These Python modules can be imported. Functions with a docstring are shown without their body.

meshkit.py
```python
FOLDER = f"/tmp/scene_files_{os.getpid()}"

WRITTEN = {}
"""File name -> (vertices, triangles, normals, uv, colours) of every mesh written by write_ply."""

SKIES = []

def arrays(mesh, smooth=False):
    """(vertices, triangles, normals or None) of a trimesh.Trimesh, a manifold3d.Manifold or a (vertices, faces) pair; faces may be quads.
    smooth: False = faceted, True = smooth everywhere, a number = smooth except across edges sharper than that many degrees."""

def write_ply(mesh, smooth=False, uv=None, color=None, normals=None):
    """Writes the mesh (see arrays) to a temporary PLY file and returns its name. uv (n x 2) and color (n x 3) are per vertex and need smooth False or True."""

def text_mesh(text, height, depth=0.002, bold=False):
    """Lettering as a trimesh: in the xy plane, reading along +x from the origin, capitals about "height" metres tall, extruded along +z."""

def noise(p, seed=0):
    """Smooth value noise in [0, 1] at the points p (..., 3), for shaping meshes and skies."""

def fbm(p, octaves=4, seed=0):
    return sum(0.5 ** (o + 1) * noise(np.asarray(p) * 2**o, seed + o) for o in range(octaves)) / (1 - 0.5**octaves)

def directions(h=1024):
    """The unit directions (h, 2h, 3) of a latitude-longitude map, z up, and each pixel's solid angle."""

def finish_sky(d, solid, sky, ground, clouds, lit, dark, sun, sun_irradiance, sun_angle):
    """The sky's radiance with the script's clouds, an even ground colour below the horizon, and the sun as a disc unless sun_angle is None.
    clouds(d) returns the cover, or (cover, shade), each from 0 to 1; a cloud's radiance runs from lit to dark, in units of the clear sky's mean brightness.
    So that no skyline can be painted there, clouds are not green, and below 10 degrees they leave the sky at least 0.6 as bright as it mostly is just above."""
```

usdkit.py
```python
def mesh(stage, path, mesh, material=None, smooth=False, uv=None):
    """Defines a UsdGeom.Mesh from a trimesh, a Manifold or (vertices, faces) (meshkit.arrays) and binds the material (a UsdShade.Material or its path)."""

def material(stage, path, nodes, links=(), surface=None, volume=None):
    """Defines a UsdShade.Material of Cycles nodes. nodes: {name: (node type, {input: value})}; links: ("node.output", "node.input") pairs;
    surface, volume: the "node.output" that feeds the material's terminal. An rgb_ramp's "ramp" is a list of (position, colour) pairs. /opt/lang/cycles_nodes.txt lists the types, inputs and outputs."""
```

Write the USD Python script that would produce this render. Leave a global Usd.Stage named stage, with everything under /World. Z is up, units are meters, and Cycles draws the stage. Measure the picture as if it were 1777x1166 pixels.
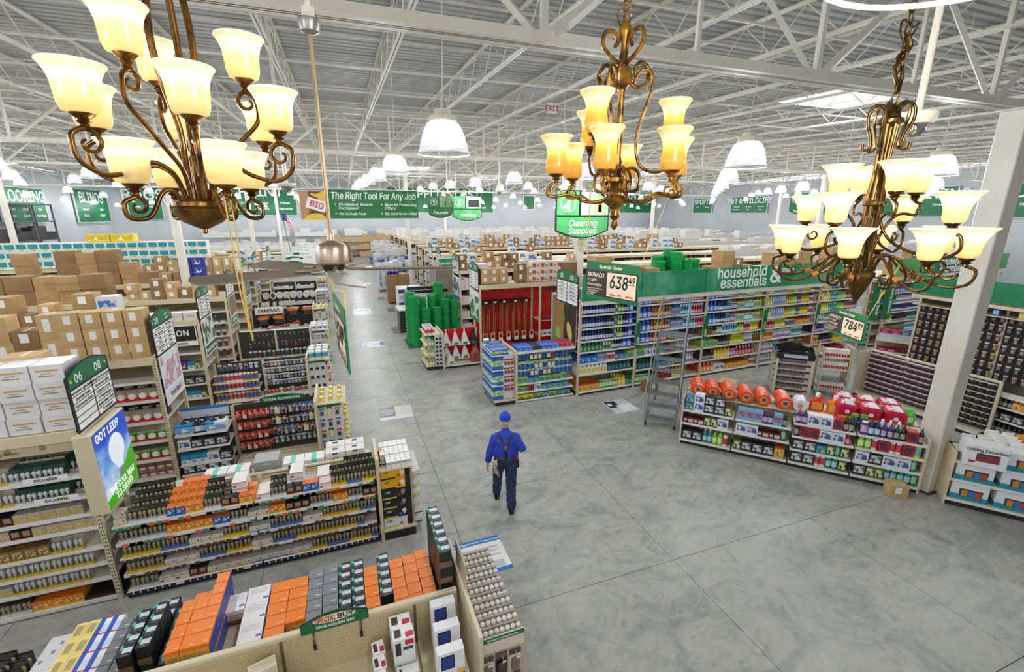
import math, random
import numpy as np
import trimesh
from shapely.geometry import Polygon, Point, box as sbox
from shapely import affinity
from pxr import Usd, UsdGeom, UsdLux, UsdShade, Sdf, Gf
import meshkit, usdkit

stage = Usd.Stage.CreateInMemory()
UsdGeom.SetStageUpAxis(stage, 'Z')
UsdGeom.SetStageMetersPerUnit(stage, 1.0)
W = '/World'
UsdGeom.Xform.Define(stage, W)
UsdGeom.Scope.Define(stage, W + '/Looks')

# ------------------------------------------------------------------ camera
cam = UsdGeom.Camera.Define(stage, W + '/Camera')
cam.CreateHorizontalApertureAttr(36.0)
cam.CreateVerticalApertureAttr(36.0 * 1166 / 1777)
cam.CreateFocalLengthAttr(16.045)
cam.CreateClippingRangeAttr((0.05, 500.0))
cam.AddTranslateOp().Set(Gf.Vec3d(0, 0, 4.9))
cam.AddRotateZOp().Set(-20.07)
cam.AddRotateXOp().Set(75.0)
cam.CreateExposureAttr(0.38)

# ------------------------------------------------------------------ light: the store's own lamps; numbers used in their builders below
BAY_POWER = 330.0        # radiance of a high bay bulb
SHADE_POWER = 6.5       # radiance of a chandelier bulb
SKYLIGHT = 5.0           # daylight behind the roof light panels
dome = UsdLux.DomeLight.Define(stage, W + '/DaylightSky')
dome.CreateIntensityAttr(0.35)
dome.CreateColorAttr(Gf.Vec3f(0.9, 0.95, 1.0))

# ------------------------------------------------------------------ helpers
rnd = random.Random(7)
PI = math.pi


def lin(c):
    if isinstance(c, str):
        c = [int(c[i:i + 2], 16) for i in (0, 2, 4)]
    return tuple((x / 255 / 12.92 if x <= 10 else ((x / 255 + 0.055) / 1.055) ** 2.4) for x in c)


MATS = {}


def M(name, c, rough=0.5, metal=0.0, **kw):
    """A plain colour."""
    if name not in MATS:
        MATS[name] = usdkit.material(stage, f'{W}/Looks/{name}', {'p': ('principled_bsdf', {'base_color': lin(c), 'roughness': rough, 'metallic': metal, **kw})}, surface='p.BSDF')
    return MATS[name]


def MN(name, c1, c2, scale=4.0, rough=0.55, metal=0.0, stretch=(1, 1, 1), lo=0.35, hi=0.65, detail=4.0, bump=0.0, world=False, **kw):
    """Two colours mixed by noise."""
    if name in MATS:
        return MATS[name]
    nodes = {'t': ('geometry', {}) if world else ('texture_coordinate', {}), 'm': ('mapping', {'scale': stretch}), 'n': ('noise_texture', {'scale': scale, 'detail': detail, 'roughness': 0.6}),
             'r': ('rgb_ramp', {'ramp': [(lo, lin(c1)), (hi, lin(c2))]}), 'p': ('principled_bsdf', {'roughness': rough, 'metallic': metal, **kw})}
    links = [('t.position' if world else 't.object', 'm.vector'), ('m.vector', 'n.vector'), ('n.fac', 'r.fac'), ('r.color', 'p.base_color')]
    if bump:
        nodes['b'] = ('bump', {'strength': bump, 'distance': 0.01})
        links += [('n.fac', 'b.height'), ('b.normal', 'p.normal')]
    MATS[name] = usdkit.material(stage, f'{W}/Looks/{name}', nodes, links, surface='p.BSDF')
    return MATS[name]


def MP(name, cols, scale=30.0, rough=0.4, stretch=(1, 1, 1)):
    """Flat print: patches of a few inks."""
    if name in MATS:
        return MATS[name]
    n = len(cols)
    pos = [0.0] + [0.34 + 0.32 * i / max(1, n - 1) for i in range(n - 1)]
    nodes = {'t': ('texture_coordinate', {}), 'm': ('mapping', {'scale': stretch}), 'n': ('noise_texture', {'scale': scale, 'detail': 1.0}),
             'r': ('rgb_ramp', {'ramp': [(p, lin(c)) for p, c in zip(pos, cols)], 'interpolate': False}), 'p': ('principled_bsdf', {'roughness': rough})}
    MATS[name] = usdkit.material(stage, f'{W}/Looks/{name}', nodes, [('t.object', 'm.vector'), ('m.vector', 'n.vector'), ('n.fac', 'r.fac'), ('r.color', 'p.base_color')], surface='p.BSDF')
    return MATS[name]


def ME(name, c, strength):
    if name not in MATS:
        MATS[name] = usdkit.material(stage, f'{W}/Looks/{name}', {'e': ('emission', {'color': lin(c), 'strength': strength})}, surface='e.emission')
    return MATS[name]


def MClear(name, tint, clear=0.6, rough=0.15, glow=0.5):
    """Thin plastic or glass: mostly see-through, some light spread, some shine."""
    if name not in MATS:
        nodes = {'a': ('transparent_bsdf', {'color': lin(tint)}), 'd': ('translucent_bsdf', {'color': lin(tint)}), 'g': ('glossy_bsdf', {'roughness': rough, 'color': (0.9, 0.9, 0.9)}),
                 'x': ('mix_closure', {'fac': glow}), 'y': ('mix_closure', {'fac': 1 - clear})}
        MATS[name] = usdkit.material(stage, f'{W}/Looks/{name}', nodes, [('g.BSDF', 'x.closure1'), ('d.BSDF', 'x.closure2'), ('a.BSDF', 'y.closure1'), ('x.closure', 'y.closure2')], surface='y.closure')
    return MATS[name]


class G:
    """Collects shapes into one mesh."""

    def __init__(s):
        s.v, s.f, s.n = [], [], 0

    def add(s, v, f):
        v, f = np.asarray(v, float), np.asarray(f, int)
        if f.shape[1] == 4:
            f = np.vstack([f[:, [0, 1, 2]], f[:, [0, 2, 3]]])
        s.v.append(v); s.f.append(f + s.n); s.n += len(v)
        return s

    def tm(s, t):
        return s.add(t.vertices, t.faces)

    def box(s, x0, x1, y0, y1, z0, z1):
        v = [(x, y, z) for z in (z0, z1) for y in (y0, y1) for x in (x0, x1)]
        return s.add(v, [(0, 2, 3, 1), (4, 5, 7, 6), (0, 1, 5, 4), (2, 6, 7, 3), (0, 4, 6, 2), (1, 3, 7, 5)])

    def cbox(s, x, y, z, w, d, h):
        return s.box(x - w / 2, x + w / 2, y - d / 2, y + d / 2, z, z + h)

    def rbox(s, x0, x1, y0, y1, z0, z1, c=0.01):
        """A box with chamfered upright and top edges."""
        o = [(x0 + c, y0), (x1 - c, y0), (x1, y0 + c), (x1, y1 - c), (x1 - c, y1), (x0 + c, y1), (x0, y1 - c), (x0, y0 + c)]
        cx, cy = (x0 + x1) / 2, (y0 + y1) / 2
        kx, ky = 1 - 2 * c / max(1e-6, x1 - x0), 1 - 2 * c / max(1e-6, y1 - y0)
        t = [(cx + (x - cx) * kx, cy + (y - cy) * ky) for x, y in o]
        v = [(*p, z0) for p in o] + [(*p, z1 - c) for p in o] + [(*p, z1) for p in t]
        f = []
        for k in (0, 8):
            for i in range(8):
                j = (i + 1) % 8
                f += [(k + i, k + j, k + 8 + j), (k + i, k + 8 + j, k + 8 + i)]
        f += [(0, i + 1, i) for i in range(1, 7)] + [(16, 16 + i, 17 + i) for i in range(1, 7)]
        return s.add(v, f)

    def lathe(s, prof, n=12, at=(0, 0, 0), cap=True):
        a = np.arange(n) * 2 * PI / n
        v = [(at[0] + r * math.cos(t), at[1] + r * math.sin(t), at[2] + z) for r, z in prof for t in a]
        f = []
        for k in range(len(prof) - 1):
            for i in range(n):
                j = (i + 1) % n
                f += [(k * n + i, k * n + j, (k + 1) * n + j), (k * n + i, (k + 1) * n + j, (k + 1) * n + i)]
        if cap:
            b, t = len(v), len(v) + 1
            v += [(at[0], at[1], at[2] + prof[0][1]), (at[0], at[1], at[2] + prof[-1][1])]
            m = (len(prof) - 1) * n
            f += [(b, (i + 1) % n, i) for i in range(n)] + [(t, m + i, m + (i + 1) % n) for i in range(n)]
        return s.add(v, f)

    def tube(s, pts, r, n=6, cap=True):
        p = np.asarray(pts, float)
        r = np.broadcast_to(np.asarray(r, float), (len(p),))
        t = np.gradient(p, axis=0); t /= np.linalg.norm(t, axis=1, keepdims=True) + 1e-12
        a = np.cross(t[0], (0, 0, 1.0) if abs(t[0, 2]) < 0.9 else (1.0, 0, 0)); a /= np.linalg.norm(a)
        v, ang = [], np.arange(n) * 2 * PI / n
        for i in range(len(p)):
            a = a - t[i] * (a @ t[i]); a /= np.linalg.norm(a) + 1e-12
            b = np.cross(t[i], a)
            v += [p[i] + r[i] * (math.cos(q) * a + math.sin(q) * b) for q in ang]
        f = []
        for k in range(len(p) - 1):
            for i in range(n):
                j = (i + 1) % n
                f += [(k * n + i, k * n + j, (k + 1) * n + j), (k * n + i, (k + 1) * n + j, (k + 1) * n + i)]
        if cap:
            m = (len(p) - 1) * n
            f += [(0, i + 1, i) for i in range(1, n - 1)] + [(m, m + i, m + i + 1) for i in range(1, n - 1)]
        # keep faces pointing outwards
        return s.add(v, [(x, z, y) for x, y, z in f] if False else f)

    def bar(s, p0, p1, r, n=6):
        return s.tube([p0, p1], r, n)

    def plate(s, poly, d, o=(0, 0, 0), u=(1, 0, 0), w=(0, 0, 1)):
        """A flat outline in the plane u, w through o, d thick towards the viewer (u x w, reversed)."""
        t = trimesh.creation.extrude_polygon(poly, d, engine='earcut')
        return s.map(t, o, u, w)

    def map(s, t, o, u, w):
        u, w = np.asarray(u, float), np.asarray(w, float)
        k = np.cross(u, w)
        v = np.asarray(o, float) + t.vertices[:, :1] * u + t.vertices[:, 1:2] * w + t.vertices[:, 2:] * k
        return s.add(v, t.faces)

    def text(s, txt, h, o, u=(1, 0, 0), w=(0, 0, 1), d=0.002, bold=True, center=False, width=None, slant=0.0):
        """Lettering that reads along u, its back on the point o."""
        t = meshkit.text_mesh(txt, h, d, bold)
        x0, x1 = t.bounds[0, 0], t.bounds[1, 0]
        sx = width / (x1 - x0) if width else 1.0
        t.vertices[:, 0] = (t.vertices[:, 0] - (x0 + x1) / 2 * center) * sx + slant * t.vertices[:, 1]
        return s.map(t, o, u, w)

    def move(s, x=0, y=0, z=0, rz=0.0, k=1.0):
        c, q = math.cos(rz) * k, math.sin(rz) * k
        R = np.array([[c, q, 0], [-q, c, 0], [0, 0, k]])
        s.v = [p @ R + (x, y, z) for p in s.v]
        return s

    def join(s, g):
        for v, f in g.chunks():
            s.add(v, f)
        return s

    def chunks(s):
        n = 0
        for v, f in zip(s.v, s.f):
            yield v, f - n
            n += len(v)

    def arr(s):
        return np.vstack(s.v), np.vstack(s.f)


USED = {}


def numbered(parent, name):
    k = (parent, name)
    USED[k] = USED.get(k, -1) + 1
    return name if USED[k] == 0 else f'{name}_{USED[k]:03d}'


def part(parent, name, g, mat, label=None, smooth=False, kind=None):
    path = f'{parent}/{numbered(parent, name)}'
    m = usdkit.mesh(stage, path, g.arr() if isinstance(g, G) else g, mat, smooth=smooth)
    if label:
        m.GetPrim().SetCustomDataByKey('label', label)
    if kind:
        m.GetPrim().SetCustomDataByKey('kind', kind)
    return path


def tag(prim, label=None, cat=None, group=None, kind=None):
    for k, v in (('label', label), ('category', cat), ('group', group), ('kind', kind)):
        if v:
            prim.SetCustomDataByKey(k, v)


def place(x, loc, rz, scale=None):
    x.AddTranslateOp().Set(Gf.Vec3d(*map(float, loc)))
    if rz:
        x.AddRotateZOp().Set(math.degrees(rz))
    if scale is not None:
        x.AddScaleOp().Set(Gf.Vec3f(*map(float, scale)))


def thing(name, label=None, cat=None, loc=(0, 0, 0), rz=0.0, group=None, kind=None, scale=None):
    path = f'{W}/{numbered(W, name)}'
    x = UsdGeom.Xform.Define(stage, path)
    place(x, loc, rz, None if scale is None else (scale,) * 3)
    tag(x.GetPrim(), label, cat, group, kind)
    return path


def single(name, g, mat, label=None, cat=None, group=None, kind=None, smooth=False):
    path = f'{W}/{numbered(W, name)}'
    m = usdkit.mesh(stage, path, g.arr(), mat, smooth=smooth)
    tag(m.GetPrim(), label, cat, group, kind)
    return path


KIND, MAIN = {}, {}
stage.CreateClassPrim(W + '/Kinds')


def kind(key, name, cat, parts, size):
    """A kind of thing, built once: parts = [(part name, G, material[, label[, smooth]])]; put() makes the copies."""
    path = f'{W}/Kinds/{key}'
    UsdGeom.Xform.Define(stage, path)
    for p in parts:
        sm = p[4] if len(p) > 4 else False
        part(path, p[0], p[1], p[2], p[3] if len(p) > 3 else None, sm)
    KIND[key] = (path, name, cat, size)
    MAIN[key] = (parts[0][2], parts[0][0])
    return key


COUNT = {}


def put(key, loc, rz=0.0, label=None, group=None, scale=None, inst=True, name=None):
    path, nm, cat, size = KIND[key]
    COUNT[nm] = COUNT.get(nm, 0) + 1
    p = f'{W}/{numbered(W, name or nm)}'
    x = UsdGeom.Xform.Define(stage, p)
    place(x, loc, rz, scale)
    x.GetPrim().GetReferences().AddInternalReference(path)
    if inst:
        x.GetPrim().SetInstanceable(True)
    tag(x.GetPrim(), label, cat, group)
    return p


ORD = ['', 'first', 'second', 'third', 'fourth', 'fifth', 'sixth', 'seventh', 'eighth', 'ninth', 'tenth', 'eleventh', 'twelfth', 'thirteenth', 'fourteenth', 'fifteenth', 'sixteenth',
       'seventeenth', 'eighteenth', 'nineteenth', 'twentieth']


def nth(i):
    if i <= 20:
        return ORD[i]
    return f'{i}' + {1: 'st', 2: 'nd', 3: 'rd'}.get(i % 10, 'th')


class F:
    """A shelf's own axes: u runs along its front, v goes back from the front, facing the shopper at -v."""

    def __init__(s, x, y, a=0.0):
        s.x, s.y, s.a = x, y, a

    def p(s, u, v, z=0.0):
        c, q = math.cos(s.a), math.sin(s.a)
        return (s.x + u * c - v * q, s.y + u * q + v * c, z)


def stock(g, f, z, u, key, n, v, rows, zs):
    """The same goods farther back on the shelf, of which only tops show: one object."""
    w, d, h = KIND[key][3]
    for r in range(1, rows + 1):
        for i in range(n):
            x, y, _ = f.p(u + w / 2 + i * (w + .004), v + d / 2 + r * (d + .006))
            if 'body' in MAIN[key][1] and 'box' not in MAIN[key][1]:
                g.lathe([(w * .46, 0), (w * .46, h * .5 * zs), (w * .16, h * .84 * zs), (w * .12, h * zs)], 7, at=(x, y, z))
            else:
                g.join(G().box(-w / 2, w / 2, -d / 2, d / 2, 0, h * zs).move(x, y, z, f.a))


def run(f, z, u0, seq, where, v=0.03, gap=0.004, turn=0.0, jit=0.0, back=0, zs=1.0):
    """A shelf filled from u0 to the right. seq: (kind, how many, look); every copy is a thing of its own."""
    u, seen, total, behind = u0, {}, {}, {}
    for key, n, look in seq:
        total[look] = total.get(look, 0) + n
    for key, n, look in seq:
        if key is None:
            u += n
            continue
        w, d, h = KIND[key][3]
        if back:
            stock(behind.setdefault(key, G()), f, z, u, key, n, v, back, zs)
        for i in range(n):
            seen[look] = seen.get(look, 0) + 1
            k = seen[look]
            lab = f'{look}, {nth(k) + " from left, " if total[look] > 1 else ""}{where}'
            put(key, f.p(u + w / 2 + rnd.uniform(-jit, jit), v + d / 2 + rnd.uniform(0, jit), z), f.a + turn + rnd.uniform(-jit, jit) * 4, lab, f'{look} {where}' if total[look] > 1 else None, None if zs == 1 else (1, 1, zs))
            u += w + gap
    for key, g in behind.items():
        single('shelf_stock', g, MAIN[key][0], f'rear stock of {LOOK[key]}, {where}', 'shelf stock', kind='stuff')
    return u

# ------------------------------------------------------------------ the building
SL = 0.035


def deck(y):
    return 8.0 + SL * (min(y, 63.2 - y) - 4.4)     # a low ridge at 31.6


X0, X1, Y0, Y1 = -22.0, 45.0, -12.0, 60.0
concrete = usdkit.material(stage, W + '/Looks/polished_concrete', {
    'g': ('geometry', {}), 'm1': ('mapping', {'scale': (0.55, 0.9, 1)}), 'n1': ('noise_texture', {'scale': 1.3, 'detail': 9.0, 'roughness': 0.68, 'distortion': 2.4}),
    'n2': ('noise_texture', {'scale': 4.0, 'detail': 8.0, 'roughness': 0.72, 'distortion': 1.8}), 'n3': ('noise_texture', {'scale': 90.0, 'detail': 2.0}),
    'r1': ('rgb_ramp', {'ramp': [(0.28, lin('878b89')), (0.42, lin('9ea09b')), (0.55, lin('b2b2aa')), (0.72, lin('a5a6a1'))]}),
    'r2': ('rgb_ramp', {'ramp': [(0.32, (0.76, 0.765, 0.765)), (0.5, (1, 1, 1)), (0.7, (1.1, 1.085, 1.04))]}), 'r3': ('rgb_ramp', {'ramp': [(0.3, (0.86, 0.86, 0.86)), (0.6, (1, 1, 1))]}),
    'x': ('mix', {'mix_type': 'multiply', 'fac': 0.9}), 'y': ('mix', {'mix_type': 'multiply', 'fac': 0.6}),
    'q': ('map_range', {'from_min': 0.3, 'from_max': 0.7, 'to_min': 0.26, 'to_max': 0.46}), 'p': ('principled_bsdf', {'specular_ior_level': 0.45})},
    [('g.position', 'm1.vector'), ('m1.vector', 'n1.vector'), ('g.position', 'n2.vector'), ('g.position', 'n3.vector'), ('n1.fac', 'r1.fac'), ('n2.fac', 'r2.fac'), ('n3.fac', 'r3.fac'),
     ('r1.color', 'x.color1'), ('r2.color', 'x.color2'), ('x.color', 'y.color1'), ('r3.color', 'y.color2'), ('y.color', 'p.base_color'), ('n2.fac', 'q.value'), ('q.result', 'p.roughness')], surface='p.BSDF')
joint_m = M('saw_cut', '4a4a46', 0.9)
white_m = MN('white_steel', 'e9e4d8', 'dcd6c8', 0.8, 0.45, world=True)
deck_m = MN('roof_deck_paint', 'bcbebd', 'b0b2b1', 0.6, 0.6, world=True)
wall_m = MN('wall_paint', 'c2c6ca', 'b6babe', 0.3, 0.7, world=True)
beige = M('beige_steel', 'd8cbac', 0.45)
beige_d = MN('pegboard', 'cdbb92', 'c2ae84', 60, 0.6)
rail_w = M('price_rail', 'e6e6e4', 0.4)
kick_m = M('dark_kick', '2b2320', 0.5)
black = M('black', '17181a', 0.45)
green = MN('sign_green', '00693a', '0b7443', 3, 0.45)
green_l = MN('sign_green_light', '2fae52', '6fd07e', 1.2, 0.45)
white = M('white_print', 'f2f2f0', 0.45)
yellow = M('yellow', 'f5d21e', 0.45)
grey_d = M('dark_grey', '3b3f43', 0.5)
steel = M('galvanised', 'a9adb0', 0.35, 0.8)

fl = thing('floor', kind='structure')
part(fl, 'sub_floor', G().box(X0, X1, Y0, Y1, -0.3, -0.012), joint_m)
xs = [1.32 - 2.78 * k for k in range(3, 0, -1)] + [1.32, 4.15, 6.91, 9.68, 12.45, 15.2]
ys = [-3.4, -0.78, 1.84, 4.46, 7.06, 9.68, 12.3, 14.9, 17.5]
jw = 0.004
for i in range(len(xs) - 1):
    for j in range(len(ys) - 1):
        part(fl, 'slab', G().box(xs[i] + jw, xs[i + 1] - jw, ys[j] + jw, ys[j + 1] - jw, -0.012, 0), concrete)
for b in ((X0, xs[0] - jw, Y0, Y1), (xs[-1] + jw, X1, Y0, Y1), (xs[0] + jw, xs[-1] - jw, Y0, ys[0] - jw), (xs[0] + jw, xs[-1] - jw, ys[-1] + jw, Y1)):
    part(fl, 'slab', G().box(*b, -0.012, 0), concrete)


def wall(name, x0, x1, y0, y1):
    single(name, G().box(x0, x1, y0, y1, -0.3, deck(max(y0, y1)) + 0.3), wall_m, kind='structure')


wall('wall_back', X0 - .3, X1 + .3, Y1, Y1 + .3)
wall('wall_left', X0 - .3, X0, Y0, Y1)
wall('wall_right', X1, X1 + .3, Y0, Y1)
wall('wall_front', X0 - .3, X1 + .3, Y0 - .3, Y0)

# roof deck: ribbed sheet laid on the joists, with daylight panels let into it
LIGHTS = [(12.75, 15.5, 9.2, 11.5), (13, 16, 46, 49), (4.6, 7.6, 40, 43), (-9, -6, 40, 43), (-12.5, -9.6, 12, 14.3), (27, 30, 38, 41)]


def deck_strip(x0, x1, y0, y1, pitch):
    """Trapezoid ribs running along x."""
    g, n = G(), max(1, int((y1 - y0) / pitch))
    prof = []
    for k in range(n):
        y, d = y0 + (y1 - y0) * k / n, (y1 - y0) / n
        prof += [(y, 0.0), (y + d * .55, 0.0), (y + d * .65, 0.045), (y + d * .9, 0.045)]
    prof.append((y1, 0.0))
    v = [(x, y, deck(y) + z) for x in (x0, x1) for y, z in prof]
    m = len(prof)
    return g.add(v, [(i, i + 1, m + i + 1, m + i) for i in range(m - 1)])


cl = thing('ceiling', kind='structure')
cuts = sorted({Y0, Y1, *[y for r in LIGHTS for y in r[2:]]})
for a, b in zip(cuts, cuts[1:]):
    x = X0
    for r in sorted(r for r in LIGHTS if r[2] <= a and r[3] >= b) + [(X1, X1, 0, 0)]:
        if r[0] > x:
            part(cl, 'roof_sheet', deck_strip(x, r[0], a, b, 0.21 if a < 30 else 0.42), deck_m)
        x = r[1]
day = ME('daylight_panel', (225, 236, 255), SKYLIGHT)
for r in LIGHTS:
    z = deck(r[2])
    s = thing('skylight', kind='structure')
    part(s, 'pane', G().box(r[0], r[1], r[2], r[3], z + 0.32, z + 0.34), day)
    g = G()
    for x in (r[0] - .03, r[1]):
        g.box(x, x + .03, r[2] - .03, r[3] + .03, z - .02, z + .34)
    for y in (r[2] - .03, r[3]):
        g.box(r[0], r[1], y, y + .03, z - .02, z + .34)
    part(s, 'curb', g, white_m)

GIRDERS = [4.4, 18.0, 31.6, 45.2]
for gi, y in enumerate(GIRDERS + [-9.2]):
    t = thing('roof_girder', kind='structure')
    zb, zt = deck(y) - 1.6, deck(y) - .14
    k, hw = (0.075, 0.095) if abs(y) < 10 else (0.06, 0.09)
    for nm, z in (('bottom_chord', zb), ('top_chord', zt - .12)):
        g = G()
        for sgn in (-1, 1):          # a pair of angles back to back
            g.box(X0, X1, y if sgn > 0 else y - hw, y + hw if sgn > 0 else y, z, z + .014)
            g.box(X0, X1, y + (.012 if sgn > 0 else -.026), y + (.026 if sgn > 0 else -.012), z, z + .13)
        part(t, nm, g, white_m)
    x, i = 1.92 - 1.75 * 14, 0
    while x < X1:
        if i % 2 == 0:               # a strut with a diagonal on each side
            part(t, 'web_strut', G().box(x - .03, x + .03, y - .03, y + .03, zb + .1, zt - .1), white_m)
            for q in (-1, 1):
                w = .055 if q > 0 else .04
                part(t, 'web_diagonal', G().tube([(x + q * .1, y, zb + .1), (x + q * 1.62, y, zt - .1)], w, 4), white_m)
        else:
            part(t, 'web_strut', G().box(x - .022, x + .022, y - .022, y + .022, zb + .1, zt - .1), white_m)
        x += 1.75; i += 1


def joist_parts(L, sl):
    SL = sl
    dz = SL * L
    g1, g2, g3 = G(), G(), G()
    for q in (-1, 1):
        a = [(q * .008, 0), (q * .05, 0), (q * .05, -.006), (q * .008, -.006)]
        for g, z in ((g1, -.004), (g2, -.6)):
            g.add([(x, 0, z + w) for x, w in a] + [(x, L, z + w + dz) for x, w in a], [(0, 1, 5, 4), (1, 2, 6, 5), (2, 3, 7, 6), (3, 0, 4, 7)])
            b = [(q * .008, 0), (q * .014, 0), (q * .014, .05 if z < -.1 else -.05), (q * .008, .05 if z < -.1 else -.05)]
            g.add([(x, 0, z + w) for x, w in b] + [(x, L, z + w + dz) for x, w in b], [(0, 1, 5, 4), (1, 2, 6, 5), (2, 3, 7, 6), (3, 0, 4, 7)])
    n = 11
    for i in range(n):
        a, b = .4 + (L - .8) * i / n, .4 + (L - .8) * (i + 1) / n
        m = (a + b) / 2
        g3.bar((0, a, -.04 + SL * a), (0, m, -.57 + SL * m), .011, 4).bar((0, m, -.57 + SL * m), (0, b, -.04 + SL * b), .011, 4)
    return [('top_chord', g1, white_m), ('bottom_chord', g2, white_m), ('web', g3, white_m)]


kind('roof_joist', 'roof_joist', None, joist_parts(13.6, SL), (1, 1, 1))
kind('roof_joist_down', 'roof_joist', None, joist_parts(13.6, -SL), (1, 1, 1))
for y0 in (-9.2, 4.4, 18.0, 31.6, 45.2):
    for k in range(-11, 22):
        x = 1.1 + 1.95 * k
        p = put('roof_joist' if y0 < 31 else 'roof_joist_down', (x, y0, deck(y0) - .03))
        tag(stage.GetPrimAtPath(p), kind='structure')
for i, y in enumerate(np.arange(-8, 46, 2.27)):
    t = thing('roof_bridging', kind='structure')
    for z in (deck(y) - .09, deck(y) - .6):
        part(t, 'rod', G().box(X0, X1, y - .016, y + .016, z - .016, z + .016), white_m)

COLS = [(9.72, 4.4, .34), (-5.0, 18.0, .22), (9.6, 18.0, .22), (-5.0, 31.6, .22), (4.2, 31.6, .22), (24, 18.0, .22), (23.5, 31.6, .22), (-5, 45.2, .22), (9.6, 45.2, .22), (24, 45.2, .22), (37, 31.6, .22), (38, 18, .22), (-16, 31.6, .22)]
for x, y, w in COLS:
    t = thing('column', kind='structure')
    h = deck(y) - 1.6
    part(t, 'shaft', G().rbox(x - w / 2, x + w / 2, y - w / 2, y + w / 2, 0, h, .015), white_m)
    part(t, 'base_plate', G().cbox(x, y, 0, w + .1, w + .1, .02), grey_d)
    part(t, 'cap_plate', G().cbox(x, y, h - .02, w + .16, w + .16, .02), white_m)

# ------------------------------------------------------------------ high bay lamps
shade_clear = usdkit.material(stage, W + '/Looks/ribbed_acrylic', {
    't': ('texture_coordinate', {}), 's': ('separate_xyz', {}), 'r': ('rgb_ramp', {'ramp': [(0.0, (.15, .15, .15)), (0.10, (.62, .62, .62)), (0.5, (.58, .58, .58)), (1.0, (.3, .3, .3))]}),
    'a': ('transparent_bsdf', {'color': (0.97, 0.98, 1.0)}), 'd': ('translucent_bsdf', {'color': (0.9, 0.93, 1.0)}), 'g': ('glossy_bsdf', {'roughness': 0.12}),
    'x': ('mix_closure', {'fac': 0.22}), 'y': ('mix_closure', {'fac': 0.075})},
    [('g.BSDF', 'x.closure1'), ('d.BSDF', 'x.closure2'), ('a.BSDF', 'y.closure1'), ('x.closure', 'y.closure2')], surface='y.closure')
shade_top = usdkit.material(stage, W + '/Looks/frosted_acrylic', {'d': ('translucent_bsdf', {'color': (.11, .115, .12)}), 'g': ('diffuse_bsdf', {'color': (.11, .115, .12)}), 'x': ('mix_closure', {'fac': 0.5})},
    [('g.BSDF', 'x.closure1'), ('d.BSDF', 'x.closure2')], surface='x.closure')
bulb_m = ME('metal_halide_bulb', (236, 243, 255), 30.0)
prof = [(.125, .33), (.17, .31), (.205, .25), (.235, .17), (.258, .08), (.272, .015), (.28, 0)]
bell = G().lathe([(.232, .178)] + prof[3:], 28, cap=False)
collar = G().lathe(prof[:3] + [(.232, .178)], 28, cap=False)
rim = G().tube([(.28 * math.cos(a), .28 * math.sin(a), 0) for a in np.linspace(0, 2 * PI, 29)], .006, 5, False)
hous = G().lathe([(.13, .33), (.145, .335), (.145, .385), (.13, .39), (.09, .39), (.085, .45), (.05, .46)], 20)
for k in range(20):
    a = k * 2 * PI / 20
    hous.bar((.146 * math.cos(a), .146 * math.sin(a), .338), (.146 * math.cos(a), .146 * math.sin(a), .383), .007, 4)
cream = M('cream_enamel', 'e3dcc6', 0.5)
kind('bay_lamp', 'pendant_lamp', 'lamp', [('bell_shade', bell, shade_clear, None, True), ('shade_collar', collar, shade_top, None, True), ('shade_rim', rim, M('acrylic_edge', 'f4f6fa', .3)), ('housing', hous, cream),
     ('bulb', G().lathe([(.02, .31), (.03, .27), (.05, .2), (.05, .16), (.03, .12), (.005, .11)], 10), bulb_m, None, True)], (1, 1, 1))
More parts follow.
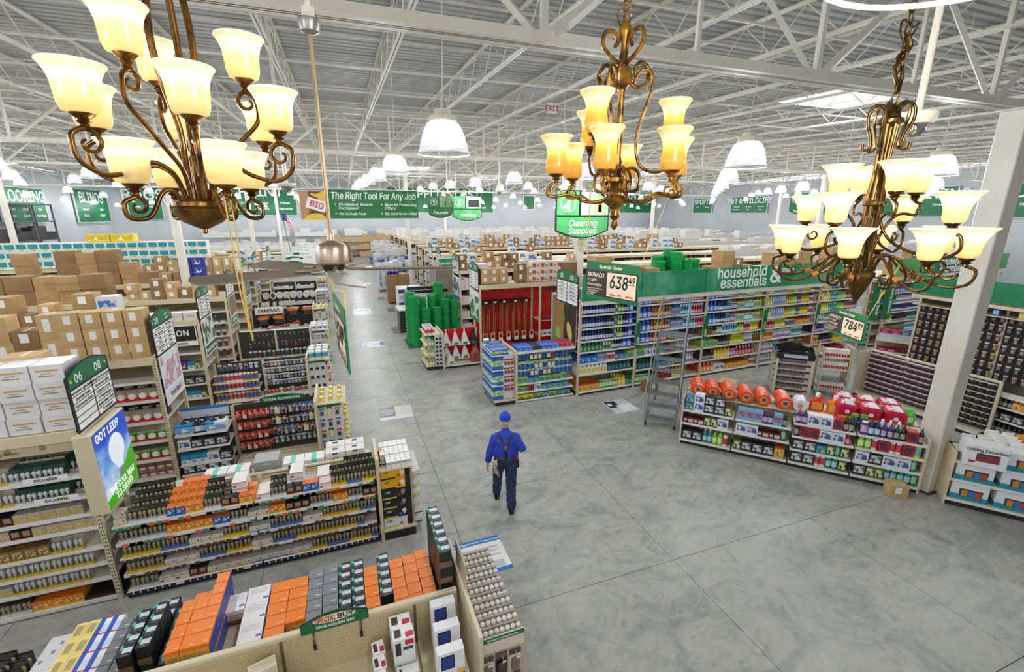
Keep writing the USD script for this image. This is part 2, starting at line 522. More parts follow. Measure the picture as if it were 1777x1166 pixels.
bx = [1.14 + 4.3 * k for k in range(-5, 10)]
by = [5.3 + 4.7 * k for k in range(-3, 12)]
for ci, x in enumerate(bx):
    for ri, y in enumerate(by):
        if y < 4 and not (-9 < x < 15):
            continue
        if (x > 1.2 and 0 < y < 4) or (x > 8 and y < 4):
            continue
        z = deck(y) - 2.5
        seen = y > 4  # nearer rows are out of view, placed to light the near floor
        lab = f'bell-shaped clear pendant lamp, {nth(ri - 2)} from front in the {nth(ci + 1)} row from left' if seen else f'unseen pendant lamp lighting the near floor, {nth(ri + 1)} in {nth(ci + 1)} row'
        p = put('bay_lamp', (x, y, z), 0, lab, None, inst=False)
        if seen:
            pts = [(.03 * math.sin(3 * t), .02 * math.cos(4 * t), .46 + t * (deck(y) - z - .5)) for t in np.linspace(0, 1, 7 if y < 20 else 3)]
            part(p, 'cable', G().tube(pts, .006, 4 if y < 20 else 3), cream)
        s = UsdLux.SphereLight.Define(stage, p + '/glow')
        s.CreateRadiusAttr(.085); s.CreateIntensityAttr(BAY_POWER); s.CreateColorAttr(Gf.Vec3f(0.97, 0.985, 1.0))
        s.AddTranslateOp().Set(Gf.Vec3d(0, 0, .1))

# ------------------------------------------------------------------ kinds of goods
C = lambda c, r=.4: M('ink_' + c, c, r)
card_m = MN('cardboard', 'b89565', 'a78558', 2.0, .75, bump=.1)
card_d = MN('cardboard_dark', '98774f', '886a46', 2.0, .75)
card_l = MN('cardboard_light', 'cfae7c', 'bf9d6c', 2.0, .75)
tape_m = M('packing_tape', 'c9b48c', .3)
clear_m = MClear('clear_plastic', 'f4f6f8', .9, .12, .1)


def boxk(key, name, cat, w, d, h, mat, front=(), top=(), side=(), c=0.0):
    """A printed box; panels are given in parts of the face: (x0, z0, x1, z1, material, name)."""
    g = G().rbox(-w / 2, w / 2, -d / 2, d / 2, 0, h, c) if c else G().box(-w / 2, w / 2, -d / 2, d / 2, 0, h)
    P = [('carton' if mat in (card_m, card_d, card_l) else 'box_body', g, mat)]
    e = .0015
    for x0, z0, x1, z1, m, n in front:
        P.append((n, G().box(-w / 2 + x0 * w, -w / 2 + x1 * w, -d / 2 - e, -d / 2 + e, z0 * h, z1 * h), m))
    for x0, y0, x1, y1, m, n in top:
        P.append((n, G().box(-w / 2 + x0 * w, -w / 2 + x1 * w, -d / 2 + y0 * d, -d / 2 + y1 * d, h - e, h + e), m))
    for y0, z0, y1, z1, m, n in side:
        for x in (-w / 2, w / 2):
            P.append((n, G().box(x - e, x + e, -d / 2 + y0 * d, -d / 2 + y1 * d, z0 * h, z1 * h), m))
    return kind(key, name, cat, P, (w, d, h))


def bottlek(key, name, w, h, body, cap, label, style='round', cat='bottle'):
    """A bottle: shaped body, label, closure (a trigger head on sprayers, a handle on jugs)."""
    r = w / 2
    if style == 'jug':
        b = G().rbox(-r, r, -r * .7, r * .7, 0, h * .66, r * .3)
        b.lathe([(r * .7, h * .64), (r * .5, h * .76), (r * .28, h * .82)], 10)
        b.tube([(r * .75, 0, h * .62), (r * .95, 0, h * .78), (r * .5, 0, h * .86), (r * .1, 0, h * .8)], r * .15, 6)
        c = G().lathe([(r * .36, h * .8), (r * .36, h * .97), (r * .3, h)], 10)
        l = G().box(-r * .75, r * .75, -r * .7 - .002, -r * .7 + .004, h * .1, h * .52)
    elif style == 'spray':
        b = G().lathe([(r * .85, 0), (r * .9, h * .05), (r * .9, h * .38), (r * .55, h * .6), (r * .26, h * .7), (r * .26, h * .76)], 10)
        c = G().box(-r * .3, r * .3, -r * .9, r * .5, h * .86, h).lathe([(r * .36, h * .74), (r * .3, h * .87)], 8).bar((0, -r * .5, h * .88), (0, -r * .75, h * .72), r * .1, 4).bar((0, -r * .9, h * .94), (0, -r * 1.15, h * .94), r * .16, 6)
        l = G().lathe([(r * .92, h * .08), (r * .92, h * .36)], 10, cap=False)
    elif style == 'can':
        b = G().lathe([(r * .95, 0), (r, h * .02), (r, h * .9), (r * .9, h * .93)], 12)
        c = G().lathe([(r * .92, h * .9), (r * .92, h * .98), (r * .85, h)], 12)
        l = G().lathe([(r * 1.02, h * .2), (r * 1.02, h * .75)], 12, cap=False)
    else:
        b = G().lathe([(r * .85, 0), (r * .95, h * .04), (r * .95, h * .5), (r * .8, h * .62), (r * .45, h * .78), (r * .3, h * .84)], 10)
        c = G().lathe([(r * .38, h * .82), (r * .36, h * .92), (r * .18, h * .95), (r * .16, h)], 8)
        l = G().lathe([(r * .97, h * .14), (r * .97, h * .48)], 10, cap=False)
    return kind(key, name, cat, [('bottle_body' if style != 'can' else 'can_body', b, body, None, 35), ('cap' if style != 'spray' else 'trigger', c, cap, None, 35), ('label_panel', l, label, None, 35)], (w, w, h))


def hangk(key, name, w, d, h, card, blob, head=None, cat='packaged item', blob_shape=None):
    """A carded pack for a hook: card, blister with the goods, header strip."""
    g = blob_shape or G().rbox(-w * .36, w * .36, -d, -.004, h * .1, h * .62, min(w, h) * .12)
    P = [('backing_card', G().box(-w / 2, w / 2, -.004, 0, 0, h), card), ('blister', g, blob)]
    if head:
        P.append(('header_strip', G().box(-w / 2, w / 2, -.006, -.003, h * .74, h), head))
    P.append(('hook', G().bar((0, 0, h * .93), (0, -d - .05, h * .95), .003, 4).box(-.018, .018, -d - .052, -d - .049, h * .9, h * .99), rail_w))
    return kind(key, name, cat, P, (w, d, h))


# light bulb packs
def bulbpack(key, name, back, tray, glass, w=.1, h=.185):
    P = [('backing_card', G().box(-w / 2, w / 2, .02, .03, 0, h), back), ('tray', G().box(-w / 2, w / 2, -.05, .03, 0, h * .2), tray)]
    for q in (-1, 1):
        P.append(('bulb', G().lathe([(.012, h * .2), (.013, h * .36), (.022, h * .55), (.021, h * .68), (.008, h * .76)], 8, at=(q * w * .24, -.012, 0)), glass, None, True))
    P.append(('clear_cover', G().box(-w / 2, w / 2, -.045, .02, h * .2, h * .96), clear_m))
    return kind(key, name, 'light bulb pack', P, (w, .085, h))
    MAIN[key] = (back, 'card')


gold_glass = M('bulb_gold', 'c9b98a', .15, .3)
frost = M('bulb_frost', 'efefec', .35)
ybox, blue_t = C('f0c419'), C('5577bb')
bulbpack('bulb_black_yellow', 'bulb_pack', C('201f1d'), ybox, gold_glass)
bulbpack('bulb_black_blue', 'bulb_pack', C('1d2026'), blue_t, gold_glass)
bulbpack('bulb_black_white', 'bulb_pack', C('232325'), C('d9dadb'), gold_glass)
bulbpack('bulb_frost_yellow', 'bulb_pack', C('d8c4b0'), C('d9b530'), frost, .105, .19)
bulbpack('bulb_frost_green', 'bulb_pack', C('1f5a45'), C('d8d4cc'), frost, .1, .16)
bulbpack('bulb_blue_dark', 'bulb_pack', C('151a20'), C('2c66b8'), M('bulb_blue', '3f7fd0', .2), .08, .17)
boxk('bulb_orange', 'bulb_box', 'light bulb box', .1, .12, .12, C('e0a030'), [(.1, .3, .9, .95, MP('print_orange', ['f0b544', 'f7e0a0', 'e06a1c'], 40), 'printed_panel'), (0, 0, 1, .14, ybox, 'stripe')], [(0, 0, 1, 1, C('e8721e'), 'lid_print')])
boxk('bulb_blue', 'bulb_box', 'light bulb box', .1, .12, .12, C('2f62b0'), [(.12, .3, .88, .92, MP('print_blue', ['6f9bd8', 'dfe8f4', '2b57a6'], 40), 'printed_panel')], [(0, 0, 1, 1, C('e8721e'), 'lid_print')])
boxk('bulb_white', 'bulb_box', 'light bulb box', .13, .12, .085, C('d9d2c8'), [(0, 0, 1, .18, C('d8b43c'), 'stripe'), (.72, .45, .86, .7, C('b23a34'), 'round_mark')], [(.1, .4, .9, .6, C('c8bfb2'), 'lid_print')])
boxk('bulb_white_blue', 'bulb_box', 'light bulb box', .13, .12, .085, C('d4cfc8'), [(0, 0, 1, .2, C('4a74b4'), 'stripe'), (.72, .45, .86, .7, C('b23a34'), 'round_mark')])
boxk('bulb_black_box', 'bulb_box', 'light bulb box', .1, .1, .12, C('26282b'), [(.15, .35, .85, .9, MP('print_black', ['2a2c2f', '8f9aa0', 'd07a2a'], 45), 'printed_panel'), (0, 0, 1, .1, C('e87a20'), 'stripe')])
boxk('bulb_white_red', 'bulb_box', 'light bulb box', .17, .3, .09, C('ece6e0'), [(0, .8, 1, .9, C('d05a3c'), 'stripe'), (.08, .2, .3, .5, C('6a5a54'), 'printed_panel')])
boxk('bulb_pack_amber', 'bulb_box', 'light bulb box', .12, .12, .15, C('8a6a3c'), [(.15, .25, .85, .8, MP('print_amber', ['b08c4a', '6e5530', 'd9c08a'], 35), 'printed_panel'), (0, 0, 1, .1, C('d9b530'), 'stripe')])
boxk('bulb_pack_grey', 'bulb_box', 'light bulb box', .13, .12, .13, C('b8b0a6'), [(.1, .2, .9, .85, MP('print_greyb', ['d8d2c8', 'a89c90', 'e0b840'], 35), 'printed_panel'), (0, .0, .12, .3, C('e0b81e'), 'corner_print')])

# top of the nearest shelf
for _k, _w in (('orange_box', .143), ('orange_wide', .18), ('orange_slim', .112)):
    boxk(_k, 'orange_bulb_box', 'box', _w, .15, .19, C('f07d16'), [(0, 0, 1, .8, C('e8b23a'), 'front_print'), (.2, .15, .8, .7, C('d8b896'), 'window_print')], [(.62, .2, .95, .3, C('f7b878'), 'lid_print'), (.02, .02, .98, .05, C('c75f0c'), 'lid_seam')], [(0, 0, 1, .85, C('2b4aa0'), 'side_print')])
for _k, _w in (('grey_box', .148), ('grey_slim', .1)):
    boxk(_k, 'slim_grey_box', 'box', _w, .15 if _w > .12 else .13, .19, C('7f8287'), [(0, 0, 1, .3, C('8a6f50'), 'front_print')], [(.55, .3, .92, .4, C('c9ccd0'), 'lid_print'), (.02, .02, .98, .06, C('5e6166'), 'lid_seam')])
for _k, _w in (('spot_box', .128), ('spot_slim', .105)):
    boxk(_k, 'black_spotlight_box', 'box', _w, .13, .19, C('1c2023'), [(0, 0, 1, .35, C('7a6248'), 'front_print')], [(.25, .3, .95, .72, C('c9d2da'), 'lamp_print'), (.02, .55, .22, .95, C('3fb59a'), 'colour_print'), (.3, .05, .75, .2, C('555b60'), 'lettering')])
boxk('yellow_box', 'yellow_white_box', 'box', .095, .2, .17, C('efe3a0'), [(0, 0, 1, .5, C('a8683c'), 'front_print')], [(.08, .06, .92, .9, C('f4d75a'), 'lid_border'), (.2, .2, .8, .8, C('f2f0e6'), 'lid_print')])
boxk('blue_box', 'blue_white_box', 'box', .095, .2, .17, C('d9e2f0'), [(0, 0, 1, .6, C('b5652c'), 'front_print')], [(.0, .0, .4, 1, C('3a5fc4'), 'lid_border'), (.45, .55, .95, .9, C('f4f6fa'), 'lid_print'), (0, .94, 1, 1, C('d8402c'), 'red_edge')])
boxk('white_tray', 'white_tray_box', 'box', .18, .38, .12, C('e4e2e6'), [(0, 0, 1, .7, C('a5887c'), 'front_print')], [(.15, .2, .3, .3, C('8d8d99'), 'lid_print'), (.45, .45, .6, .55, C('8d8d99'), 'lid_print'), (.6, .7, .75, .8, C('8d8d99'), 'lid_print')])
boxk('white_red_box', 'white_red_box', 'box', .21, .24, .17, C('ebe6e4'), [(0, 0, 1, .75, C('c9b3a2'), 'front_print'), (.2, .05, .95, .35, C('9c2430'), 'red_print'), (0, 0, 1, .08, C('1f4f74'), 'stripe')], [(.1, .6, .9, .9, C('d4d2d8'), 'lid_print'), (.75, .2, .97, .3, C('2f6ac0'), 'blue_mark')])
boxk('screen_box', 'thermostat_box', 'box', .24, .1, .27, C('f0f0f2'), [(.12, .35, .62, .9, C('1d2430'), 'screen_frame'), (.16, .42, .58, .84, C('2e58d8'), 'screen_print'), (.7, .05, 1, .25, C('f0b85a'), 'corner_print'), (0, 0, 1, .05, C('1a1c1e'), 'stripe')], [(.0, .0, 1, 1, C('e9e9ec'), 'lid_print')])
boxk('headset_box', 'headphone_box', 'box', .2, .15, .24, C('f1f0ee'), [(.1, .25, .35, .85, C('3a2c2a'), 'picture_print'), (.55, .7, .95, .92, C('c8243c'), 'red_print'), (.45, .45, .9, .6, C('45484e'), 'band_print')], [(.1, .2, .4, .8, C('4a3a36'), 'picture_print'), (.6, .1, .95, .5, C('c8243c'), 'red_print')])
boxk('white_slim', 'white_slim_box', 'box', .2, .1, .14, C('efeeec'), [(.2, .3, .3, .6, C('333333'), 'printed_dot')], [(.12, .4, .22, .7, C('3c3c3c'), 'printed_dot')])
boxk('camera_box', 'camera_box', 'box', .22, .12, .26, C('d8cdb8'), [(.05, .1, .95, .45, C('2b4f63'), 'blue_print'), (.2, .5, .7, .85, C('8f8676'), 'picture_print')], [(.1, .2, .9, .8, C('cfc3a8'), 'lid_print')])
kind('tray_bulb', 'boxed_round_bulb', 'light bulb', [('carton_sleeve', G().box(-.026, .026, -.05, .05, 0, .1).box(-.026, .026, .03, .05, .1, .13), C('b3a595')), ('bulb_dome', G().lathe([(.024, 0), (.027, .018), (.02, .036), (.004, .044)], 10, at=(0, -.012, .095)), frost, None, True), ('sleeve_opening', G().box(-.02, .02, -.052, -.048, .03, .085), C('d9d4cf'))], (.052, .1, .14))

# lighting trim on the bulb shelves' top
def ring(g, r, x, y, z, t=.012):
    return g.tube([(x + r * math.cos(a), y, z + r * math.sin(a)) for a in np.linspace(0, 2 * PI, 17)], t * .5, 5, False)


boxk('trim_box', 'recessed_light_box', 'box', .29, .2, .26, C('eae4dc'), [(0, 0, 1, .06, C('5aa07c'), 'green_stripe'), (.35, .88, .62, .97, C('2c4a66'), 'name_print')], [(.35, .5, .62, .8, C('2c4a66'), 'name_print')])
p0 = KIND['trim_box'][0]
part(p0, 'ring_print', ring(G(), .055, 0, -.1, .12), C('4a4642'))
for q in (-.085, .085):
    part(p0, 'knob_print', G().lathe([(.011, 0), (.011, .004)], 8).move(q, 0, 0), C('2f2d2b')) if False else part(p0, 'knob_print', G().box(q - .011, q + .011, -.104, -.1, .11, .132), C('2f2d2b'))
boxk('teal_box', 'white_teal_light_box', 'box', .29, .24, .26, C('efedea'), [(.36, .45, .6, 1, C('66cdb8'), 'teal_stripe'), (.3, .08, .66, .4, C('c9c0b8'), 'picture_print')], [(.36, 0, .6, 1, C('66cdb8'), 'teal_stripe')])
boxk('grey_fixture_box', 'grey_fixture_box', 'box', .34, .32, .09, C('9b9d9c'), [(.4, .4, .7, .6, C('c8c8c6'), 'name_print')], [(0, .0, 1, .04, C('77797a'), 'lid_seam')])

# safety and phone aisle
boxk('alarm_red', 'smoke_alarm_pack', 'smoke alarm', .15, .12, .2, C('b9a98a'), [(0, 0, 1, .35, C('c9252c'), 'red_base'), (.05, .7, .95, 1, C('8f8a84'), 'card_print')])
part(KIND['alarm_red'][0], 'alarm', G().lathe([(.055, 0), (.058, .012), (.04, .024), (.005, .026)], 14).move(0, 0, 0), frost) if False else None
al = G().tube([(0, -.06, .09), (0, -.085, .09)], [.056, .048], 14)
part(KIND['alarm_red'][0], 'alarm', al, frost)
boxk('alarm_green', 'smoke_alarm_pack', 'smoke alarm', .15, .12, .16, C('5d7a33'), [(0, 0, 1, .25, C('b8262c'), 'red_base'), (.08, .25, .92, .8, C('b9c832'), 'card_print')], [(0, 0, 1, 1, C('9dc08c'), 'lid_print')])
part(KIND['alarm_green'][0], 'alarm', al, frost)
boxk('alarm_box', 'smoke_alarm_pack', 'smoke alarm', .13, .12, .13, C('8a8078'), [(0, .5, 1, .72, C('b3262c'), 'red_band'), (.2, .08, .8, .45, C('d8d4d0'), 'picture_print')])
hangk('pack_red', 'phone_accessory_pack', .09, .03, .15, C('b92a22'), C('d9d4d0'), C('d8402c'))
hangk('pack_orange', 'phone_accessory_pack', .1, .03, .12, C('c8452a'), C('8a5a48'), C('e06038'))
hangk('pack_white', 'phone_accessory_pack', .085, .03, .16, C('d8d6d6'), C('3a3c42'), C('b8283c'))
hangk('pack_white_blue', 'phone_accessory_pack', .09, .03, .17, C('e2e4e8'), C('5a626c'), C('2f6ab8'))
hangk('pack_black', 'phone_accessory_pack', .085, .03, .15, C('33353a'), C('b5b7bc'), C('8a8d92'))
hangk('pack_yellow', 'phone_accessory_pack', .1, .04, .2, C('e8dc5a'), C('d8d8d4'), C('4a4a48'))
hangk('pack_tan', 'hanging_part_pack', .09, .03, .15, C('9a8468'), C('c9c4bc'), C('d8d4cc'))
hangk('pack_purple', 'hanging_part_pack', .09, .04, .16, C('7d78b0'), C('c9c8dc'), C('e4e2ea'))
hangk('pack_teal', 'hanging_part_pack', .09, .03, .15, C('2f6f8f'), C('a8bcc8'), C('d8dcde'))
hangk('pack_dark', 'hanging_part_pack', .085, .03, .14, C('3c3a40'), C('87858c'), C('dcdcde'))
hangk('tool_red', 'hanging_tool_pack', .1, .05, .22, C('a8262c'), C('4a3a3c'), C('d8d4d2'))
hangk('tool_teal', 'hanging_tool_pack', .1, .05, .22, C('3f7078'), C('2c3c40'), C('d8d8d6'))
hangk('tool_dark', 'hanging_tool_pack', .1, .05, .2, C('3f4044'), C('6a6462'), C('cfcfcd'))
hangk('spec_pack', 'glove_pack', .1, .04, .13, C('d8d8dc'), C('23242a'), None)
hangk('red_stick', 'scrub_brush_pack', .09, .04, .17, C('f0eeec'), C('a8363c'), C('6f2a30'))
hangk('green_pad', 'sponge_pack', .1, .05, .17, C('8fc23a'), C('2f5fb8'), C('e4ecd8'))
hangk('blue_brush', 'scrub_brush_pack', .09, .05, .18, C('d8e4ec'), C('2a55c0'), C('7ab83a'))
hangk('white_brush', 'scrub_brush_pack', .09, .05, .17, C('7d8a72'), C('e4e6e2'), C('a8c060'))
hangk('glasses_pink', 'sunglasses', .16, .05, .09, C('c9b4bc'), M('lens_plum', '5a3446', .15), C('e6e2e4'), 'sunglasses')
hangk('glasses_black', 'sunglasses', .16, .05, .09, C('2a2724'), M('lens_brown', '3a2c24', .15), C('d8d6d2'), 'sunglasses')
hangk('glasses_green', 'reading_glasses', .13, .04, .08, C('4a5238'), M('lens_dark', '23241e', .15), C('dcdcd4'), 'glasses')
hangk('tackle_a', 'hardware_pack', .1, .03, .18, C('6a5a4c'), C('a89478'), C('d8b02c'))
hangk('tackle_b', 'hardware_pack', .1, .03, .18, C('4c4648'), C('8f8a8c'), C('d4d2d0'))
hangk('tackle_c', 'hardware_pack', .1, .03, .18, C('7a3a40'), C('b0a49c'), C('c9c4be'))
hangk('shaver_pack', 'shaver_pack', .12, .04, .26, C('e2d6ca'), C('8a6a58'), C('5a4a44'))
hangk('shaver_dark', 'shaver_pack', .12, .04, .26, C('2c2422'), C('4a3a36'), C('6a5a52'))

# household goods
bottlek('dish_pink', 'dish_soap_bottle', .085, .25, C('c8557c', .25), C('e8e6e8'), C('f0c8d4'))
bottlek('dish_blue', 'dish_soap_bottle', .088, .26, C('12306e', .2), C('1d4a9a'), C('d4e0f0'))
bottlek('dish_navy', 'dish_soap_bottle', .085, .25, C('161d44', .2), C('20284c'), C('b8c0d8'))
bottlek('dish_green', 'dish_soap_bottle', .088, .25, C('3f8f2c', .2), C('dfe8d8'), C('cfe6b0'))
bottlek('dish_clear', 'dish_soap_bottle', .088, .25, C('b8c2b4', .2), C('8a908c'), C('5f6a60'))
bottlek('amber', 'cleaner_bottle', .095, .26, C('8a4a16', .2), C('d8a43c'), C('e8b8b4'))
bottlek('amber_yellow', 'cleaner_bottle', .095, .26, C('b8861c', .2), C('7a4a1c'), C('f0dc78'))
bottlek('olive', 'cleaner_bottle', .085, .24, C('6f8a2c', .2), C('dcd8c8'), C('a03a2c'))
bottlek('purple', 'cleaner_bottle', .09, .24, C('4a2f74', .25), C('8a3f9c'), C('c9b4d8'))
bottlek('teal', 'cleaner_bottle', .095, .26, C('1f8a94', .25), C('e8e8e6'), C('a8dcdc'))
bottlek('lemon', 'cleaner_bottle', .1, .26, C('dcd83a', .25), C('f4f4e8'), C('f6f2b0'))
bottlek('pale_blue', 'cleaner_bottle', .1, .26, C('b4c6e0', .25), C('d8e0ee'), C('8fa8d0'))
bottlek('lime', 'cleaner_bottle', .1, .26, C('86c92c', .25), C('3f7fc0'), C('d8f0a8'))
bottlek('black_round', 'cleaner_bottle', .085, .24, C('26242c', .25), C('3a3a40'), C('a8a49c'))
bottlek('gold_round', 'cleaner_bottle', .095, .26, C('b8a41c', .25), C('4a5a1c'), C('f0e050'))
bottlek('spray_white', 'spray_bottle', .09, .27, C('e4e6e8', .3), C('c8ccd2'), C('9a86b0'), 'spray')
bottlek('spray_blue', 'spray_bottle', .095, .28, C('3f9fc0', .2), C('f0f2f2'), C('cfe6ee'), 'spray')
bottlek('spray_orange', 'spray_bottle', .09, .27, C('d87a24', .25), C('f0e8dc'), C('f4c07a'), 'spray')
bottlek('spray_black', 'spray_bottle', .085, .26, C('25232c', .25), C('4a4654'), C('b4a4c4'), 'spray')
bottlek('spray_yellow', 'spray_bottle', .09, .27, C('c9cc1c', .25), C('dfe03a'), C('f0f0a0'), 'spray')
bottlek('spray_red', 'spray_bottle', .09, .27, C('c0232c', .25), C('f0ecea'), C('e8a8a4'), 'spray')
bottlek('jug_blue', 'detergent_jug', .15, .28, C('1f55c4', .25), C('3a7ae0'), C('bcd4f4'), 'jug', 'jug')
bottlek('jug_white', 'detergent_jug', .13, .26, C('f0eee4', .3), C('e8e2c8'), C('e8cf6a'), 'jug', 'jug')
bottlek('jug_green', 'detergent_jug', .12, .24, C('14633c', .25), C('1f7a4a'), C('6fb48c'), 'jug', 'jug')
bottlek('jug_dark_green', 'detergent_jug', .125, .27, C('0f4a2c', .25), C('195a38'), C('4a7fa8'), 'jug', 'jug')
bottlek('jug_yellow', 'detergent_jug', .13, .27, C('e8c41c', .25), C('c8a010'), C('f4e8a0'), 'jug', 'jug')
bottlek('jug_crimson', 'detergent_jug', .13, .26, C('b01c3c', .25), C('f0e4e4'), C('e0a0a8'), 'jug', 'jug')
bottlek('jug_orange', 'detergent_jug', .14, .27, C('e0561c', .25), C('f0a050'), C('f4d8b0'), 'jug', 'jug')
bottlek('can_green', 'cleanser_can', .1, .2, C('3f9a3c'), C('e4e8e0'), C('cfe8b8'), 'can', 'canister')
bottlek('can_mint', 'cleanser_can', .085, .2, C('2f7a58'), C('2a6a4c'), C('8fc8a8'), 'can', 'canister')
bottlek('can_orange', 'cleanser_can', .085, .19, C('d8861c'), C('f4e8d0'), C('3f6fb8'), 'can', 'canister')
bottlek('can_white', 'cleanser_can', .09, .2, C('e8e8ea'), C('c8ccd8'), C('c84a4c'), 'can', 'canister')
bottlek('tub_purple', 'wipes_tub', .11, .2, C('6f2a7c'), C('f0eef2'), C('d8b4dc'), 'can', 'tub')
bottlek('tub_yellow', 'wipes_tub', .11, .2, C('e8cc2c'), C('f0ecd0'), C('6fb8c0'), 'can', 'tub')
bottlek('tub_aqua', 'wipes_tub', .11, .2, C('3fa8b4'), C('f0f2f2'), C('d8ecec'), 'can', 'tub')
boxk('box_blue', 'detergent_box', 'box', .19, .15, .17, C('2f6ac0'), [(.15, .25, .85, .75, MP('print_wave', ['f0f4fa', '2f6ac0', '8fc0ec'], 14), 'printed_panel')])
boxk('box_sky', 'detergent_box', 'box', .15, .14, .19, C('7ab4dc'), [(.1, .3, .9, .8, MP('print_sky', ['e8f2fa', '5a9cd0', 'd84a4a'], 16), 'printed_panel')])
boxk('box_lime', 'detergent_box', 'box', .15, .14, .18, C('9ac84a'), [(.1, .2, .9, .8, MP('print_lime', ['f0f6e0', '6fae2c', '3f7fc0'], 16), 'printed_panel')])
boxk('box_amber', 'detergent_box', 'box', .17, .2, .19, C('e0a83a'), [(.0, .82, 1, 1, C('a84a1c'), 'stripe'), (.2, .2, .8, .75, MP('print_abox', ['f4dc8a', '7a4a9c', 'f0c040'], 14), 'printed_panel')], [(0, 0, 1, 1, C('a8481c'), 'lid_print')])
boxk('box_yellow', 'sponge_box', 'box', .22, .14, .13, C('e8dc1c'), [(.1, .2, .9, .8, MP('print_yel', ['f4ec3a', 'e0c800', '4a8a3c'], 16), 'printed_panel')])
boxk('box_grass', 'sponge_box', 'box', .16, .14, .13, C('8fc83a'), [(.1, .15, .9, .85, MP('print_grass', ['c8e890', '5a9a2c', '3f6fc0'], 16), 'printed_panel')])
boxk('box_azure', 'sponge_box', 'box', .16, .14, .13, C('3f86d0'), [(.1, .15, .9, .85, MP('print_azure', ['cfe4f6', '2a5fb0', '8fc83a'], 16), 'printed_panel')])
boxk('box_red', 'detergent_box', 'box', .16, .16, .17, C('b8242c'), [(.1, .2, .9, .8, MP('print_red', ['f0d8d4', 'a01c24', '2c3a4a'], 16), 'printed_panel')])
boxk('box_purple', 'wrap_box', 'box', .4, .2, .2, C('4a2f8a'), [(.1, .2, .9, .85, MP('print_pur', ['6f4fb0', '4a2f8a', 'd8c040'], 10), 'printed_panel')])
boxk('box_white', 'white_carton', 'box', .2, .18, .17, C('e8e8ea'), [(.1, .25, .9, .8, MP('print_wht', ['f4f4f4', 'c8c8cc', '3f5fa8'], 12), 'printed_panel')])
boxk('box_black', 'black_carton', 'box', .2, .16, .17, C('2a2c30'), [(.1, .2, .9, .85, MP('print_blk', ['2a2c30', '6a6e74', 'd0d2d4'], 14), 'printed_panel')])
boxk('box_olive', 'green_carton', 'box', .13, .16, .17, C('5a6f3a'), [(.1, .15, .9, .85, MP('print_olv', ['8a9a5a', '3a4a24', 'd8d8a8'], 16), 'printed_panel')])
boxk('box_wine', 'wine_red_carton', 'box', .2, .18, .1, C('6a2a34'), [(.06, .2, .94, .8, MP('print_wine', ['7a303c', '4a1c24', 'd8c8b8'], 14), 'printed_panel')])
boxk('box_teal', 'teal_carton', 'box', .14, .16, .18, C('2f8fc0'), [(0, 0, 1, .5, C('e8ecee'), 'white_base'), (.2, .15, .7, .4, C('3a3c40'), 'picture_print')])
boxk('case_blue', 'blue_wipes_case', 'box', .3, .36, .34, C('2f66c0'), [(.0, .3, 1, .75, MP('print_case', ['3f7ad8', 'e0e8f4', '9ac84a'], 9), 'printed_panel')], [(0, .1, 1, .9, C('6a90c8'), 'lid_print')], [(0, .3, 1, .75, MP('print_case', ['000000'], 9), 'side_print')])

# cartons
def carton(key, w, d, h, mat, lab=True, cat='cardboard box', name='cardboard_box'):
    fr = [(.28, .35, .62, .85, white, 'paper_label')] if lab else []
    P = fr + [(0, .46, 1, .5, C('8f7350') if mat is not card_l else C('a98a5c'), 'tape_edge')] if not lab else fr
    return boxk(key, name, cat, w, d, h, mat, P, [(.46, 0, .54, 1, tape_m, 'tape')])


carton('carton_a', .42, .4, .34, card_m); carton('carton_b', .5, .45, .38, card_m, False); carton('carton_c', .34, .34, .3, card_d)
carton('carton_d', .6, .5, .4, card_d, False); carton('carton_e', .3, .36, .24, card_l, name='small_carton'); carton('carton_f', .28, .3, .42, card_l)
boxk('carton_w', 'white_cardboard_box', 'cardboard box', .4, .36, .3, C('dcdcda'), [(.1, .2, .9, .7, MP('print_cw', ['e8e8e6', 'b4bcc8', '3f7ac0'], 9), 'printed_panel')])
boxk('carton_bulb', 'white_bulb_carton', 'cardboard box', .3, .36, .2, C('dfdcda'), [(.15, .6, .85, .7, C('cfa05a'), 'orange_print'), (.2, .3, .7, .36, C('8a8a88'), 'lettering'), (.3, .45, .6, .5, C('8a8a88'), 'lettering')])
boxk('carton_blue', 'blue_cardboard_box', 'cardboard box', .4, .4, .3, C('2c3f9a'), [(.2, .2, .7, .7, MP('print_cb', ['3a50b8', 'e8ecf4', '2c3f9a'], 9), 'printed_panel')])
boxk('carton_orange', 'orange_white_box', 'cardboard box', .3, .3, .22, C('e6e2de'), [(.1, .15, .5, .7, C('d8542a'), 'picture_print'), (.6, .2, .9, .5, C('9a948e'), 'lettering')], [(.1, .1, .9, .5, C('dcd6d0'), 'lid_print')])

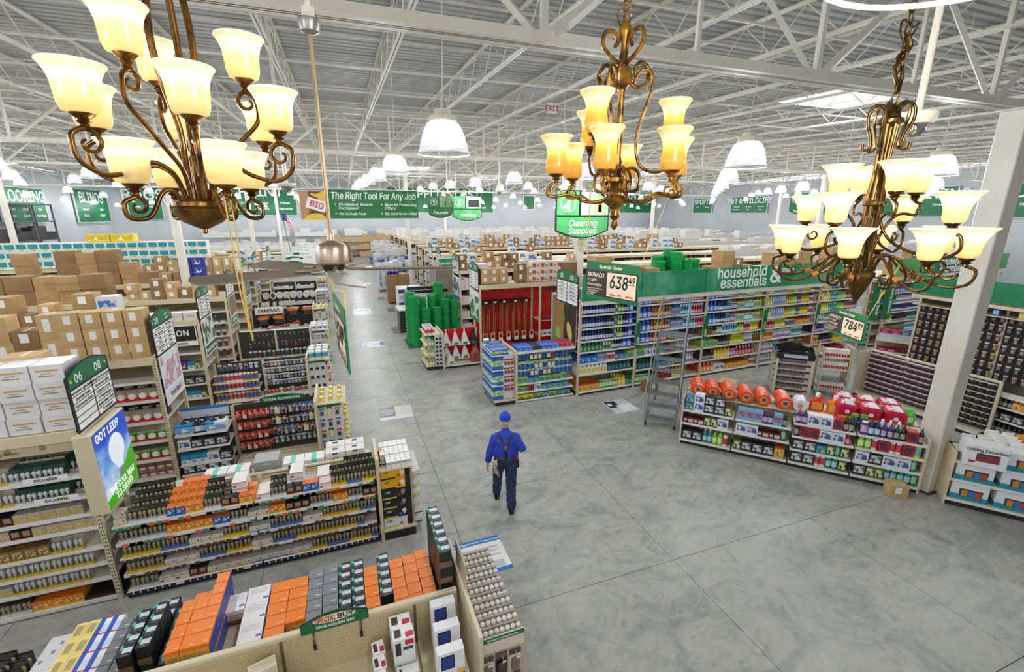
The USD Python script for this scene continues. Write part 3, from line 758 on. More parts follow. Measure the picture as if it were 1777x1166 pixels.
# ------------------------------------------------------------------ shelving
def gondola(label, f, L, depth, shelves, top, bays=1, posts=False, back=None, cat='shelving unit', name='shelving_unit', group=None, perf=False, deck_lip=0.0, ends=False, kick=.09):
    """Shelving seen from its front (v = 0). shelves: heights, the first is the base deck; a list per bay is allowed. bays: a count or the widths."""
    t = thing(name, label, cat, f.p(0, 0), f.a, group)
    ws = [L / bays] * bays if isinstance(bays, int) else bays
    back = back or beige_d
    part(t, 'kick_plate', G().box(0, L, .03, depth, 0, kick), kick_m)
    if back is not False:
        part(t, 'back_panel', G().box(0, L, depth - .03, depth, kick, top), back)
    u = 0
    for b, w in enumerate(ws):
        zs = shelves[b] if isinstance(shelves[0], (list, tuple)) else shelves
        for i, z in enumerate(zs):
            vd = 0 if i == 0 else .03
            sp = part(t, 'base_deck' if i == 0 else 'shelf', G().box(u + .012, u + w - .012, vd, depth - .03, z - .025, z), beige if i == 0 else white_m)
            part(sp, 'price_rail', G().box(u + .012, u + w - .012, vd - .012, vd, z - .042, z + .004), rail_w)
        u += w
    us = [0.0]
    for w in ws:
        us.append(us[-1] + w)
    for k, u in enumerate(us):
        v0 = -.03 if posts else depth - .06
        g = G().box(u - .03, u + .03, v0, v0 + .05, 0, top)
        up = part(t, 'upright', g, beige)
        if perf and v0 < 0:
            h = G()
            for z in np.arange(.1, top, .055):
                for q in (-.012, .012):
                    h.box(u + q - .005, u + q + .005, v0 - .002, v0, z, z + .022)
            part(up, 'slot_holes', h, grey_d, kind='stuff')
        if posts:
            part(t, 'upright', G().box(u - .03, u + .03, depth - .05, depth, 0, top), beige)
    if deck_lip:
        part(t, 'top_deck', G().box(0, L, 0, depth, top - .02, top), beige)
        part(t, 'front_beam', G().box(0, L, -.04, 0, top - deck_lip, top + .01), beige)
        part(t, 'back_beam', G().box(0, L, depth, depth + .03, top - deck_lip, top + .01), beige)
    if ends:
        for u in ((0, L) if ends is True else ends):
            part(t, 'end_panel', G().box(u - .015, u + .015, 0, depth, 0, top), beige)
    return t


def tags(f, L, z, n, mats, where):
    """Price tickets on a rail: too small to pick apart."""
    for m, k in mats:
        g = G()
        for i in range(n):
            if rnd.random() < k:
                u = (i + .5) * L / n
                g.box(u - .03, u + .03, -.016, -.011, z - .04, z)
        if g.n:
            p = part(f, 'price_ticket', g, m, kind='stuff')


def listing(where, x, y0, y1, z0, z1, face, left, right, l1, r1, poster=None, pz=None):
    """The arched aisle board: green head with two numbers, two columns of names. It stands in the plane x, read from +x (face 1) or -x (-1)."""
    t = thing('aisle_sign', f'arched green aisle sign {left} and {right}, {where}', 'aisle sign', (0, 0, 0))
    W_, H = y1 - y0, z1 - z0
    u = (0, 1, 0) if face > 0 else (0, -1, 0)
    o = np.array((x, y0 if face > 0 else y1, z0))
    arch = [(0, 0), (W_, 0), (W_, H * .86)] + [(W_ * (1 - k / 12), H * (.86 + .14 * math.sin(PI * k / 12))) for k in range(1, 12)] + [(0, H * .86)]
    P = Polygon(arch)
    part(t, 'board', G().plate(P.buffer(.012), .016, o, u), black)
    n = np.array((face, 0, 0)) * .016
    gh = part(t, 'green_head', G().plate(P.intersection(sbox(.02, H * .68, W_ - .02, H)).buffer(-.006), .004, o + n, u), green)
    rows = max(len(l1), len(r1), 6)
    h = H * .64 / rows
    U = np.array(u)
    for c, names in ((0, l1), (1, r1)):
        for k in range(rows):
            a = W_ * (.03 + .49 * c)
            q = o + n + U * a + np.array((0, 0, H * .66 - (k + 1) * h))
            ns = part(t, 'name_strip', G().plate(sbox(0, .006, W_ * .46, h - .006), .003, q, u), white)
            if k < len(names) and names[k]:
                part(ns, 'lettering', G().text(names[k], h * .42, q + n * .25 + U * W_ * .23 + np.array((0, 0, h * .3)), u, center=True, d=.001), black)
    for txt, a in ((left, .24), (right, .72)):
        part(gh, 'number', G().text(txt, H * .13, o + n * 1.3 + U * W_ * a + np.array((0, 0, H * .74)), u, center=True, d=.002), white)
    for a, d in ((.08, -1), (.9, 1)):
        part(gh, 'arrow', G().plate(Polygon([(0, 0), (0, .05), (.045 * d, .025)]), .003, o + n * 1.3 + U * W_ * a + np.array((0, 0, H * .76)), u), yellow)
    return t


def panel(name, label, cat, o, u, w, h, layers, d=.015, back=white, group=None):
    """A flat board with prints: layers = (shape, material, part name, proud) or ('text', string, height, x, z, material[, center, slant])."""
    t = thing(name, label, cat, group=group)
    U, o = np.array(u, float), np.array(o, float)
    N = np.cross(U, (0, 0, 1.0))
    part(t, 'board', G().plate(sbox(0, 0, w, h), d, o, u), back)
    for k, l in enumerate(layers):
        if l[0] == 'text':
            _, s, hh, a, z, m = l[:6]
            part(t, 'lettering', G().text(s, hh, o + N * (d + .0035) + U * a + np.array((0, 0, z)), u, center=l[6] if len(l) > 6 else False, slant=l[7] if len(l) > 7 else 0.0, d=.002), m)
        else:
            part(t, l[2], G().plate(l[0], .002, o + N * (d + (.0006 * k if len(l) < 4 else l[3])), u), l[1])
    return t


def filled(f, z, u0, u1, keys, where, v=.03, pat=(2, 5), zs=1.0, back=0):
    """Fills a shelf from u0 to u1 with runs of the given kinds."""
    seq, u = [], u0
    ks = list(keys)
    while u < u1 - .08:
        key = rnd.choice(ks)
        w = KIND[key][3][0] + .004
        n = min(rnd.randint(*pat), int((u1 - u) / w))
        if n < 1:
            small = [k for k in ks if KIND[k][3][0] + .004 <= u1 - u]
            if not small:
                break
            key, n = rnd.choice(small), 1
            w = KIND[key][3][0] + .004
        if seq and seq[-1][0] == key:
            seq[-1] = (key, seq[-1][1] + n, seq[-1][2])
        else:
            seq.append((key, n, LOOK[key]))
        u += n * w
    return run(f, z, u0, seq, where, v, zs=zs, back=back)


class Looks(dict):
    def __missing__(s, k):
        return KIND[k][1].replace('_', ' ')


LOOK = Looks()
LOOK.update(bulb_black_yellow='black bulb pack in yellow tray', bulb_black_blue='black bulb pack in blue tray', bulb_black_white='black bulb pack in white tray', bulb_frost_yellow='frosted bulb pack with yellow base',
            bulb_frost_green='green-edged frosted bulb pack', bulb_blue_dark='dark blue bulb pack', bulb_orange='amber bulb box with orange lid', bulb_blue='blue bulb box with orange lid', bulb_white='white bulb box with yellow stripe',
            bulb_white_blue='white bulb box with blue stripe', bulb_black_box='black bulb box with orange stripe', bulb_white_red='long white bulb box with red stripe', bulb_pack_amber='brown amber bulb box', bulb_pack_grey='grey bulb box with yellow corner',
            dish_pink='pink dish soap bottle', dish_blue='blue dish soap bottle', dish_navy='navy dish soap bottle', dish_green='green dish soap bottle', dish_clear='clear grey dish soap bottle', amber='amber cleaner bottle with pink label',
            amber_yellow='golden brown cleaner bottle', olive='olive cleaner bottle', purple='purple cleaner bottle', teal='teal cleaner bottle', lemon='lemon yellow cleaner bottle', pale_blue='pale blue cleaner bottle', lime='lime green cleaner bottle',
            black_round='black cleaner bottle', gold_round='gold cleaner bottle', spray_white='white spray bottle', spray_blue='blue spray bottle', spray_orange='orange spray bottle', spray_black='black spray bottle', spray_yellow='yellow spray bottle',
            spray_red='red spray bottle', jug_blue='big blue jug', jug_white='cream white jug', jug_green='green jug', jug_dark_green='dark green jug', jug_yellow='yellow jug', jug_crimson='crimson jug', jug_orange='orange jug',
            can_green='green canister', can_mint='dark mint canister', can_orange='orange canister', can_white='white canister', tub_purple='purple wipes tub', tub_yellow='yellow wipes tub', tub_aqua='aqua wipes tub', box_blue='blue detergent box',
            box_sky='sky blue detergent box', box_lime='lime detergent box', box_amber='amber box with brown top', box_yellow='yellow sponge box', box_grass='grass green sponge box', box_azure='azure sponge box', box_red='red detergent box',
            box_white='white printed carton', box_black='black printed carton', box_olive='olive green carton', box_wine='flat wine red carton', box_teal='teal and white carton', box_purple='long purple wrap box',
            pack_red='red hanging pack', pack_orange='orange hanging pack', pack_white='white hanging pack', pack_white_blue='white hanging pack with blue header', pack_black='black hanging pack', pack_yellow='yellow hanging pack', pack_tan='tan hanging pack',
            pack_purple='purple hanging pack', pack_teal='teal hanging pack', pack_dark='dark hanging pack', tool_red='red hanging tool pack', tool_teal='teal hanging tool pack', tool_dark='dark hanging tool pack', spec_pack='white pack with black gloves',
            red_stick='white pack with red brush', green_pad='lime pack with blue pad', blue_brush='blue scrub brush pack', white_brush='white scrub brush pack', glasses_pink='plum-lensed sunglasses on card', glasses_black='brown-lensed sunglasses on card',
            glasses_green='olive reading glasses on card', tackle_a='tan hardware pack with yellow header', tackle_b='dark hardware pack', tackle_c='maroon hardware pack', alarm_red='white smoke alarm on red base', alarm_green='lime boxed smoke alarm',
            alarm_box='small red-banded alarm box')


def pegs(f, rows, u0, u1, keys, where, v=.0, cols=None, pick=None, sc=1.0):
    """Hooks in rows: rows = heights of the packs' lower edges."""
    n = cols or int((u1 - u0) / .12)
    for r, z in enumerate(rows):
        for i in range(n):
            key = pick(r, i, n) if pick else rnd.choice(keys)
            if key is None:
                continue
            put(key, f.p(u0 + (i + .5) * (u1 - u0) / n, v, z), f.a, f'{LOOK[key]}, {nth(i + 1)} from left in {nth(r + 1)} row, {where}', None, None if sc == 1 else (sc, sc, sc))


def stuff_rows(f, L, depth, levels, where, palette, seed=0, name='shelf_goods', h=.22, w=(.08, .2), fill=.9):
    """Goods too far off to tell apart: one object, each box its own colour."""
    r = random.Random(seed)
    g = G()
    for z in levels:
        u = .02
        while u < L - .1:
            ww, hh = r.uniform(*w), r.uniform(.5, 1) * h
            if r.random() < fill:
                x, y, _ = f.p(u + ww / 2, .06 + depth * .3)
                g.join(G().box(-ww / 2 + .004, ww / 2 - .004, -depth * .3, depth * .3, 0, hh).move(x, y, z, f.a))
            u += ww
    single(name, g, palette, f'mixed packed goods filling {where}', 'shelf goods', kind='stuff')


def island(name, cols, rough=.45):
    if name not in MATS:
        MATS[name] = usdkit.material(stage, f'{W}/Looks/{name}', {'g': ('geometry', {}), 'r': ('rgb_ramp', {'ramp': [(i / len(cols), lin(c)) for i, c in enumerate(cols)], 'interpolate': False}), 'p': ('principled_bsdf', {'roughness': rough})},
                                    [('g.random_per_island', 'r.fac'), ('r.color', 'p.base_color')], surface='p.BSDF')
    return MATS[name]


mixed = island('mixed_goods', ['d8d6d2', '3a3c42', '8a6f4e', 'b03030', 'e6e4e0', '2f5f9a', 'a8a6a2', '5a4a3c', 'd8b83c', '2f7a4a', 'c9c5be', '6a6a6e'])
pale = island('pale_goods', ['d2d0cc', '8f8d88', 'b89c74', '6a6a6e', '98744c', 'd8d6d2', '4a78a8', '5f7a5c', 'a8503c', '3a3c42'])
blues = island('laundry_goods', ['2f5fb0', 'e2e4ea', '6f9ad0', '4a3f8a', '1f3f80', 'c8d4e8', '3f8fb8', 'd86a2c', '8fb8e0', 'f0f0f4'])


def cartons(f, z, u0, u1, where, keys, layers=2, v=.05, fill=.92, jit=.02, dv=0.0):
    """Rows of cartons on a top deck, one stack beside the other."""
    for l in range(layers):
        u, zz = u0 + rnd.uniform(0, .12) * l, z
        n = 0
        if l == 0:
            base = []
            while u < u1 - .3:
                key = rnd.choice(keys)
                w, d, h = KIND[key][3]
                if u + w > u1:
                    break
                if rnd.random() < fill:
                    n += 1
                    base.append((u, w, d, h, key))
                    put(key, f.p(u + w / 2, v + d / 2 + rnd.uniform(0, jit), z), f.a + rnd.uniform(-.04, .04), f'{looks_c(key)}, {nth(n)} from left in bottom layer, {where}')
                else:
                    base.append(None)
                u += w + .012
        else:
            nxt = []
            for b in base:
                if b is None or rnd.random() > .62:
                    nxt.append(None)
                    continue
                u, w, d, h, key = b
                n += 1
                put(key, f.p(u + w / 2, v + d / 2 + rnd.uniform(0, jit), z + h + .002), f.a + rnd.uniform(-.05, .05), f'{looks_c(key)}, {nth(n)} from left in {nth(l + 1)} layer, {where}')
                nxt.append((u, w, d, h, key) if l == 1 else None)
                z_ = z
            base = [None if b is None else (b[0], b[1], b[2], b[3] * 2 + .002, b[4]) for b in nxt]


def looks_c(key):
    return {'carton_a': 'labelled brown carton', 'carton_b': 'taped brown carton', 'carton_c': 'dark brown labelled carton', 'carton_d': 'wide plain carton', 'carton_e': 'small tan labelled carton', 'carton_f': 'tall tan labelled carton',
            'carton_w': 'white printed carton', 'carton_bulb': 'white bulb carton', 'carton_blue': 'blue printed carton', 'carton_orange': 'white and orange carton'}[key]


def arch_board(w, h, rise):
    return Polygon([(0, 0), (w, 0), (w, h)] + [(w * (1 - k / 12), h + rise * math.sin(PI * k / 12)) for k in range(1, 12)] + [(0, h)])

# ------------------------------------------------------------------ nearest double shelf (bottom of the picture)
zA = .78
t = thing('low_double_shelf', 'beige pegboard double shelf with deep trays nearest the viewer', 'shelving unit')
part(t, 'spine_panel', G().box(-4.6, .8, 3.86, 3.90, .0, 1.10), beige_d)
part(t, 'top_rail', G().rbox(-4.6, .8, 3.85, 3.91, 1.10, 1.14, .008), beige)
for x in (-3.3, -2.08, -.86, .36):
    part(t, 'slotted_strip', G().box(x - .012, x + .012, 3.852, 3.86, .6, 1.10), M('slot_shadow', '6a5c42'))  # flat strip, its dark colour painted for the shade in the slots
    part(t, 'tray_shelf', G().box(x - 1.2, min(x - .01, .79), 3.90, 4.78, zA - .03, zA), beige)
    part(t, 'tray_shelf', G().box(x - 1.2, x - .01, 3.1, 3.86, .6, .63), beige)
    part(t, 'price_rail', G().box(x - 1.2, x - .01, 4.78, 4.795, zA - .045, zA + .004), rail_w)
part(t, 'tray_shelf', G().box(.37, .79, 3.1, 3.86, .6, .63), beige)
part(t, 'tray_shelf', G().box(.37, .79, 3.90, 4.78, zA - .03, zA), beige)
part(t, 'kick_plate', G().box(-4.6, .8, 3.15, 4.72, 0, .1), kick_m)
part(t, 'base_deck', G().box(-4.6, .8, 3.1, 4.75, .1, .13), beige)
g = G()
for i in range(110):
    for j in range(8):
        g.box(-2.7 + i * .032 - .003, -2.7 + i * .032 + .003, 3.8585, 3.86, .68 + j * .05, .686 + j * .05)
part(t, 'peg_holes', g, M('peg_shadow', '8f7c55'), kind='stuff')  # flat marks, their darker colour painted for the shade in the holes

U = F(0, 3.93)


def column(key, x, n, layers, what, y0=3.95, dirn=1, z=zA):
    w, d, h = KIND[key][3]
    for l in range(layers):
        for k in range(n if isinstance(n, int) else n[l]):
            side = f', {nth(l + 1)} layer' if layers > 1 else ''
            put(key, (x + rnd.uniform(-.003, .003), y0 + (k + .5) * (d + .003), z + l * (h + .001)), rnd.uniform(-.015, .015), f'{what}, {nth(k + 1)} from the pegboard{side}', what)


column('orange_box', .555, 5, 1, 'orange bulb box in right-hand column of near shelf', y0=4.0)
column('orange_box', .405, 5, 1, 'orange bulb box second column from shelf end', y0=3.97)
column('orange_box', .255, 5, 1, 'orange bulb box third column from shelf end', y0=3.95)
column('spot_box', .112, 5, 1, 'black spotlight box between orange columns', y0=4.2)
column('orange_box', -.03, 5, 1, 'orange bulb box beside paired black columns', y0=3.93)
column('spot_box', -.17, 6, 1, 'black spotlight box behind special buy sign', y0=4.06)
column('spot_box', -.305, 6, 1, 'black spotlight box in left column behind sign', y0=4.06)
column('grey_box', -.45, 5, 1, 'slim grey box in right grey column', y0=4.12)
column('grey_box', -.605, 5, 1, 'slim grey box in left grey column', y0=4.1)
column('orange_wide', -.775, 4, 1, 'wide orange bulb box beside grey columns', y0=4.18)
column('orange_wide', -.96, 5, 1, 'wide orange bulb box next to white boxes', y0=4.03)
column('white_red_box', -1.18, 3, 1, 'white and red box on bare tray', y0=4.1)
column('white_red_box', -1.4, 1, 1, 'white and red box at back beside orange tower', y0=4.55)
for q, x in enumerate((-1.51, -1.625, -1.74)):
    column('orange_slim', x, (6, 6 if q == 0 else 4), 2, f'slim orange bulb box in {nth(q + 1)} column of orange tower', y0=4.0 + .0 * q)
column('spot_slim', -1.86, 5, 1, 'slim black spotlight box left of orange tower', y0=4.1)
column('spot_slim', -2.0, (6, 4), 2, 'stacked slim black spotlight box in middle tower', y0=4.15)
column('spot_slim', -2.12, (6, 4), 2, 'stacked slim black spotlight box in left tower', y0=4.1)
column('grey_slim', -2.24, 6, 1, 'dark grey slim box beside black tower', y0=4.0)
column('grey_slim', -2.35, 6, 1, 'dark grey slim box beside blue boxes', y0=4.0)
column('blue_box', -2.46, 4, 1, 'blue and white box in right blue column', y0=4.1)
column('blue_box', -2.56, 4, 1, 'blue and white box in left blue column', y0=4.1)
column('yellow_box', -2.66, 4, 1, 'yellow and white box in right yellow column', y0=4.1)
column('yellow_box', -2.76, 4, 1, 'yellow and white box in left yellow column', y0=4.1)
column('white_tray', -2.91, 2, 1, 'flat white tray box at far left of near shelf', y0=4.1)
column('spot_box', .715, 6, 4, 'black spotlight box in the tall stack by end panel', y0=3.95)
for q in range(6):
    for k in range(9):
        put('bulb_black_white', (-3.1 - q * .105, 3.98 + k * .085, zA + .05 * (q > 0)), 0, f'black bulb pack in far-left dark mass, {nth(k + 1)} from pegboard, {nth(q + 1)} column')

# front side goods
for k, (y, z) in enumerate(((3.72, .66), (3.45, .66), (3.2, .66))):
    for l in range(2):
        put('screen_box', (.62 - .02 * k, y, .63 + l * .271 - .0), 0, f'white box with blue screen, {nth(k + 1)} from pegboard, {"upper" if l else "lower"} layer', None)
for k in range(5):
    if k < 2:
        put('white_slim', (.2 + .012 * k, 3.76 - k * .15, .63), 0, f'white slim box under the {nth(k + 1)} headphone box', None, (1, 1.3, 1.3))
    put('headset_box' if k < 2 else 'white_slim', (.2 + .012 * k, 3.76 - k * .15, .63 + (.184 if k < 2 else 0)), 0, f'white {"headphone" if k < 2 else "slim"} box, {nth(k + 1)} from pegboard beside bare tray', None)
for k in range(4):
    put('headset_box', (-.02, 3.70 - k * .16, .63), .1, f'headphone box in outer column, {nth(k + 1)} from pegboard', None, (.55, 1, 1))
put('white_slim', (-1.0, 3.72, .63), .25, 'white slim box lying under the tan camera box', None, (1.3, 1.4, 1))
put('camera_box', (-1.0, 3.72, .772), .25, 'tan camera box with blue band leaning on near pegboard', None)
kind('camera_unit', 'security_camera_kit', 'camera kit', [('housing', G().rbox(-.11, .11, -.08, .08, 0, .09, .02), black), ('lens', G().tube([(0, -.08, .05), (0, -.12, .05)], [.03, .026], 12), grey_d), ('bracket', G().box(-.03, .03, -.02, .02, .09, .15), grey_d)], (.22, .2, .15))
put('camera_unit', (-.72, 3.62, .63), -.3, 'black camera unit on lower tray beside tan box')
boxk('note_card', 'shelf_note', 'card', .11, .012, .14, C('3c3a40'), [(.38, .5, .62, .75, C('a8b03a'), 'leaf_print'), (.2, .2, .8, .3, C('b8b8b8'), 'lettering')])
put('note_card', (-.28, 3.25, .63), 0, 'small dark card standing on bare near tray')

# SPECIAL BUY sign clipped on the pegboard
t = thing('special_buy_sign', 'arched green sign reading special buy on near pegboard', 'sign')
o = np.array((-.68, 3.84, 1.12))
part(t, 'board', G().plate(arch_board(.6, .11, .075), .012, o), black)
part(t, 'green_face', G().plate(arch_board(.6, .11, .075).buffer(-.006), .003, o - (0, .012, 0)), green)
el = affinity.translate(affinity.scale(Point(0, 0).buffer(1, 24), .19, .043), .3, .118)
part(t, 'white_oval', G().plate(el, .002, o - (0, .015, 0)), C('f2ddc0'))
part(t, 'lettering', G().text('SPECIAL', .052, o + (.125, -.017, .094), d=.002, width=.185), C('b8242c'), 'red lettering')
part(t, 'lettering', G().text('BUY', .052, o + (.32, -.017, .094), d=.002, width=.145), black, 'black lettering')
part(t, 'lettering', G().text('While supplies last!', .033, o + (.3, -.015, .03), d=.002, center=True, width=.34), white)
for x in (.1, .52):
    part(t, 'clip', G().box(o[0] + x - .008, o[0] + x - .003, 3.845, 3.85, .94, 1.14).box(o[0] + x + .003, o[0] + x + .008, 3.845, 3.85, .94, 1.14).box(o[0] + x - .012, o[0] + x + .012, 3.84, 3.852, .9, .96), black)

# end display of boxed round bulbs
t = thing('end_display', 'beige end display holding rows of boxed round bulbs', 'end display')
part(t, 'side_panel', G().rbox(.83, .87, 3.12, 4.5, 0, 1.26, .006), beige)
part(t, 'tray', G().box(.87, 1.36, 3.3, 4.5, .86, .88), beige)
part(t, 'tray', G().box(.87, 1.36, 3.3, 4.5, .45, .47), beige)
part(t, 'front_panel', G().box(.88, 1.35, 3.29, 3.31, .1, 1.0), C('c8b49a'))
part(t, 'kick_plate', G().box(.85, 1.36, 3.2, 4.5, 0, .1), kick_m)
part(t, 'header_card', G().box(.89, 1.32, 3.275, 3.288, .86, 1.04), C('e6d6c4'))
part(t, 'header_stripe', G().box(.89, 1.32, 3.27, 3.276, .99, 1.04), green)
part(t, 'lettering', G().text('Wireless Headphones', .022, (1.1, 3.27, 1.005), center=True, d=.001), white)
for r in range(11):
    for c in range(8):
        put('tray_bulb', (.905 + c * .056, 3.38 + r * .104, .88 + .012 * (r % 2)), 0, f'boxed white round bulb, {nth(c + 1)} in {nth(r + 1)} row from front of end display')
for k in range(3):
    for l in range(2):
        put('shaver_pack' if (k + l) % 2 == 0 else 'shaver_dark', (.95 + k * .14, 3.285, .56 - l * .3), 0, f'{"cream" if (k + l) % 2 == 0 else "black"} shaver pack on hook, {nth(k + 1)} from left, {"lower" if l else "upper"} row')
t = thing('small_aisle_sign', 'narrow upright sign with green edge on bulb end display', 'sign')
part(t, 'board', G().box(.862, .874, 3.72, 4.15, 1.26, 1.52), C('c9b8a0'))
part(t, 'green_edge', G().box(.874, .878, 3.72, 4.15, 1.44, 1.52), green)
for k in range(5):
    part(t, 'name_strip', G().box(.874, .877, 3.76, 4.11, 1.28 + k * .03, 1.3 + k * .03), C('a8735c'))

# floor posters
def decal(label, x0, x1, y0, y1, rz, layers, base=white):
    t = thing('floor_poster', label, 'floor poster', ((x0 + x1) / 2, (y0 + y1) / 2, 0), rz)
    w, h = x1 - x0, y1 - y0
    part(t, 'sheet', G().box(-w / 2, w / 2, -h / 2, h / 2, .0005, .002), base)
    for k, l in enumerate(layers):
        if l[0] == 'text':
            part(t, 'lettering', G().text(l[1], l[2], (-w / 2 + l[3] * w, -h / 2 + l[4] * h, .0035), (1, 0, 0), (0, 1, 0), d=.0006), l[5])
        else:
            part(t, 'print', G().box(-w / 2 + l[0] * w, -w / 2 + l[2] * w, -h / 2 + l[1] * h, -h / 2 + l[3] * h, .002, .0028 + .0002 * k), l[4])


fblue, fgrey, fnavy = C('2f7ac0', .3), C('c4c6ca', .3), C('22304f', .3)
decal('white floor poster with blue edges beside the bulb display', 1.08, 1.9, 5.12, 5.86, .0, [(0, .85, 1, 1, fblue), (.4, 0, 1, .1, fblue), ('text', 'Intelligent Wire-Free Alarms', .04, .1, .89, white), (.05, .68, .9, .72, fgrey), (.05, .58, .9, .61, fgrey), (.05, .45, .9, .48, fgrey), (.5, .12, .9, .3, fgrey)])
decal('grey and cream floor poster in aisle nearest the phone display', .5, 1.32, 10.72, 11.5, -.02, [(0, .22, .48, 1, C('6f7078', .3)), (.5, .3, .98, .96, C('d8d4c4', .3)), ('text', 'Smart Home', .06, .05, .72, white), ('text', 'Security', .06, .05, .58, white), (.05, .4, .35, .44, white)], C('dfe0e4', .3))
decal('white floor poster with two blue ends farther up aisle', .38, 1.2, 17.45, 18.3, -.05, [(0, .1, .25, .75, fblue), (.8, .2, 1, .85, fblue), (.3, .4, .75, .6, fgrey)])
decal('pale floor poster farthest up the aisle', .2, 1.1, 23.7, 25.2, 0, [(.2, .55, .5, .65, fnavy), (.5, .6, .9, .7, fnavy), (.1, .2, .9, .3, fgrey)], C('d8dade', .3))
decal('navy and white floor poster before cleaning shelves', 6.16, 6.86, 9.1, 9.88, .0, [(0, 0, 1, 1, C('d4d6dc', .3)), (.05, .45, .5, .95, fnavy), (.35, .1, .98, .6, C('f0f1f4', .3)), (.1, .6, .25, .8, white), (.6, .75, .9, .9, fgrey)])
for k, (x, y) in enumerate(((.35, 33.5), (1.1, 34.2))):
    decal(f'distant white floor poster, {nth(k + 1)} from left, far up the aisle', x, x + .6, y, y + .8, 0, [(.2, .3, .8, .6, fgrey)])

# ------------------------------------------------------------------ light bulb shelves
fC = F(-3.06, 6.33)
zC = [.11, .36, .6, .83, 1.07]
t = gondola('low beige shelving full of light bulb packs behind near shelf', fC, 3.2, .62, zC, 1.16, 2, perf=False)
part(t, 'top_rail', G().rbox(0, 3.2, .59, .64, 1.15, 1.19, .008), beige)
part(t, 'tray_shelf', G().box(0, 3.2, .64, 1.3, .9, .92), beige)
part(t, 'back_base', G().box(0, 3.2, .62, 1.25, .0, .12), kick_m)
for z, ms in zip(zC, ([(C('232a58'), .9)], [(C('5a3a34'), .7)], [(C('5a3a34'), .75)], [(C('3f8a5a'), .5), (C('e8622c'), .3)], [(C('3f8a5a'), .55), (C('e8622c'), .3)])):
    tags(t, 3.2, z, 40, ms, '')
S = lambda k, n: (k, n, LOOK[k])
rows = [
    [S('bulb_black_white', 3), S('bulb_white_red', 2), S('bulb_black_box', 2), S('bulb_white', 4), S('bulb_white_blue', 4), S('bulb_white', 2), S('bulb_black_yellow', 2), S('bulb_black_blue', 3), S('bulb_black_yellow', 3), S('bulb_black_blue', 2)],
    [S('bulb_black_yellow', 4), S('bulb_white', 3), S('bulb_black_blue', 3), S('bulb_black_yellow', 3), S('bulb_white', 2), S('bulb_black_blue', 3), S('bulb_black_yellow', 8), S('bulb_black_blue', 1)],
    [S('bulb_black_yellow', 4), S('bulb_black_blue', 3), S('bulb_white', 3), S('bulb_black_yellow', 3), S('bulb_white_blue', 2), S('bulb_black_blue', 4), S('bulb_white', 2), S('bulb_black_yellow', 5), S('bulb_black_blue', 2)],
    [S('bulb_black_white', 5), S('bulb_orange', 5), S('bulb_blue', 2), S('bulb_black_white', 2), S('bulb_white', 2), S('bulb_orange', 2), S('bulb_black_box', 3), S('bulb_black_white', 3), S('bulb_orange', 2), S('bulb_black_white', 2), S('bulb_black_box', 2)],
]
for z, seq, nm in zip(zC, rows, ('bottom', 'second', 'middle', 'fourth')):
    run(fC, z, .05, seq, f'{nm} bulb shelf', back=3)
run(fC, zC[3], 2.85, [], '')
# sloped top trays: two rows deep
u = run(fC, 1.07, .03, [S('bulb_white', 1)], 'left end of top bulb shelf', v=.06)
run(fC, 1.156, .03, [S('bulb_white', 1)], 'stacked at left end of top bulb shelf', v=.08)
top = [S('bulb_black_white', 4), S('bulb_blue', 2), S('bulb_orange', 2), S('bulb_black_white', 2), S('bulb_black_box', 2), S('bulb_orange', 2), S('bulb_white_red', 1), S('bulb_black_white', 2), S('bulb_black_box', 2), S('bulb_blue', 2),
       S('bulb_white_red', 1), S('bulb_black_yellow', 2), S('bulb_black_blue', 2), S('bulb_black_yellow', 2), S('bulb_black_blue', 2)]
run(fC, 1.07, .18, top, 'front row of top bulb shelf', v=.05)
run(fC, 1.11, .18, [S('bulb_black_white', 4), S('bulb_orange', 4), S('bulb_black_white', 2), S('bulb_black_box', 2), S('bulb_orange', 2), (None, .17, ''), S('bulb_black_white', 2), (None, .4, ''), S('bulb_white_red', 1), S('bulb_black_yellow', 2), S('bulb_black_blue', 2), S('bulb_black_yellow', 1), S('bulb_black_blue', 2)], 'second row of top bulb shelf', v=.19)
run(fC, 1.15, .18, [S('bulb_black_white', 4), S('bulb_orange', 4), S('bulb_black_white', 2), S('bulb_black_box', 2), (None, .6, ''), S('bulb_black_white', 2), (None, .55, ''), S('bulb_black_yellow', 2), S('bulb_black_blue', 2)], 'third row of top bulb shelf', v=.33)
run(fC, 1.195, .18, [S('bulb_black_white', 4), (None, .1, ''), S('bulb_orange', 3)], 'back row of top bulb shelf', v=.45)
for k, u in enumerate((.28 + 1.15, 2.15)):
    for l in range(2):
        put('bulb_white_red', fC.p(u, .3, 1.16 + l * .092), 0, f'long white bulb box stacked {"upper" if l else "lower"} on {nth(k + 1)} pile of bulb shelf')
# goods on the back tray
fT = F(-3.06, 7.02)
for k, (u, key, z) in enumerate(((1.0, 'teal_box', .92), (1.3, 'teal_box', .92), (2.05, 'teal_box', .92), (2.35, 'teal_box', .92), (2.66, 'trim_box', .96), (2.96, 'trim_box', .96))):
    put(key, fT.p(u, .16, z + .02), 0, f'white boxed {"round light with teal stripe" if key == "teal_box" else "recessed light with ring picture"}, {nth(k + 1)} from left behind bulb shelves')
for k in range(2):
    put('trim_box', fT.p(2.66 + .3 * k, .38, .98), 0, f'white recessed light box in back row, {nth(k + 1)} from left')
for k in range(4):
    put('grey_fixture_box', fT.p(1.68, .2, .92 + k * .092), 0, f'grey light fixture box, {nth(k + 1)} up the grey stack')
for k in range(4):
    put('camera_unit', fT.p(.25 + .2 * k, .12, .94), .2 * k, f'black spotlight fixture, {nth(k + 1)} from left behind bulb shelves')
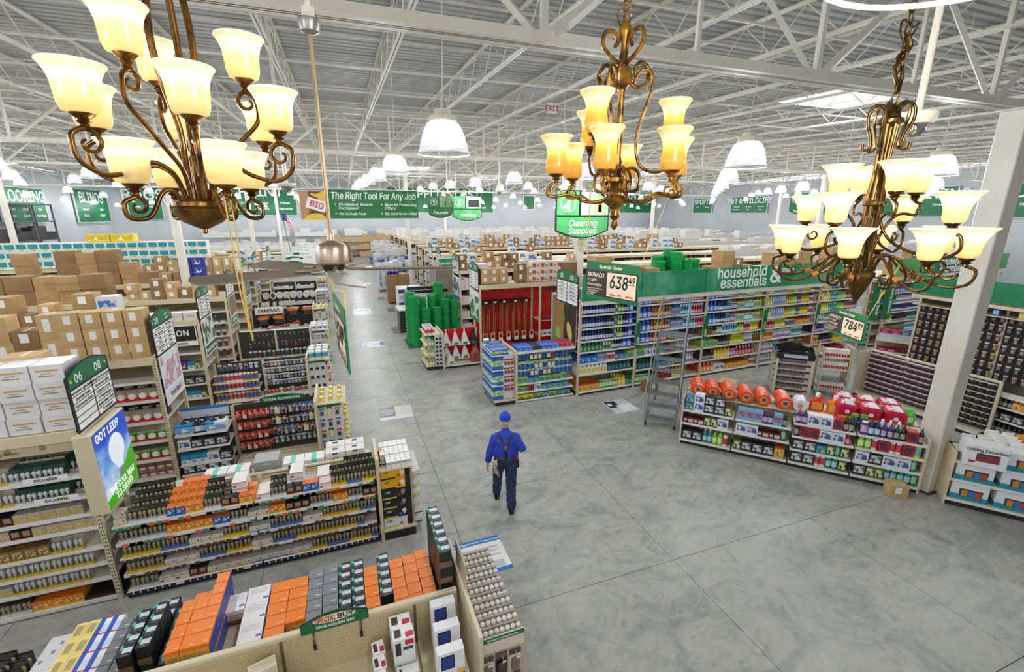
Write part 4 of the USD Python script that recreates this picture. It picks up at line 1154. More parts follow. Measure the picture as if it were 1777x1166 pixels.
# end display of LED boxes
t = thing('end_display', 'beige end display stacked with yellow and black LED boxes', 'end display')
part(t, 'side_panel', G().rbox(.17, .22, 6.3, 7.02, 0, 1.42, .006), beige)
part(t, 'inner_panel', G().box(.66, .69, 6.36, 7.0, .12, 1.3), beige_d)
part(t, 'base_deck', G().box(.2, .72, 6.3, 7.02, .16, .19), beige)
part(t, 'kick_plate', G().box(.22, .7, 6.33, 7.0, 0, .16), kick_m)
part(t, 'tray', G().box(.22, .72, 6.3, 7.02, 1.2, 1.22), beige)
yl = [('f0b81c', '1c1c1c', 'yellow'), ('e8b01a', '1c1c1c', 'amber yellow'), ('26262a', 'c8d43a', 'black green-tipped'), ('202024', 'c8d43a', 'black ring-light'), ('28282c', 'c8d43a', 'black spotlight'), ('e4e4e6', 'b8cc3a', 'white')]
z = 1.22 - .02
for k, (a, b, nm) in enumerate(yl):
    z -= .168
    key = boxk(f'led_{k}', 'led_bulb_box', 'light bulb box', .42, .3, .164, C(a), [(.84, 0, 1, 1, C('1d1d1f'), 'dark_edge'), (.0, 0, .5, .14, C(b), 'stripe')])
    pp = KIND[key][0]
    part(pp, 'bulb_print', G().plate(Point(.1, .1).buffer(.034, 10).union(sbox(.085, .04, .115, .08)), .002, (0, -.15, 0)), C('f2f0ea') if k not in (2, 3) else C('8f9a98'))
    part(pp, 'count_mark', G().plate(Point(.045, .05).buffer(.022, 10), .003, (0, -.15, 0)), C('c8282c') if k != 4 else C('3f7ac0'))
    part(pp, 'lettering', G().text('LED', .03, (-.17, -.151, .1), d=.001), black if k in (0, 1, 5) else white)
    put(key, (.44, 6.5, z), 0, f'{nm} LED bulb box, {nth(k + 1)} from top of end display')
    kz = boxk(f'led_side_{k}', 'led_side_box', 'light bulb box', .12, .16, .08, C('d9d6d2'), [(0, 0, 1, .2, C(b), 'stripe')], side=[(.1, .3, .9, .8, C('8a8a88'), 'print')])
for r in range(6):
    for k in range(4):
        put('led_side_%d' % (r % 6), (.75, 6.42 + k * .165, .2 + r * .165), 0, f'small LED box on aisle side of end display, {nth(k + 1)} from front, {nth(r + 1)} level')
boxk('white_cube', 'white_bulb_cube', 'light bulb box', .068, .075, .1, C('efedeb'), [(.1, .6, .9, .9, C('b8b4ac'), 'lettering')])
for r in range(8):
    for k in range(6):
        if k == 0 and r < 3:
            continue
        put('white_cube', (.285 + k * .073, 6.38 + r * .08, 1.22 + .012 * (r // 3)), 0, f'small white bulb carton, {nth(k + 1)} in {nth(r + 1)} row on top of end display')
boxk('led_card', 'led_card', 'card', .07, .07, .12, C('d8a01c'), [(.1, .6, .9, .9, C('2a2a2a'), 'lettering')])
put('led_card', (.26, 6.75, 1.22), 0, 'yellow LED card at the corner of white cartons')

# ------------------------------------------------------------------ tall bulb shelving at the left edge
fB = F(-6.2, 6.4)
zB = [.06, .34, .57, .81, 1.1, 1.3, 1.55, 1.83]
t = gondola('tall beige shelving of bulbs at left edge under aisle sign', fB, 3.05, .72, zB, 2.42, 1, posts=True, perf=True, deck_lip=.11)
part(t, 'valance', G().box(0, 3.02, .04, .05, 2.16, 2.31), C('d3c4a6'))
for k in range(5):
    part(t, 'bulb_print', G().plate(Point(1.4 + .32 * k, .07).buffer(.035, 8), .002, (0, .04, 2.17)), C('a8926e'))
part(t, 'lettering', G().text('Light Bulbs for Every Room', .035, (2.15, .038, 2.2), d=.001, center=True), C('5a4a36'))
seqB = [
    [(None, 1.0, ''), (None, .75, ''), S('bulb_black_white', 3), S('bulb_orange', 5)],
    [S('bulb_pack_grey', 15), S('bulb_frost_yellow', 7)], [S('bulb_pack_grey', 14), S('bulb_frost_yellow', 9)], [S('bulb_pack_amber', 15), S('bulb_pack_grey', 1), S('bulb_pack_amber', 4), S('bulb_frost_yellow', 3)],
    [S('bulb_pack_grey', 16), S('bulb_black_box', 2), S('bulb_pack_grey', 5)], [S('bulb_pack_grey', 15), S('bulb_black_box', 2), S('bulb_pack_grey', 5)],
    [S('bulb_blue_dark', 22), S('bulb_frost_yellow', 4), S('bulb_frost_green', 5)], [S('bulb_blue_dark', 22), S('bulb_frost_yellow', 4), S('bulb_frost_green', 5)]]
NB = ('bottom', 'second', 'third', 'fourth', 'fifth', 'sixth', 'seventh', 'top')
for z, seq, nm in zip(zB, seqB, NB):
    # only the part the photograph shows
    out, u_, lead = [], .08, 1.35
    for key, n, look in seq:
        w = n if key is None else KIND[key][3][0] + .004
        if key is None:
            u_ += n
            if u_ > lead:
                out.append((None, u_ - max(lead, u_ - n), ''))
            continue
        skip = max(0, min(n, math.ceil((lead - u_) / w)))
        if n > skip:
            out.append((key, n - skip, look))
        u_ += n * w
    run(fB, z, lead, out, f'{nm} shelf of left bulb rack', back=3)
for zz, v in ((1.55, .17), (1.83, .17), (1.83, .3)):
    run(fB, zz + .02 * (v > .2), 2.32, [S('bulb_frost_yellow', 4), S('bulb_frost_green', 3)], f'{"third" if v > .2 else "second"} row, {"seventh" if zz < 1.6 else "top"} shelf of left rack', v=v)
for k, (z, uu) in enumerate(((1.83, 2.5), (1.55, 2.55))):
    panel('shelf_strip', f'white shelf strip reading maker name on {"top" if k == 0 else "next"} left bulb shelf', 'shelf sign', (fB.x + uu - .05, 6.375, z + .0), (1, 0, 0), .42, .07, [('text', 'SYLVANIA', .032, .21, .02, C('3a3a3a'), True)], d=.004)
for l in range(4):
    for k in range(4 if l < 2 else 3):
        put('carton_bulb', (-3.3 - k * .315, 6.62 + .02 * (l % 2), 2.43 + l * .202), rnd.uniform(-.03, .03), f'white bulb carton, {nth(k + 1)} from the sign in {nth(l + 1)} layer')
put('carton_e', (-4.6, 6.62, 2.43), .2, 'tan open carton left of white bulb cartons')
put('carton_e', (-3.7, 6.95, 2.43 + .62), .1, 'flat tan carton behind white bulb cartons', None, (1.2, .8, .9))
boxk('white_pile', 'white_bulb_carton', 'cardboard box', .3, .3, .2, C('dfdcda'), [(.2, .5, .8, .6, C('cfa05a'), 'orange_print')])
for k in range(3):
    put('white_pile', (-3.32 - k * .31, 7.0, 2.43), 0, f'white carton in back row, {nth(k + 1)} from the sign')
listing('at end of left bulb rack', -3.07, 6.25, 7.22, 2.44, 3.2, 1, '06', '08', ['Decorative Light Bulbs', 'Specialty Bulbs', 'Fluorescent Tubes'], ['Ceiling Fan Accessories', 'Recessed Lights', 'Extension Cords', 'TV Wall Mounts', 'Audio Video Cords', 'TV Antennas'])
t = thing('glowing_poster', 'bright blue and green glowing poster reading got LED', 'poster')  # its prints are given a mild glow of their own
part(t, 'case', G().rbox(-3.14, -2.96, 6.22, 7.12, 1.36, 2.4, .008), beige)
sky_b = usdkit.material(stage, W + '/Looks/poster_sky', {'t': ('texture_coordinate', {}), 's': ('separate_xyz', {}), 'n': ('noise_texture', {'scale': 5.0, 'detail': 5.0}), 'q': ('math', {'math_type': 'multiply_add', 'value2': .55, 'value3': 0.0}), 'a': ('math', {'math_type': 'add'}), 'w': ('math', {'math_type': 'multiply_add', 'value2': .62, 'value3': -1.0}),
    'r': ('rgb_ramp', {'ramp': [(0.25, lin('dfe9f4')), (.45, lin('7fb0e8')), (.62, lin('2f5fd0')), (.85, lin('2038b0'))]}), 'p': ('principled_bsdf', {'roughness': .3, 'emission_strength': .22})},
    [('t.object', 's.vector'), ('t.object', 'n.vector'), ('n.fac', 'q.value1'), ('s.z', 'w.value1'), ('q.value', 'a.value1'), ('w.value', 'a.value2'), ('a.value', 'r.fac'), ('r.color', 'p.base_color'), ('r.color', 'p.emission_color')], surface='p.BSDF')
lit = lambda n, c, s: usdkit.material(stage, f'{W}/Looks/{n}', {'p': ('principled_bsdf', {'base_color': lin(c), 'roughness': .3, 'emission_color': lin(c), 'emission_strength': s})}, surface='p.BSDF')
o, u = np.array((-2.958, 6.24, 1.38)), (0, 1, 0)
part(t, 'sky_print', G().plate(sbox(0, 0, .86, 1.0), .003, o, u), sky_b)
hill = Polygon([(0, 0), (.86, 0), (.86, .52)] + [(.86 * (1 - k / 10), .12 + .4 * (1 - k / 10) ** 1.4) for k in range(1, 10)] + [(0, .12)])
part(t, 'grass_print', G().plate(hill, .002, o + (.003, 0, 0), u), lit('poster_grass', '4fb81c', .15))
bulb = Point(.47, .62).buffer(.2, 20).union(Polygon([(.35, .5), (.59, .5), (.54, .36), (.4, .36)]))
part(t, 'bulb_print', G().plate(bulb, .002, o + (.005, 0, 0), u), lit('poster_bulb', 'e4ecf2', .3))
for k in range(4):
    part(t, 'screw_print', G().plate(sbox(.405, .27 + k * .022, .535, .285 + k * .022), .002, o + (.005, 0, 0), u), C('8a98a4'))
wt = lit('poster_lettering', 'ffffff', .35)
part(t, 'lettering', G().text('GOT LED?', .1, o + (.007, .04, .87), u, width=.6, d=.002), wt)
part(t, 'lettering', G().text('THE COOL WAY', .085, o + (.007, .1, .14), u, width=.68, d=.002), wt)
part(t, 'lettering', G().text('TO SAVE!', .085, o + (.007, .2, .03), u, width=.46, d=.002), wt)

# dark rack corner at the lower left
t = thing('corner_rack', 'dark corner rack with blue posters at lower left', 'shelving unit')
part(t, 'frame', G().box(-3.95, -3.9, 4.95, 5.0, 0, 1.15).box(-3.95, -3.9, 5.45, 5.5, 0, 1.15).box(-3.95, -3.9, 4.95, 5.5, 1.1, 1.15).box(-3.95, -3.9, 4.95, 5.5, .6, .64), beige)
part(t, 'poster', G().box(-3.94, -3.92, 5.0, 5.45, .66, 1.1), C('2440a0'))
part(t, 'poster', G().box(-3.94, -3.92, 5.0, 5.45, .1, .58), C('1e3890'))

# ------------------------------------------------------------------ the rows behind, left of the main aisle
# (spine y, front y, tall part ends at x, low part ends at x, aisle numbers, end display reaches x)
ROWS = [(9.9, 9.35, -3.3, -.8, ('10', '12'), -.2), (13.1, 12.5, -3.4, -1.15, ('14', '16'), -.6), (16.55, 15.9, -3.5, -1.25, ('18', '20'), -.7), (20.4, 19.7, -3.7, -1.35, ('22', '24'), -.8), (24.2, 23.5, -3.9, -1.4, ('26', '28'), -.9), (28.6, 27.9, -3.9, -1.55, ('30', '32'), -1.0)]
RN = ['second', 'third', 'fourth', 'fifth', 'sixth', 'seventh']
names_l = ['Door Chimes', 'Wire Connectors', 'Boxes', 'Timers', 'Phone Jacks', 'Fuses']
names_r = ['Smoke Alarms', 'Thermostats', 'Heaters', 'Switches', 'Dimmers', 'Wall Plates']
for k, (ys_, yf, xt, xl, num, xe) in enumerate(ROWS):
    rn = RN[k]
    fT_ = F(-12.0 if k < 3 else -14.0, yf)
    L = xt - fT_.x
    zt = [.15, .5, .87, 1.25, 1.66, 2.02]
    gondola(f'tall beige shelving with cartons on its deck, {rn} row left of aisle', fT_, L, 1.15, zt, 2.45, max(2, round(L / 2.4)), posts=True, deck_lip=.12, perf=(k == 0), cat='shelving unit')
    fL = F(xt + .05, yf)
    LL = xl - xt - .05
    gondola(f'low beige shelving with hanging packs, {rn} row left of aisle', fL, LL, .58, [.1, .3] if k else [[.1, .3, .62, .91], [.1]], 1.18, 2 if k else [.88, LL - .88], back=M('dark_peg', '3a3634', .6))
    t = single('shelf_top_tray', G().box(fL.x, xl, ys_ - .0, ys_ + .5, .95, .97).box(fL.x, xl, ys_ + .47, ys_ + .5, .0, .95), beige, f'beige top tray behind low shelving, {rn} row left of aisle', 'shelf')
    listing(f'{rn} row left of the main aisle', xt + .03, yf + .05, yf + 1.1, 2.44, 3.2, 1, *num, names_l, names_r)
    # picture board under the aisle sign
    cols = [('b4c8d8', 'c89aac', 'dfe4e8'), ('8a7a6c', 'd8d4ce', '3a6a44'), ('8f88a8', 'b0604a', '4a8a5c'), ('5a7a5c', '3a4a40', '8fa890'), ('7a98b8', 'd8dce0', '44608a'), ('7a98b8', 'd8dce0', '44608a')][k]
    panel('picture_board', f'tall picture board below the sign of {rn} row', 'poster', (xt + .04, yf + .08, 1.5), (0, 1, 0), 1.0, .92,
          [(sbox(.03, .3, .97, .9), MP(f'print_board{k}', cols, 4), 'picture'), (sbox(.03, .03, .97, .26), C(cols[2]), 'strip'), ('text', ['First Alert', 'Pass & Seymour', 'Tool Shop', 'Home Safety', 'Plumbing', 'Bath'][k], .09, .5, .1, C('5a2a2a') if k == 0 else white, True)], d=.012)
# second row in detail
f2 = F(-3.25, 9.35)
run(f2, .91, .03, [S('box_teal', 2), S('box_black', 1), S('box_teal', 1), S('box_white', 1)], 'top shelf beside phone accessories')
run(f2, .62, .03, [S('box_white', 1), S('box_black', 3)], 'second shelf beside phone accessories')
run(f2, .3, .03, [S('box_teal', 3), S('box_white', 1), S('box_black', 1)], 'third shelf beside phone accessories')
run(f2, .1, .03, [S('box_black', 4)], 'base beside phone accessories')
t = thing('video_display', 'camera display board with blue arrows and demo cameras', 'display board')
part(t, 'panel', G().box(-3.2, -2.42, 9.36, 9.75, .99, 1.04), C('d4d8de'))
part(t, 'blue_header', G().box(-3.22, -2.42, 9.84, 9.86, 1.2, 1.26), C('2f7ac0'))
part(t, 'back_print', G().box(-3.22, -2.42, 9.84, 9.86, 1.04, 1.2), C('c8ccd8'))
part(t, 'blue_stripe', G().box(-3.2, -2.42, 9.345, 9.36, .96, 1.04), C('7aa8e0'))
for q in range(3):
    part(t, 'arrow_print', G().plate(Polygon([(0, 0), (.12, .035), (0, .07)]), .003, (-3.1 + .22 * q, 9.345, .965)), white)
for q in range(6):
    put('camera_unit', (-3.1 + .12 * q, 9.5 + .08 * (q % 2), 1.04), .3 * q, f'demo camera on display board, {nth(q + 1)} from left', None, (.5, .5, .8))
fP = F(-2.36, 9.86)
kindrows = lambda r, i, n: ('pack_red' if r == 0 else 'pack_orange') if i < n * .38 else (['pack_white_blue', 'pack_white', 'pack_white', 'pack_black'][r] if rnd.random() < .75 else ['pack_black', 'pack_orange', 'pack_white_blue', 'pack_teal'][r])
pegs(fP, [.93, .7, .48, .26], .04, 1.5, None, 'phone accessory pegboard', v=-.03, cols=14, pick=kindrows)
pegs(F(-2.36, 9.70), [.94, .71, .49, .27], .06, .62, ['pack_red', 'pack_orange'], 'front red phone hooks', v=0, cols=5)
pegs(F(-2.36, 9.70), [.96, .74, .5], .75, 1.5, ['pack_white', 'pack_white_blue', 'pack_yellow', 'pack_black'], 'front white phone hooks', v=0, cols=6)
t = thing('mobile_accessories_sign', 'arched green sign reading mobile accessories on low shelving', 'sign')
o = np.array((-1.86, 9.86, 1.17))
part(t, 'board', G().plate(arch_board(.82, .1, .05), .012, o), black)
part(t, 'green_face', G().plate(arch_board(.82, .1, .05).buffer(-.008), .003, o - (0, .012, 0)), green)
part(t, 'lettering', G().text('Mobile Accessories', .056, o + (.41, -.016, .04), d=.002, center=True, width=.66), white)
for q in range(12):
    key = ['carton_e', 'white_slim', 'carton_e', 'white_pile'][q % 4]
    put(key, (-3.15 + q * .2, 10.12, .97), rnd.uniform(-.2, .2), f'{LOOK[key].replace("cardboard", "small")} on tray behind phone accessories, {nth(q + 1)} from left', None, (.55, .6, .5))
# tall part of the second row: alarms
for z, key, n0 in ((1.66, 'alarm_red', 7), (1.25, 'alarm_red', 7), (.87, 'alarm_green', 7), (.5, 'alarm_green', 7), (.15, 'alarm_box', 8)):
    w = KIND[key][3][0] + .01
    nm = {1.66: 'top', 1.25: 'second', .87: 'third', .5: 'fourth', .15: 'base'}[z]
    for l in range(2 if key == 'alarm_box' else 1):
        for i in range(n0):
            put(key, (-3.36 - w * (i + .5), 9.5, z + l * .135), 0, f'{LOOK[key]}, {nth(i + 1)} from right, {nm} shelf of alarms' + (', upper layer' if l else ''))
    if key == 'alarm_red':
        for i in range(4):
            put('box_black', (-3.45 - .21 * i, 9.75, z + .0), 0, f'black carton behind smoke alarms, {nth(i + 1)} from right, {nm} shelf', None, (1, 1, 1.5))
cartons(F(-9, 9.42), 2.45, .2, 5.6, 'deck of second left row', ['carton_c', 'carton_c', 'carton_a', 'carton_e', 'carton_f'], 2)
for l in range(3):
    for i in range(4):
        put('carton_f', (-3.5 - .3 * i, 9.62, 2.45 + .285 * l), 0, f'tan carton with tall label, {nth(i + 1)} left of sign 10, {nth(l + 1)} layer', None, (1, 1, .67))

# end displays
def endcap(xl, xe, yf, rn, packs, top, topname, side_keys):
    t = thing('end_display', f'beige end display of hanging packs closing {rn} left row', 'end display')
    part(t, 'side_panel', G().rbox(xl - .02, xl + .03, yf - .05, yf + 1.0, 0, 1.3, .006), beige)
    part(t, 'peg_panel', G().box(xl + .03, xe - .1, yf + .1, yf + .12, .12, 1.18), C('d8d6d0'))
    part(t, 'green_strip', G().box(xl + .04, xe - .1, yf + .09, yf + .1, 1.1, 1.17), green)
    part(t, 'base_deck', G().box(xl, xe, yf, yf + 1.0, .12, .14), beige)
    part(t, 'kick_plate', G().box(xl, xe, yf + .02, yf + 1.0, 0, .12), kick_m)
    part(t, 'tray', G().box(xl, xe, yf, yf + 1.0, 1.18, 1.2), beige)
    for z in (.45, .8):
        part(t, 'side_shelf', G().box(xe - .1, xe + .02, yf + .05, yf + .95, z, z + .02), beige)
    pegs(F(xl + .03, yf + .1), [.9, .66, .42, .18], .0, xe - xl - .14, packs, f'{rn} row end display', cols=3)
    for z in (.14, .47, .82):
        for i in range(4):
            put(side_keys, (xe - .03, yf + .18 + i * .22, z), PI / 2, f'{LOOK.get(side_keys, side_keys)} on aisle side of {rn} end display, {nth(i + 1)} from front, z{z}'.replace(', z0.14', ', low').replace(', z0.47', ', middle').replace(', z0.82', ', high'), None, (.8, .7, .9))
    for r in range(3):
        for c in range(3):
            put(top, (xl + .12 + c * .17, yf + .2 + r * .28, 1.2), rnd.uniform(-.2, .2), f'{topname}, {nth(c + 1)} in {nth(r + 1)} row on {rn} end display', None, (.75, .8, .8))


can_y = bottlek('cup_yellow', 'yellow_cup', .11, .12, C('e8dc8a'), C('f2f0e4'), C('e0c83a'), 'can', 'tub')
LOOK['cup_yellow'] = 'yellow and white tub'
bucket_w = bottlek('pail_white', 'white_pail', .22, .26, C('eceae6'), C('f2f2f0'), C('4aa0b0'), 'can', 'pail')
LOOK['pail_white'] = 'white pail with teal label'
endcap(-.8, -.22, 9.3, 'second', ['pack_white', 'pack_white_blue', 'pack_yellow'], 'cup_yellow', 'yellow and white tub', 'cup_yellow')
endcap(-1.15, -.6, 12.45, 'third', ['spec_pack'], 'pail_white', 'white pail', 'can_white')
endcap(-1.25, -.7, 15.85, 'fourth', ['pack_dark', 'pack_purple'], 'box_white', 'white carton', 'tub_yellow')
endcap(-1.35, -.8, 19.65, 'fifth', ['pack_yellow', 'pack_dark'], 'cup_yellow', 'yellow tub', 'tub_yellow')
endcap(-1.4, -.9, 23.45, 'sixth', ['pack_white'], 'box_white', 'white carton', 'can_white')
endcap(-1.55, -1.0, 27.85, 'seventh', ['pack_dark'], 'carton_e', 'small carton', 'can_orange')

# third row: lighting controls and hanging packs
panel('brand_board', 'black maker board reading Lutron over purple boxes', 'sign', (-4.6, 12.47, 1.86), (1, 0, 0), 1.15, .5, [(sbox(.02, .12, 1.13, .48), C('1f2226'), 'dark_print'), ('text', 'LUTRON', .13, .64, .25, white, True), ('text', 'Dimmers and Sensors', .05, .6, .04, C('3a3c40'), True)], d=.012)
for z, nm in ((.5, 'fourth'), (.87, 'third'), (1.25, 'second')):
    filled(F(-4.6, 12.5), z, .02, 1.15, ['box_olive', 'box_black', 'box_purple', 'box_white', 'box_teal'], f'{nm} shelf under maker board', pat=(1, 3))
f3 = F(-3.35, 12.5)
pegs(F(-2.3, 13.06), [.98, .8, .62, .45], .02, 1.12, ['pack_tan', 'pack_purple', 'pack_teal', 'pack_dark', 'pack_dark'], 'right pegs of third row', v=-.03, cols=12)
pegs(F(-2.3, 12.86), [.28, .12], .02, 1.12, ['pack_tan', 'pack_dark', 'pack_orange'], 'lower right pegs of third row', v=-.03, cols=12)
pegs(F(-3.35, 13.06), [.98], .05, 1.0, ['pack_purple', 'pack_white', 'green_pad'], 'top left third row pegs', v=-.03, cols=8)
for z in (.3, .58, .8):
    if z > .3:
        single('shelf', G().box(-3.34, -2.32, 12.53, 13.05, z - .02, z), white_m, f'white shelf at {"upper" if z > .6 else "middle"} left of third row', 'shelf')
    run(f3, z, .03, [S('can_orange', 3), S('can_white', 4), S('can_orange', 4)], f'{"upper" if z > .6 else "middle" if z > .3 else "lower"} left shelf of third row', v=.1)
for q in range(9):
    put(['white_pile', 'carton_e'][q % 2], (-3.2 + q * .23, 13.35, .97), rnd.uniform(-.1, .1), f'{["white", "tan"][q % 2]} small carton behind third row pegs, {nth(q + 1)} from left', None, (.6, .6, .5))
for q in range(5):
    put('white_pile', (-3.55 - q * .3, 12.75, 2.45), rnd.uniform(-.1, .1), f'white open carton on third row deck, {nth(q + 1)} left of sign', None, (.95, 1, .9))
cartons(F(-9.5, 12.9), 2.45, .2, 4.6, 'deck of third left row', ['carton_a', 'carton_e', 'carton_c', 'carton_w'], 2)
# fourth row: tools
pegs(F(-3.2, 16.5), [.85, .6], .02, 1.9, ['tool_red', 'tool_teal', 'tool_dark', 'tool_red'], 'tool pegs of fourth row', v=-.03, cols=14)
pegs(F(-3.2, 16.3), [.35, .12], .02, 1.9, ['tool_dark', 'tool_teal', 'tool_red'], 'lower tool pegs of fourth row', v=-.03, cols=14)
pegs(F(-5.2, 16.0), [1.8, 1.5, 1.2, .9, .6, .3], .1, 1.6, ['tool_red', 'tool_dark', 'tool_teal'], 'tall tool wall of fourth row', v=-.02, cols=9)
single('white_rail', G().bar((-3.3, 16.15, 1.27), (-1.3, 16.15, 1.24), .02, 8), white, 'long white tube lying along the tool shelf', 'tube')
t = thing('red_pry_bar', 'long red pry bar laid across the tool shelf', 'tool')
part(t, 'shaft', G().tube([(-2.6, 16.5, 1.22), (-1.75, 16.75, 1.32)], .022, 8), C('c8321e'))
part(t, 'head', G().tube([(-1.75, 16.75, 1.32), (-1.66, 16.78, 1.36), (-1.62, 16.8, 1.28)], .035, 8), C('c8321e'))
cartons(F(-12, 16.0), 2.45, .6, 6.2, 'deck of fourth left row', ['carton_d', 'carton_b', 'carton_d'], 2, jit=.1)
cartons(F(-6, 15.95), 2.45, .0, 2.4, 'sign end of fourth row deck', ['carton_e', 'carton_e', 'carton_c'], 2, jit=.1)
# fifth row: generators and stacked cartons
kind('generator', 'portable_generator', 'generator', [('frame', G().tube([(-.3, -.2, 0), (-.3, -.2, .45), (.3, -.2, .45), (.3, -.2, 0)], .015, 6).tube([(-.3, .2, 0), (-.3, .2, .45), (.3, .2, .45), (.3, .2, 0)], .015, 6).box(-.3, .3, -.2, .2, .02, .05), black),
     ('tank', G().rbox(-.27, .27, -.18, .18, .3, .44, .04), C('e07a1c')), ('engine', G().rbox(-.22, .2, -.16, .16, .05, .3, .03), grey_d)], (.6, .4, .45))
for q in range(4):
    put('generator', (-3.2 + .55 * q, 20.0, .62 + .3 * (q > 1)), 0, f'orange portable generator, {nth(q + 1)} from left on fifth row shelf', None, (.75, .75, .75))
panel('generator_banner', 'white banner reading Generac above orange generators', 'sign', (-3.5, 20.2, 1.0), (1, 0, 0), 1.0, .3, [('text', 'GENERAC', .12, .5, .09, black, True)])
cartons(F(-12.5, 20.0), 2.45, .2, 8.4, 'deck of fifth left row', ['carton_b', 'carton_a', 'carton_d', 'carton_b'], 3, jit=.1)
for l in range(3):
    for q in range(2):
        put('carton_blue', (-5.4 + .42 * q, 19.75, 2.45 + .31 * l), 0, f'blue printed carton, {nth(q + 1)} from left, {nth(l + 1)} layer on fifth row')
for l in range(2):
    for q in range(3):
        put('carton_f', (-4.75 + .33 * q, 19.9, 2.45 + .45 * l), 0, f'tall tan carton by fifth aisle sign, {nth(q + 1)} from left, {nth(l + 1)} layer', None, (1.1, 1.1, 1.06))
# sixth row: toilet seats
for q in range(8):
    t = thing('toilet_seat', f'white toilet seat on display, {nth(q + 1)} from left in sixth row', 'toilet seat', (-3.6 + .29 * q, 24.0, .98))
    e = [(.115 * math.cos(a), 0, .16 + .15 * math.sin(a)) for a in np.linspace(0, 2 * PI, 17)]
    part(t, 'ring', G().tube(e, .028, 6, False), C('e8e4dc'))
    part(t, 'lid', G().tube([(0, .02, .16), (0, .035, .16)], [.11, .11], 14), C(['d8d4cc', '3a4a44', 'e4e0d4', 'd8cfae', 'dcd6c0', 'a8c4d4', 'e8e6e2', 'e8e6e2'][q]))
    part(t, 'hinge', G().box(-.06, .06, .0, .04, 0, .03), C('c8c4bc'))
stuff_rows(F(-3.8, 23.5), 2.3, .5, [.15, .45, .72], 'lower shelves of sixth left row', pale, 3)
stuff_rows(F(-3.8, 27.9), 2.2, .5, [.15, .5, .85], 'shelves of seventh left row', mixed, 4)
stuff_rows(F(-3.6, 19.75), 2.2, .4, [.15, .38], 'lower shelves of fifth left row', mixed, 9)
cartons(F(-13, 23.6), 2.45, 3.5, 9, 'deck of sixth left row', ['carton_w', 'carton_a', 'carton_e'], 2)
cartons(F(-13, 28.0), 2.45, 4, 9, 'deck of seventh left row', ['carton_e', 'carton_w', 'carton_b'], 2)
panel('white_banner', 'white blank banner standing on sixth row deck', 'sign', (-5.4, 23.6, 2.47), (1, 0, 0), 1.0, .5, [])
# paper towels stacked on a deck at the far left
fR = F(-22, 22.6)
gondola('long far shelving stacked with teal paper towel packs', F(-21.5, 24.0), 16.0, 1.1, [.15, .9, 1.7], 2.7, 6, posts=True, deck_lip=.12)
boxk('towel_pack', 'paper_towel_pack', 'paper towels', .36, .5, .34, C('ecebe8'), [(.08, .3, .92, .85, C('1f9aa8'), 'teal_print'), (.3, .1, .7, .28, C('d8cf6a'), 'yellow_print')])
for l in range(3):
    for i in range(43):
        put('towel_pack', (-21.2 + .365 * i, 24.4, 2.72 + .345 * l), 0, f'teal and white paper towel pack, {nth(i + 1)} from left, {nth(l + 1)} layer')
boxk('towel_yellow', 'paper_towel_pack', 'paper towels', .8, .5, .3, C('e8d020'), [(.1, .2, .9, .8, MP('print_ty', ['f0dc3a', 'f4f0c0', 'e0c000'], 6), 'printed_panel')])
for i in range(2):
    put('towel_yellow', (-9.6 + .85 * i, 24.5, 3.76), 0, f'yellow paper towel bundle on top of teal packs, {nth(i + 1)} from left')

# ------------------------------------------------------------------ household wall, right of the aisle
header_g = MN('header_green', '12875a', '7fc4a0', .9, .4, lo=.5, hi=.85, world=True, detail=8)
header_g2 = MN('header_green_light', '1f8a4a', '8fd07a', .9, .4, lo=.45, hi=.85, world=True, detail=8)
aH = math.radians(1.5)
fH = F(5.76, 10.5, aH)
WS = [1.86, 2.45, 2.45, 2.45, 2.45]
z1 = [.1, .59, .91, 1.24, 1.55, 1.9, 2.27]
z2 = [.1, .5, .91, 1.29, 1.64, 2.03, 2.42]
t = gondola('long wall of cleaning products under green household header', fH, sum(WS), .62, [z1, z2, z2, z2, z2], 2.6, WS, posts=True, perf=True)
part(t, 'top_deck', G().box(0, sum(WS), 0, 1.7, 2.6, 2.64), beige)
part(t, 'header_beam', G().rbox(0, sum(WS), -.07, 0, 2.55, 2.68, .01), white_m)
part(t, 'rear_panel', G().box(0, sum(WS), 1.66, 1.7, 0, 2.6), beige)
for k, (a, b) in enumerate(((0, 1.84), (1.86, 4.08), (4.1, 6.4), (6.42, 8.9), (8.92, 11.6))):
    part(t, 'header_board', G().box(a, b, -.09, -.06, 2.68, 3.36), header_g)
o = np.array((4.5, -.094, 2.7))
part(t, 'lettering', G().text('household', .30, o + (0, 0, .36), d=.006, width=1.95), white)
part(t, 'lettering', G().text('essentials', .30, o + (.15, 0, .06), d=.006, width=1.85), white)
part(t, 'lettering', G().text('&', .5, o + (2.12, 0, .12), d=.006, width=.5), white)
part(t, 'lettering', G().text('more', .17, o + (2.65, 0, .42), d=.006, width=.5), white)
for k, (u, nm) in enumerate(((1.86, 'Dish'), (4.31, 'Bath'), (6.76, 'Floor'), (9.21, 'Glass'))):
    b = thing('upright_sign', f'narrow green category strip on {nth(k + 1)} post of household wall', 'sign', fH.p(u, -.05), aH)
    part(b, 'strip', G().box(-.07, .07, -.02, 0, 1.2, 1.95), green)
    part(b, 'lettering', G().text(nm, .08, (.04, -.021, 1.3), (0, 0, 1), (-1, 0, 0), d=.001), white)
HN = ['base', 'lowest', 'fifth', 'fourth', 'third', 'second', 'top']


def hs(b, lv, seq):
    zs = z1 if b == 0 else z2
    u0 = sum(WS[:b]) + .05
    run(fH, zs[lv], u0, [S(k, n) for k, n in seq], f'{HN[lv]} shelf, {nth(b + 1)} household bay', v=.035, back=3, zs=1.1)


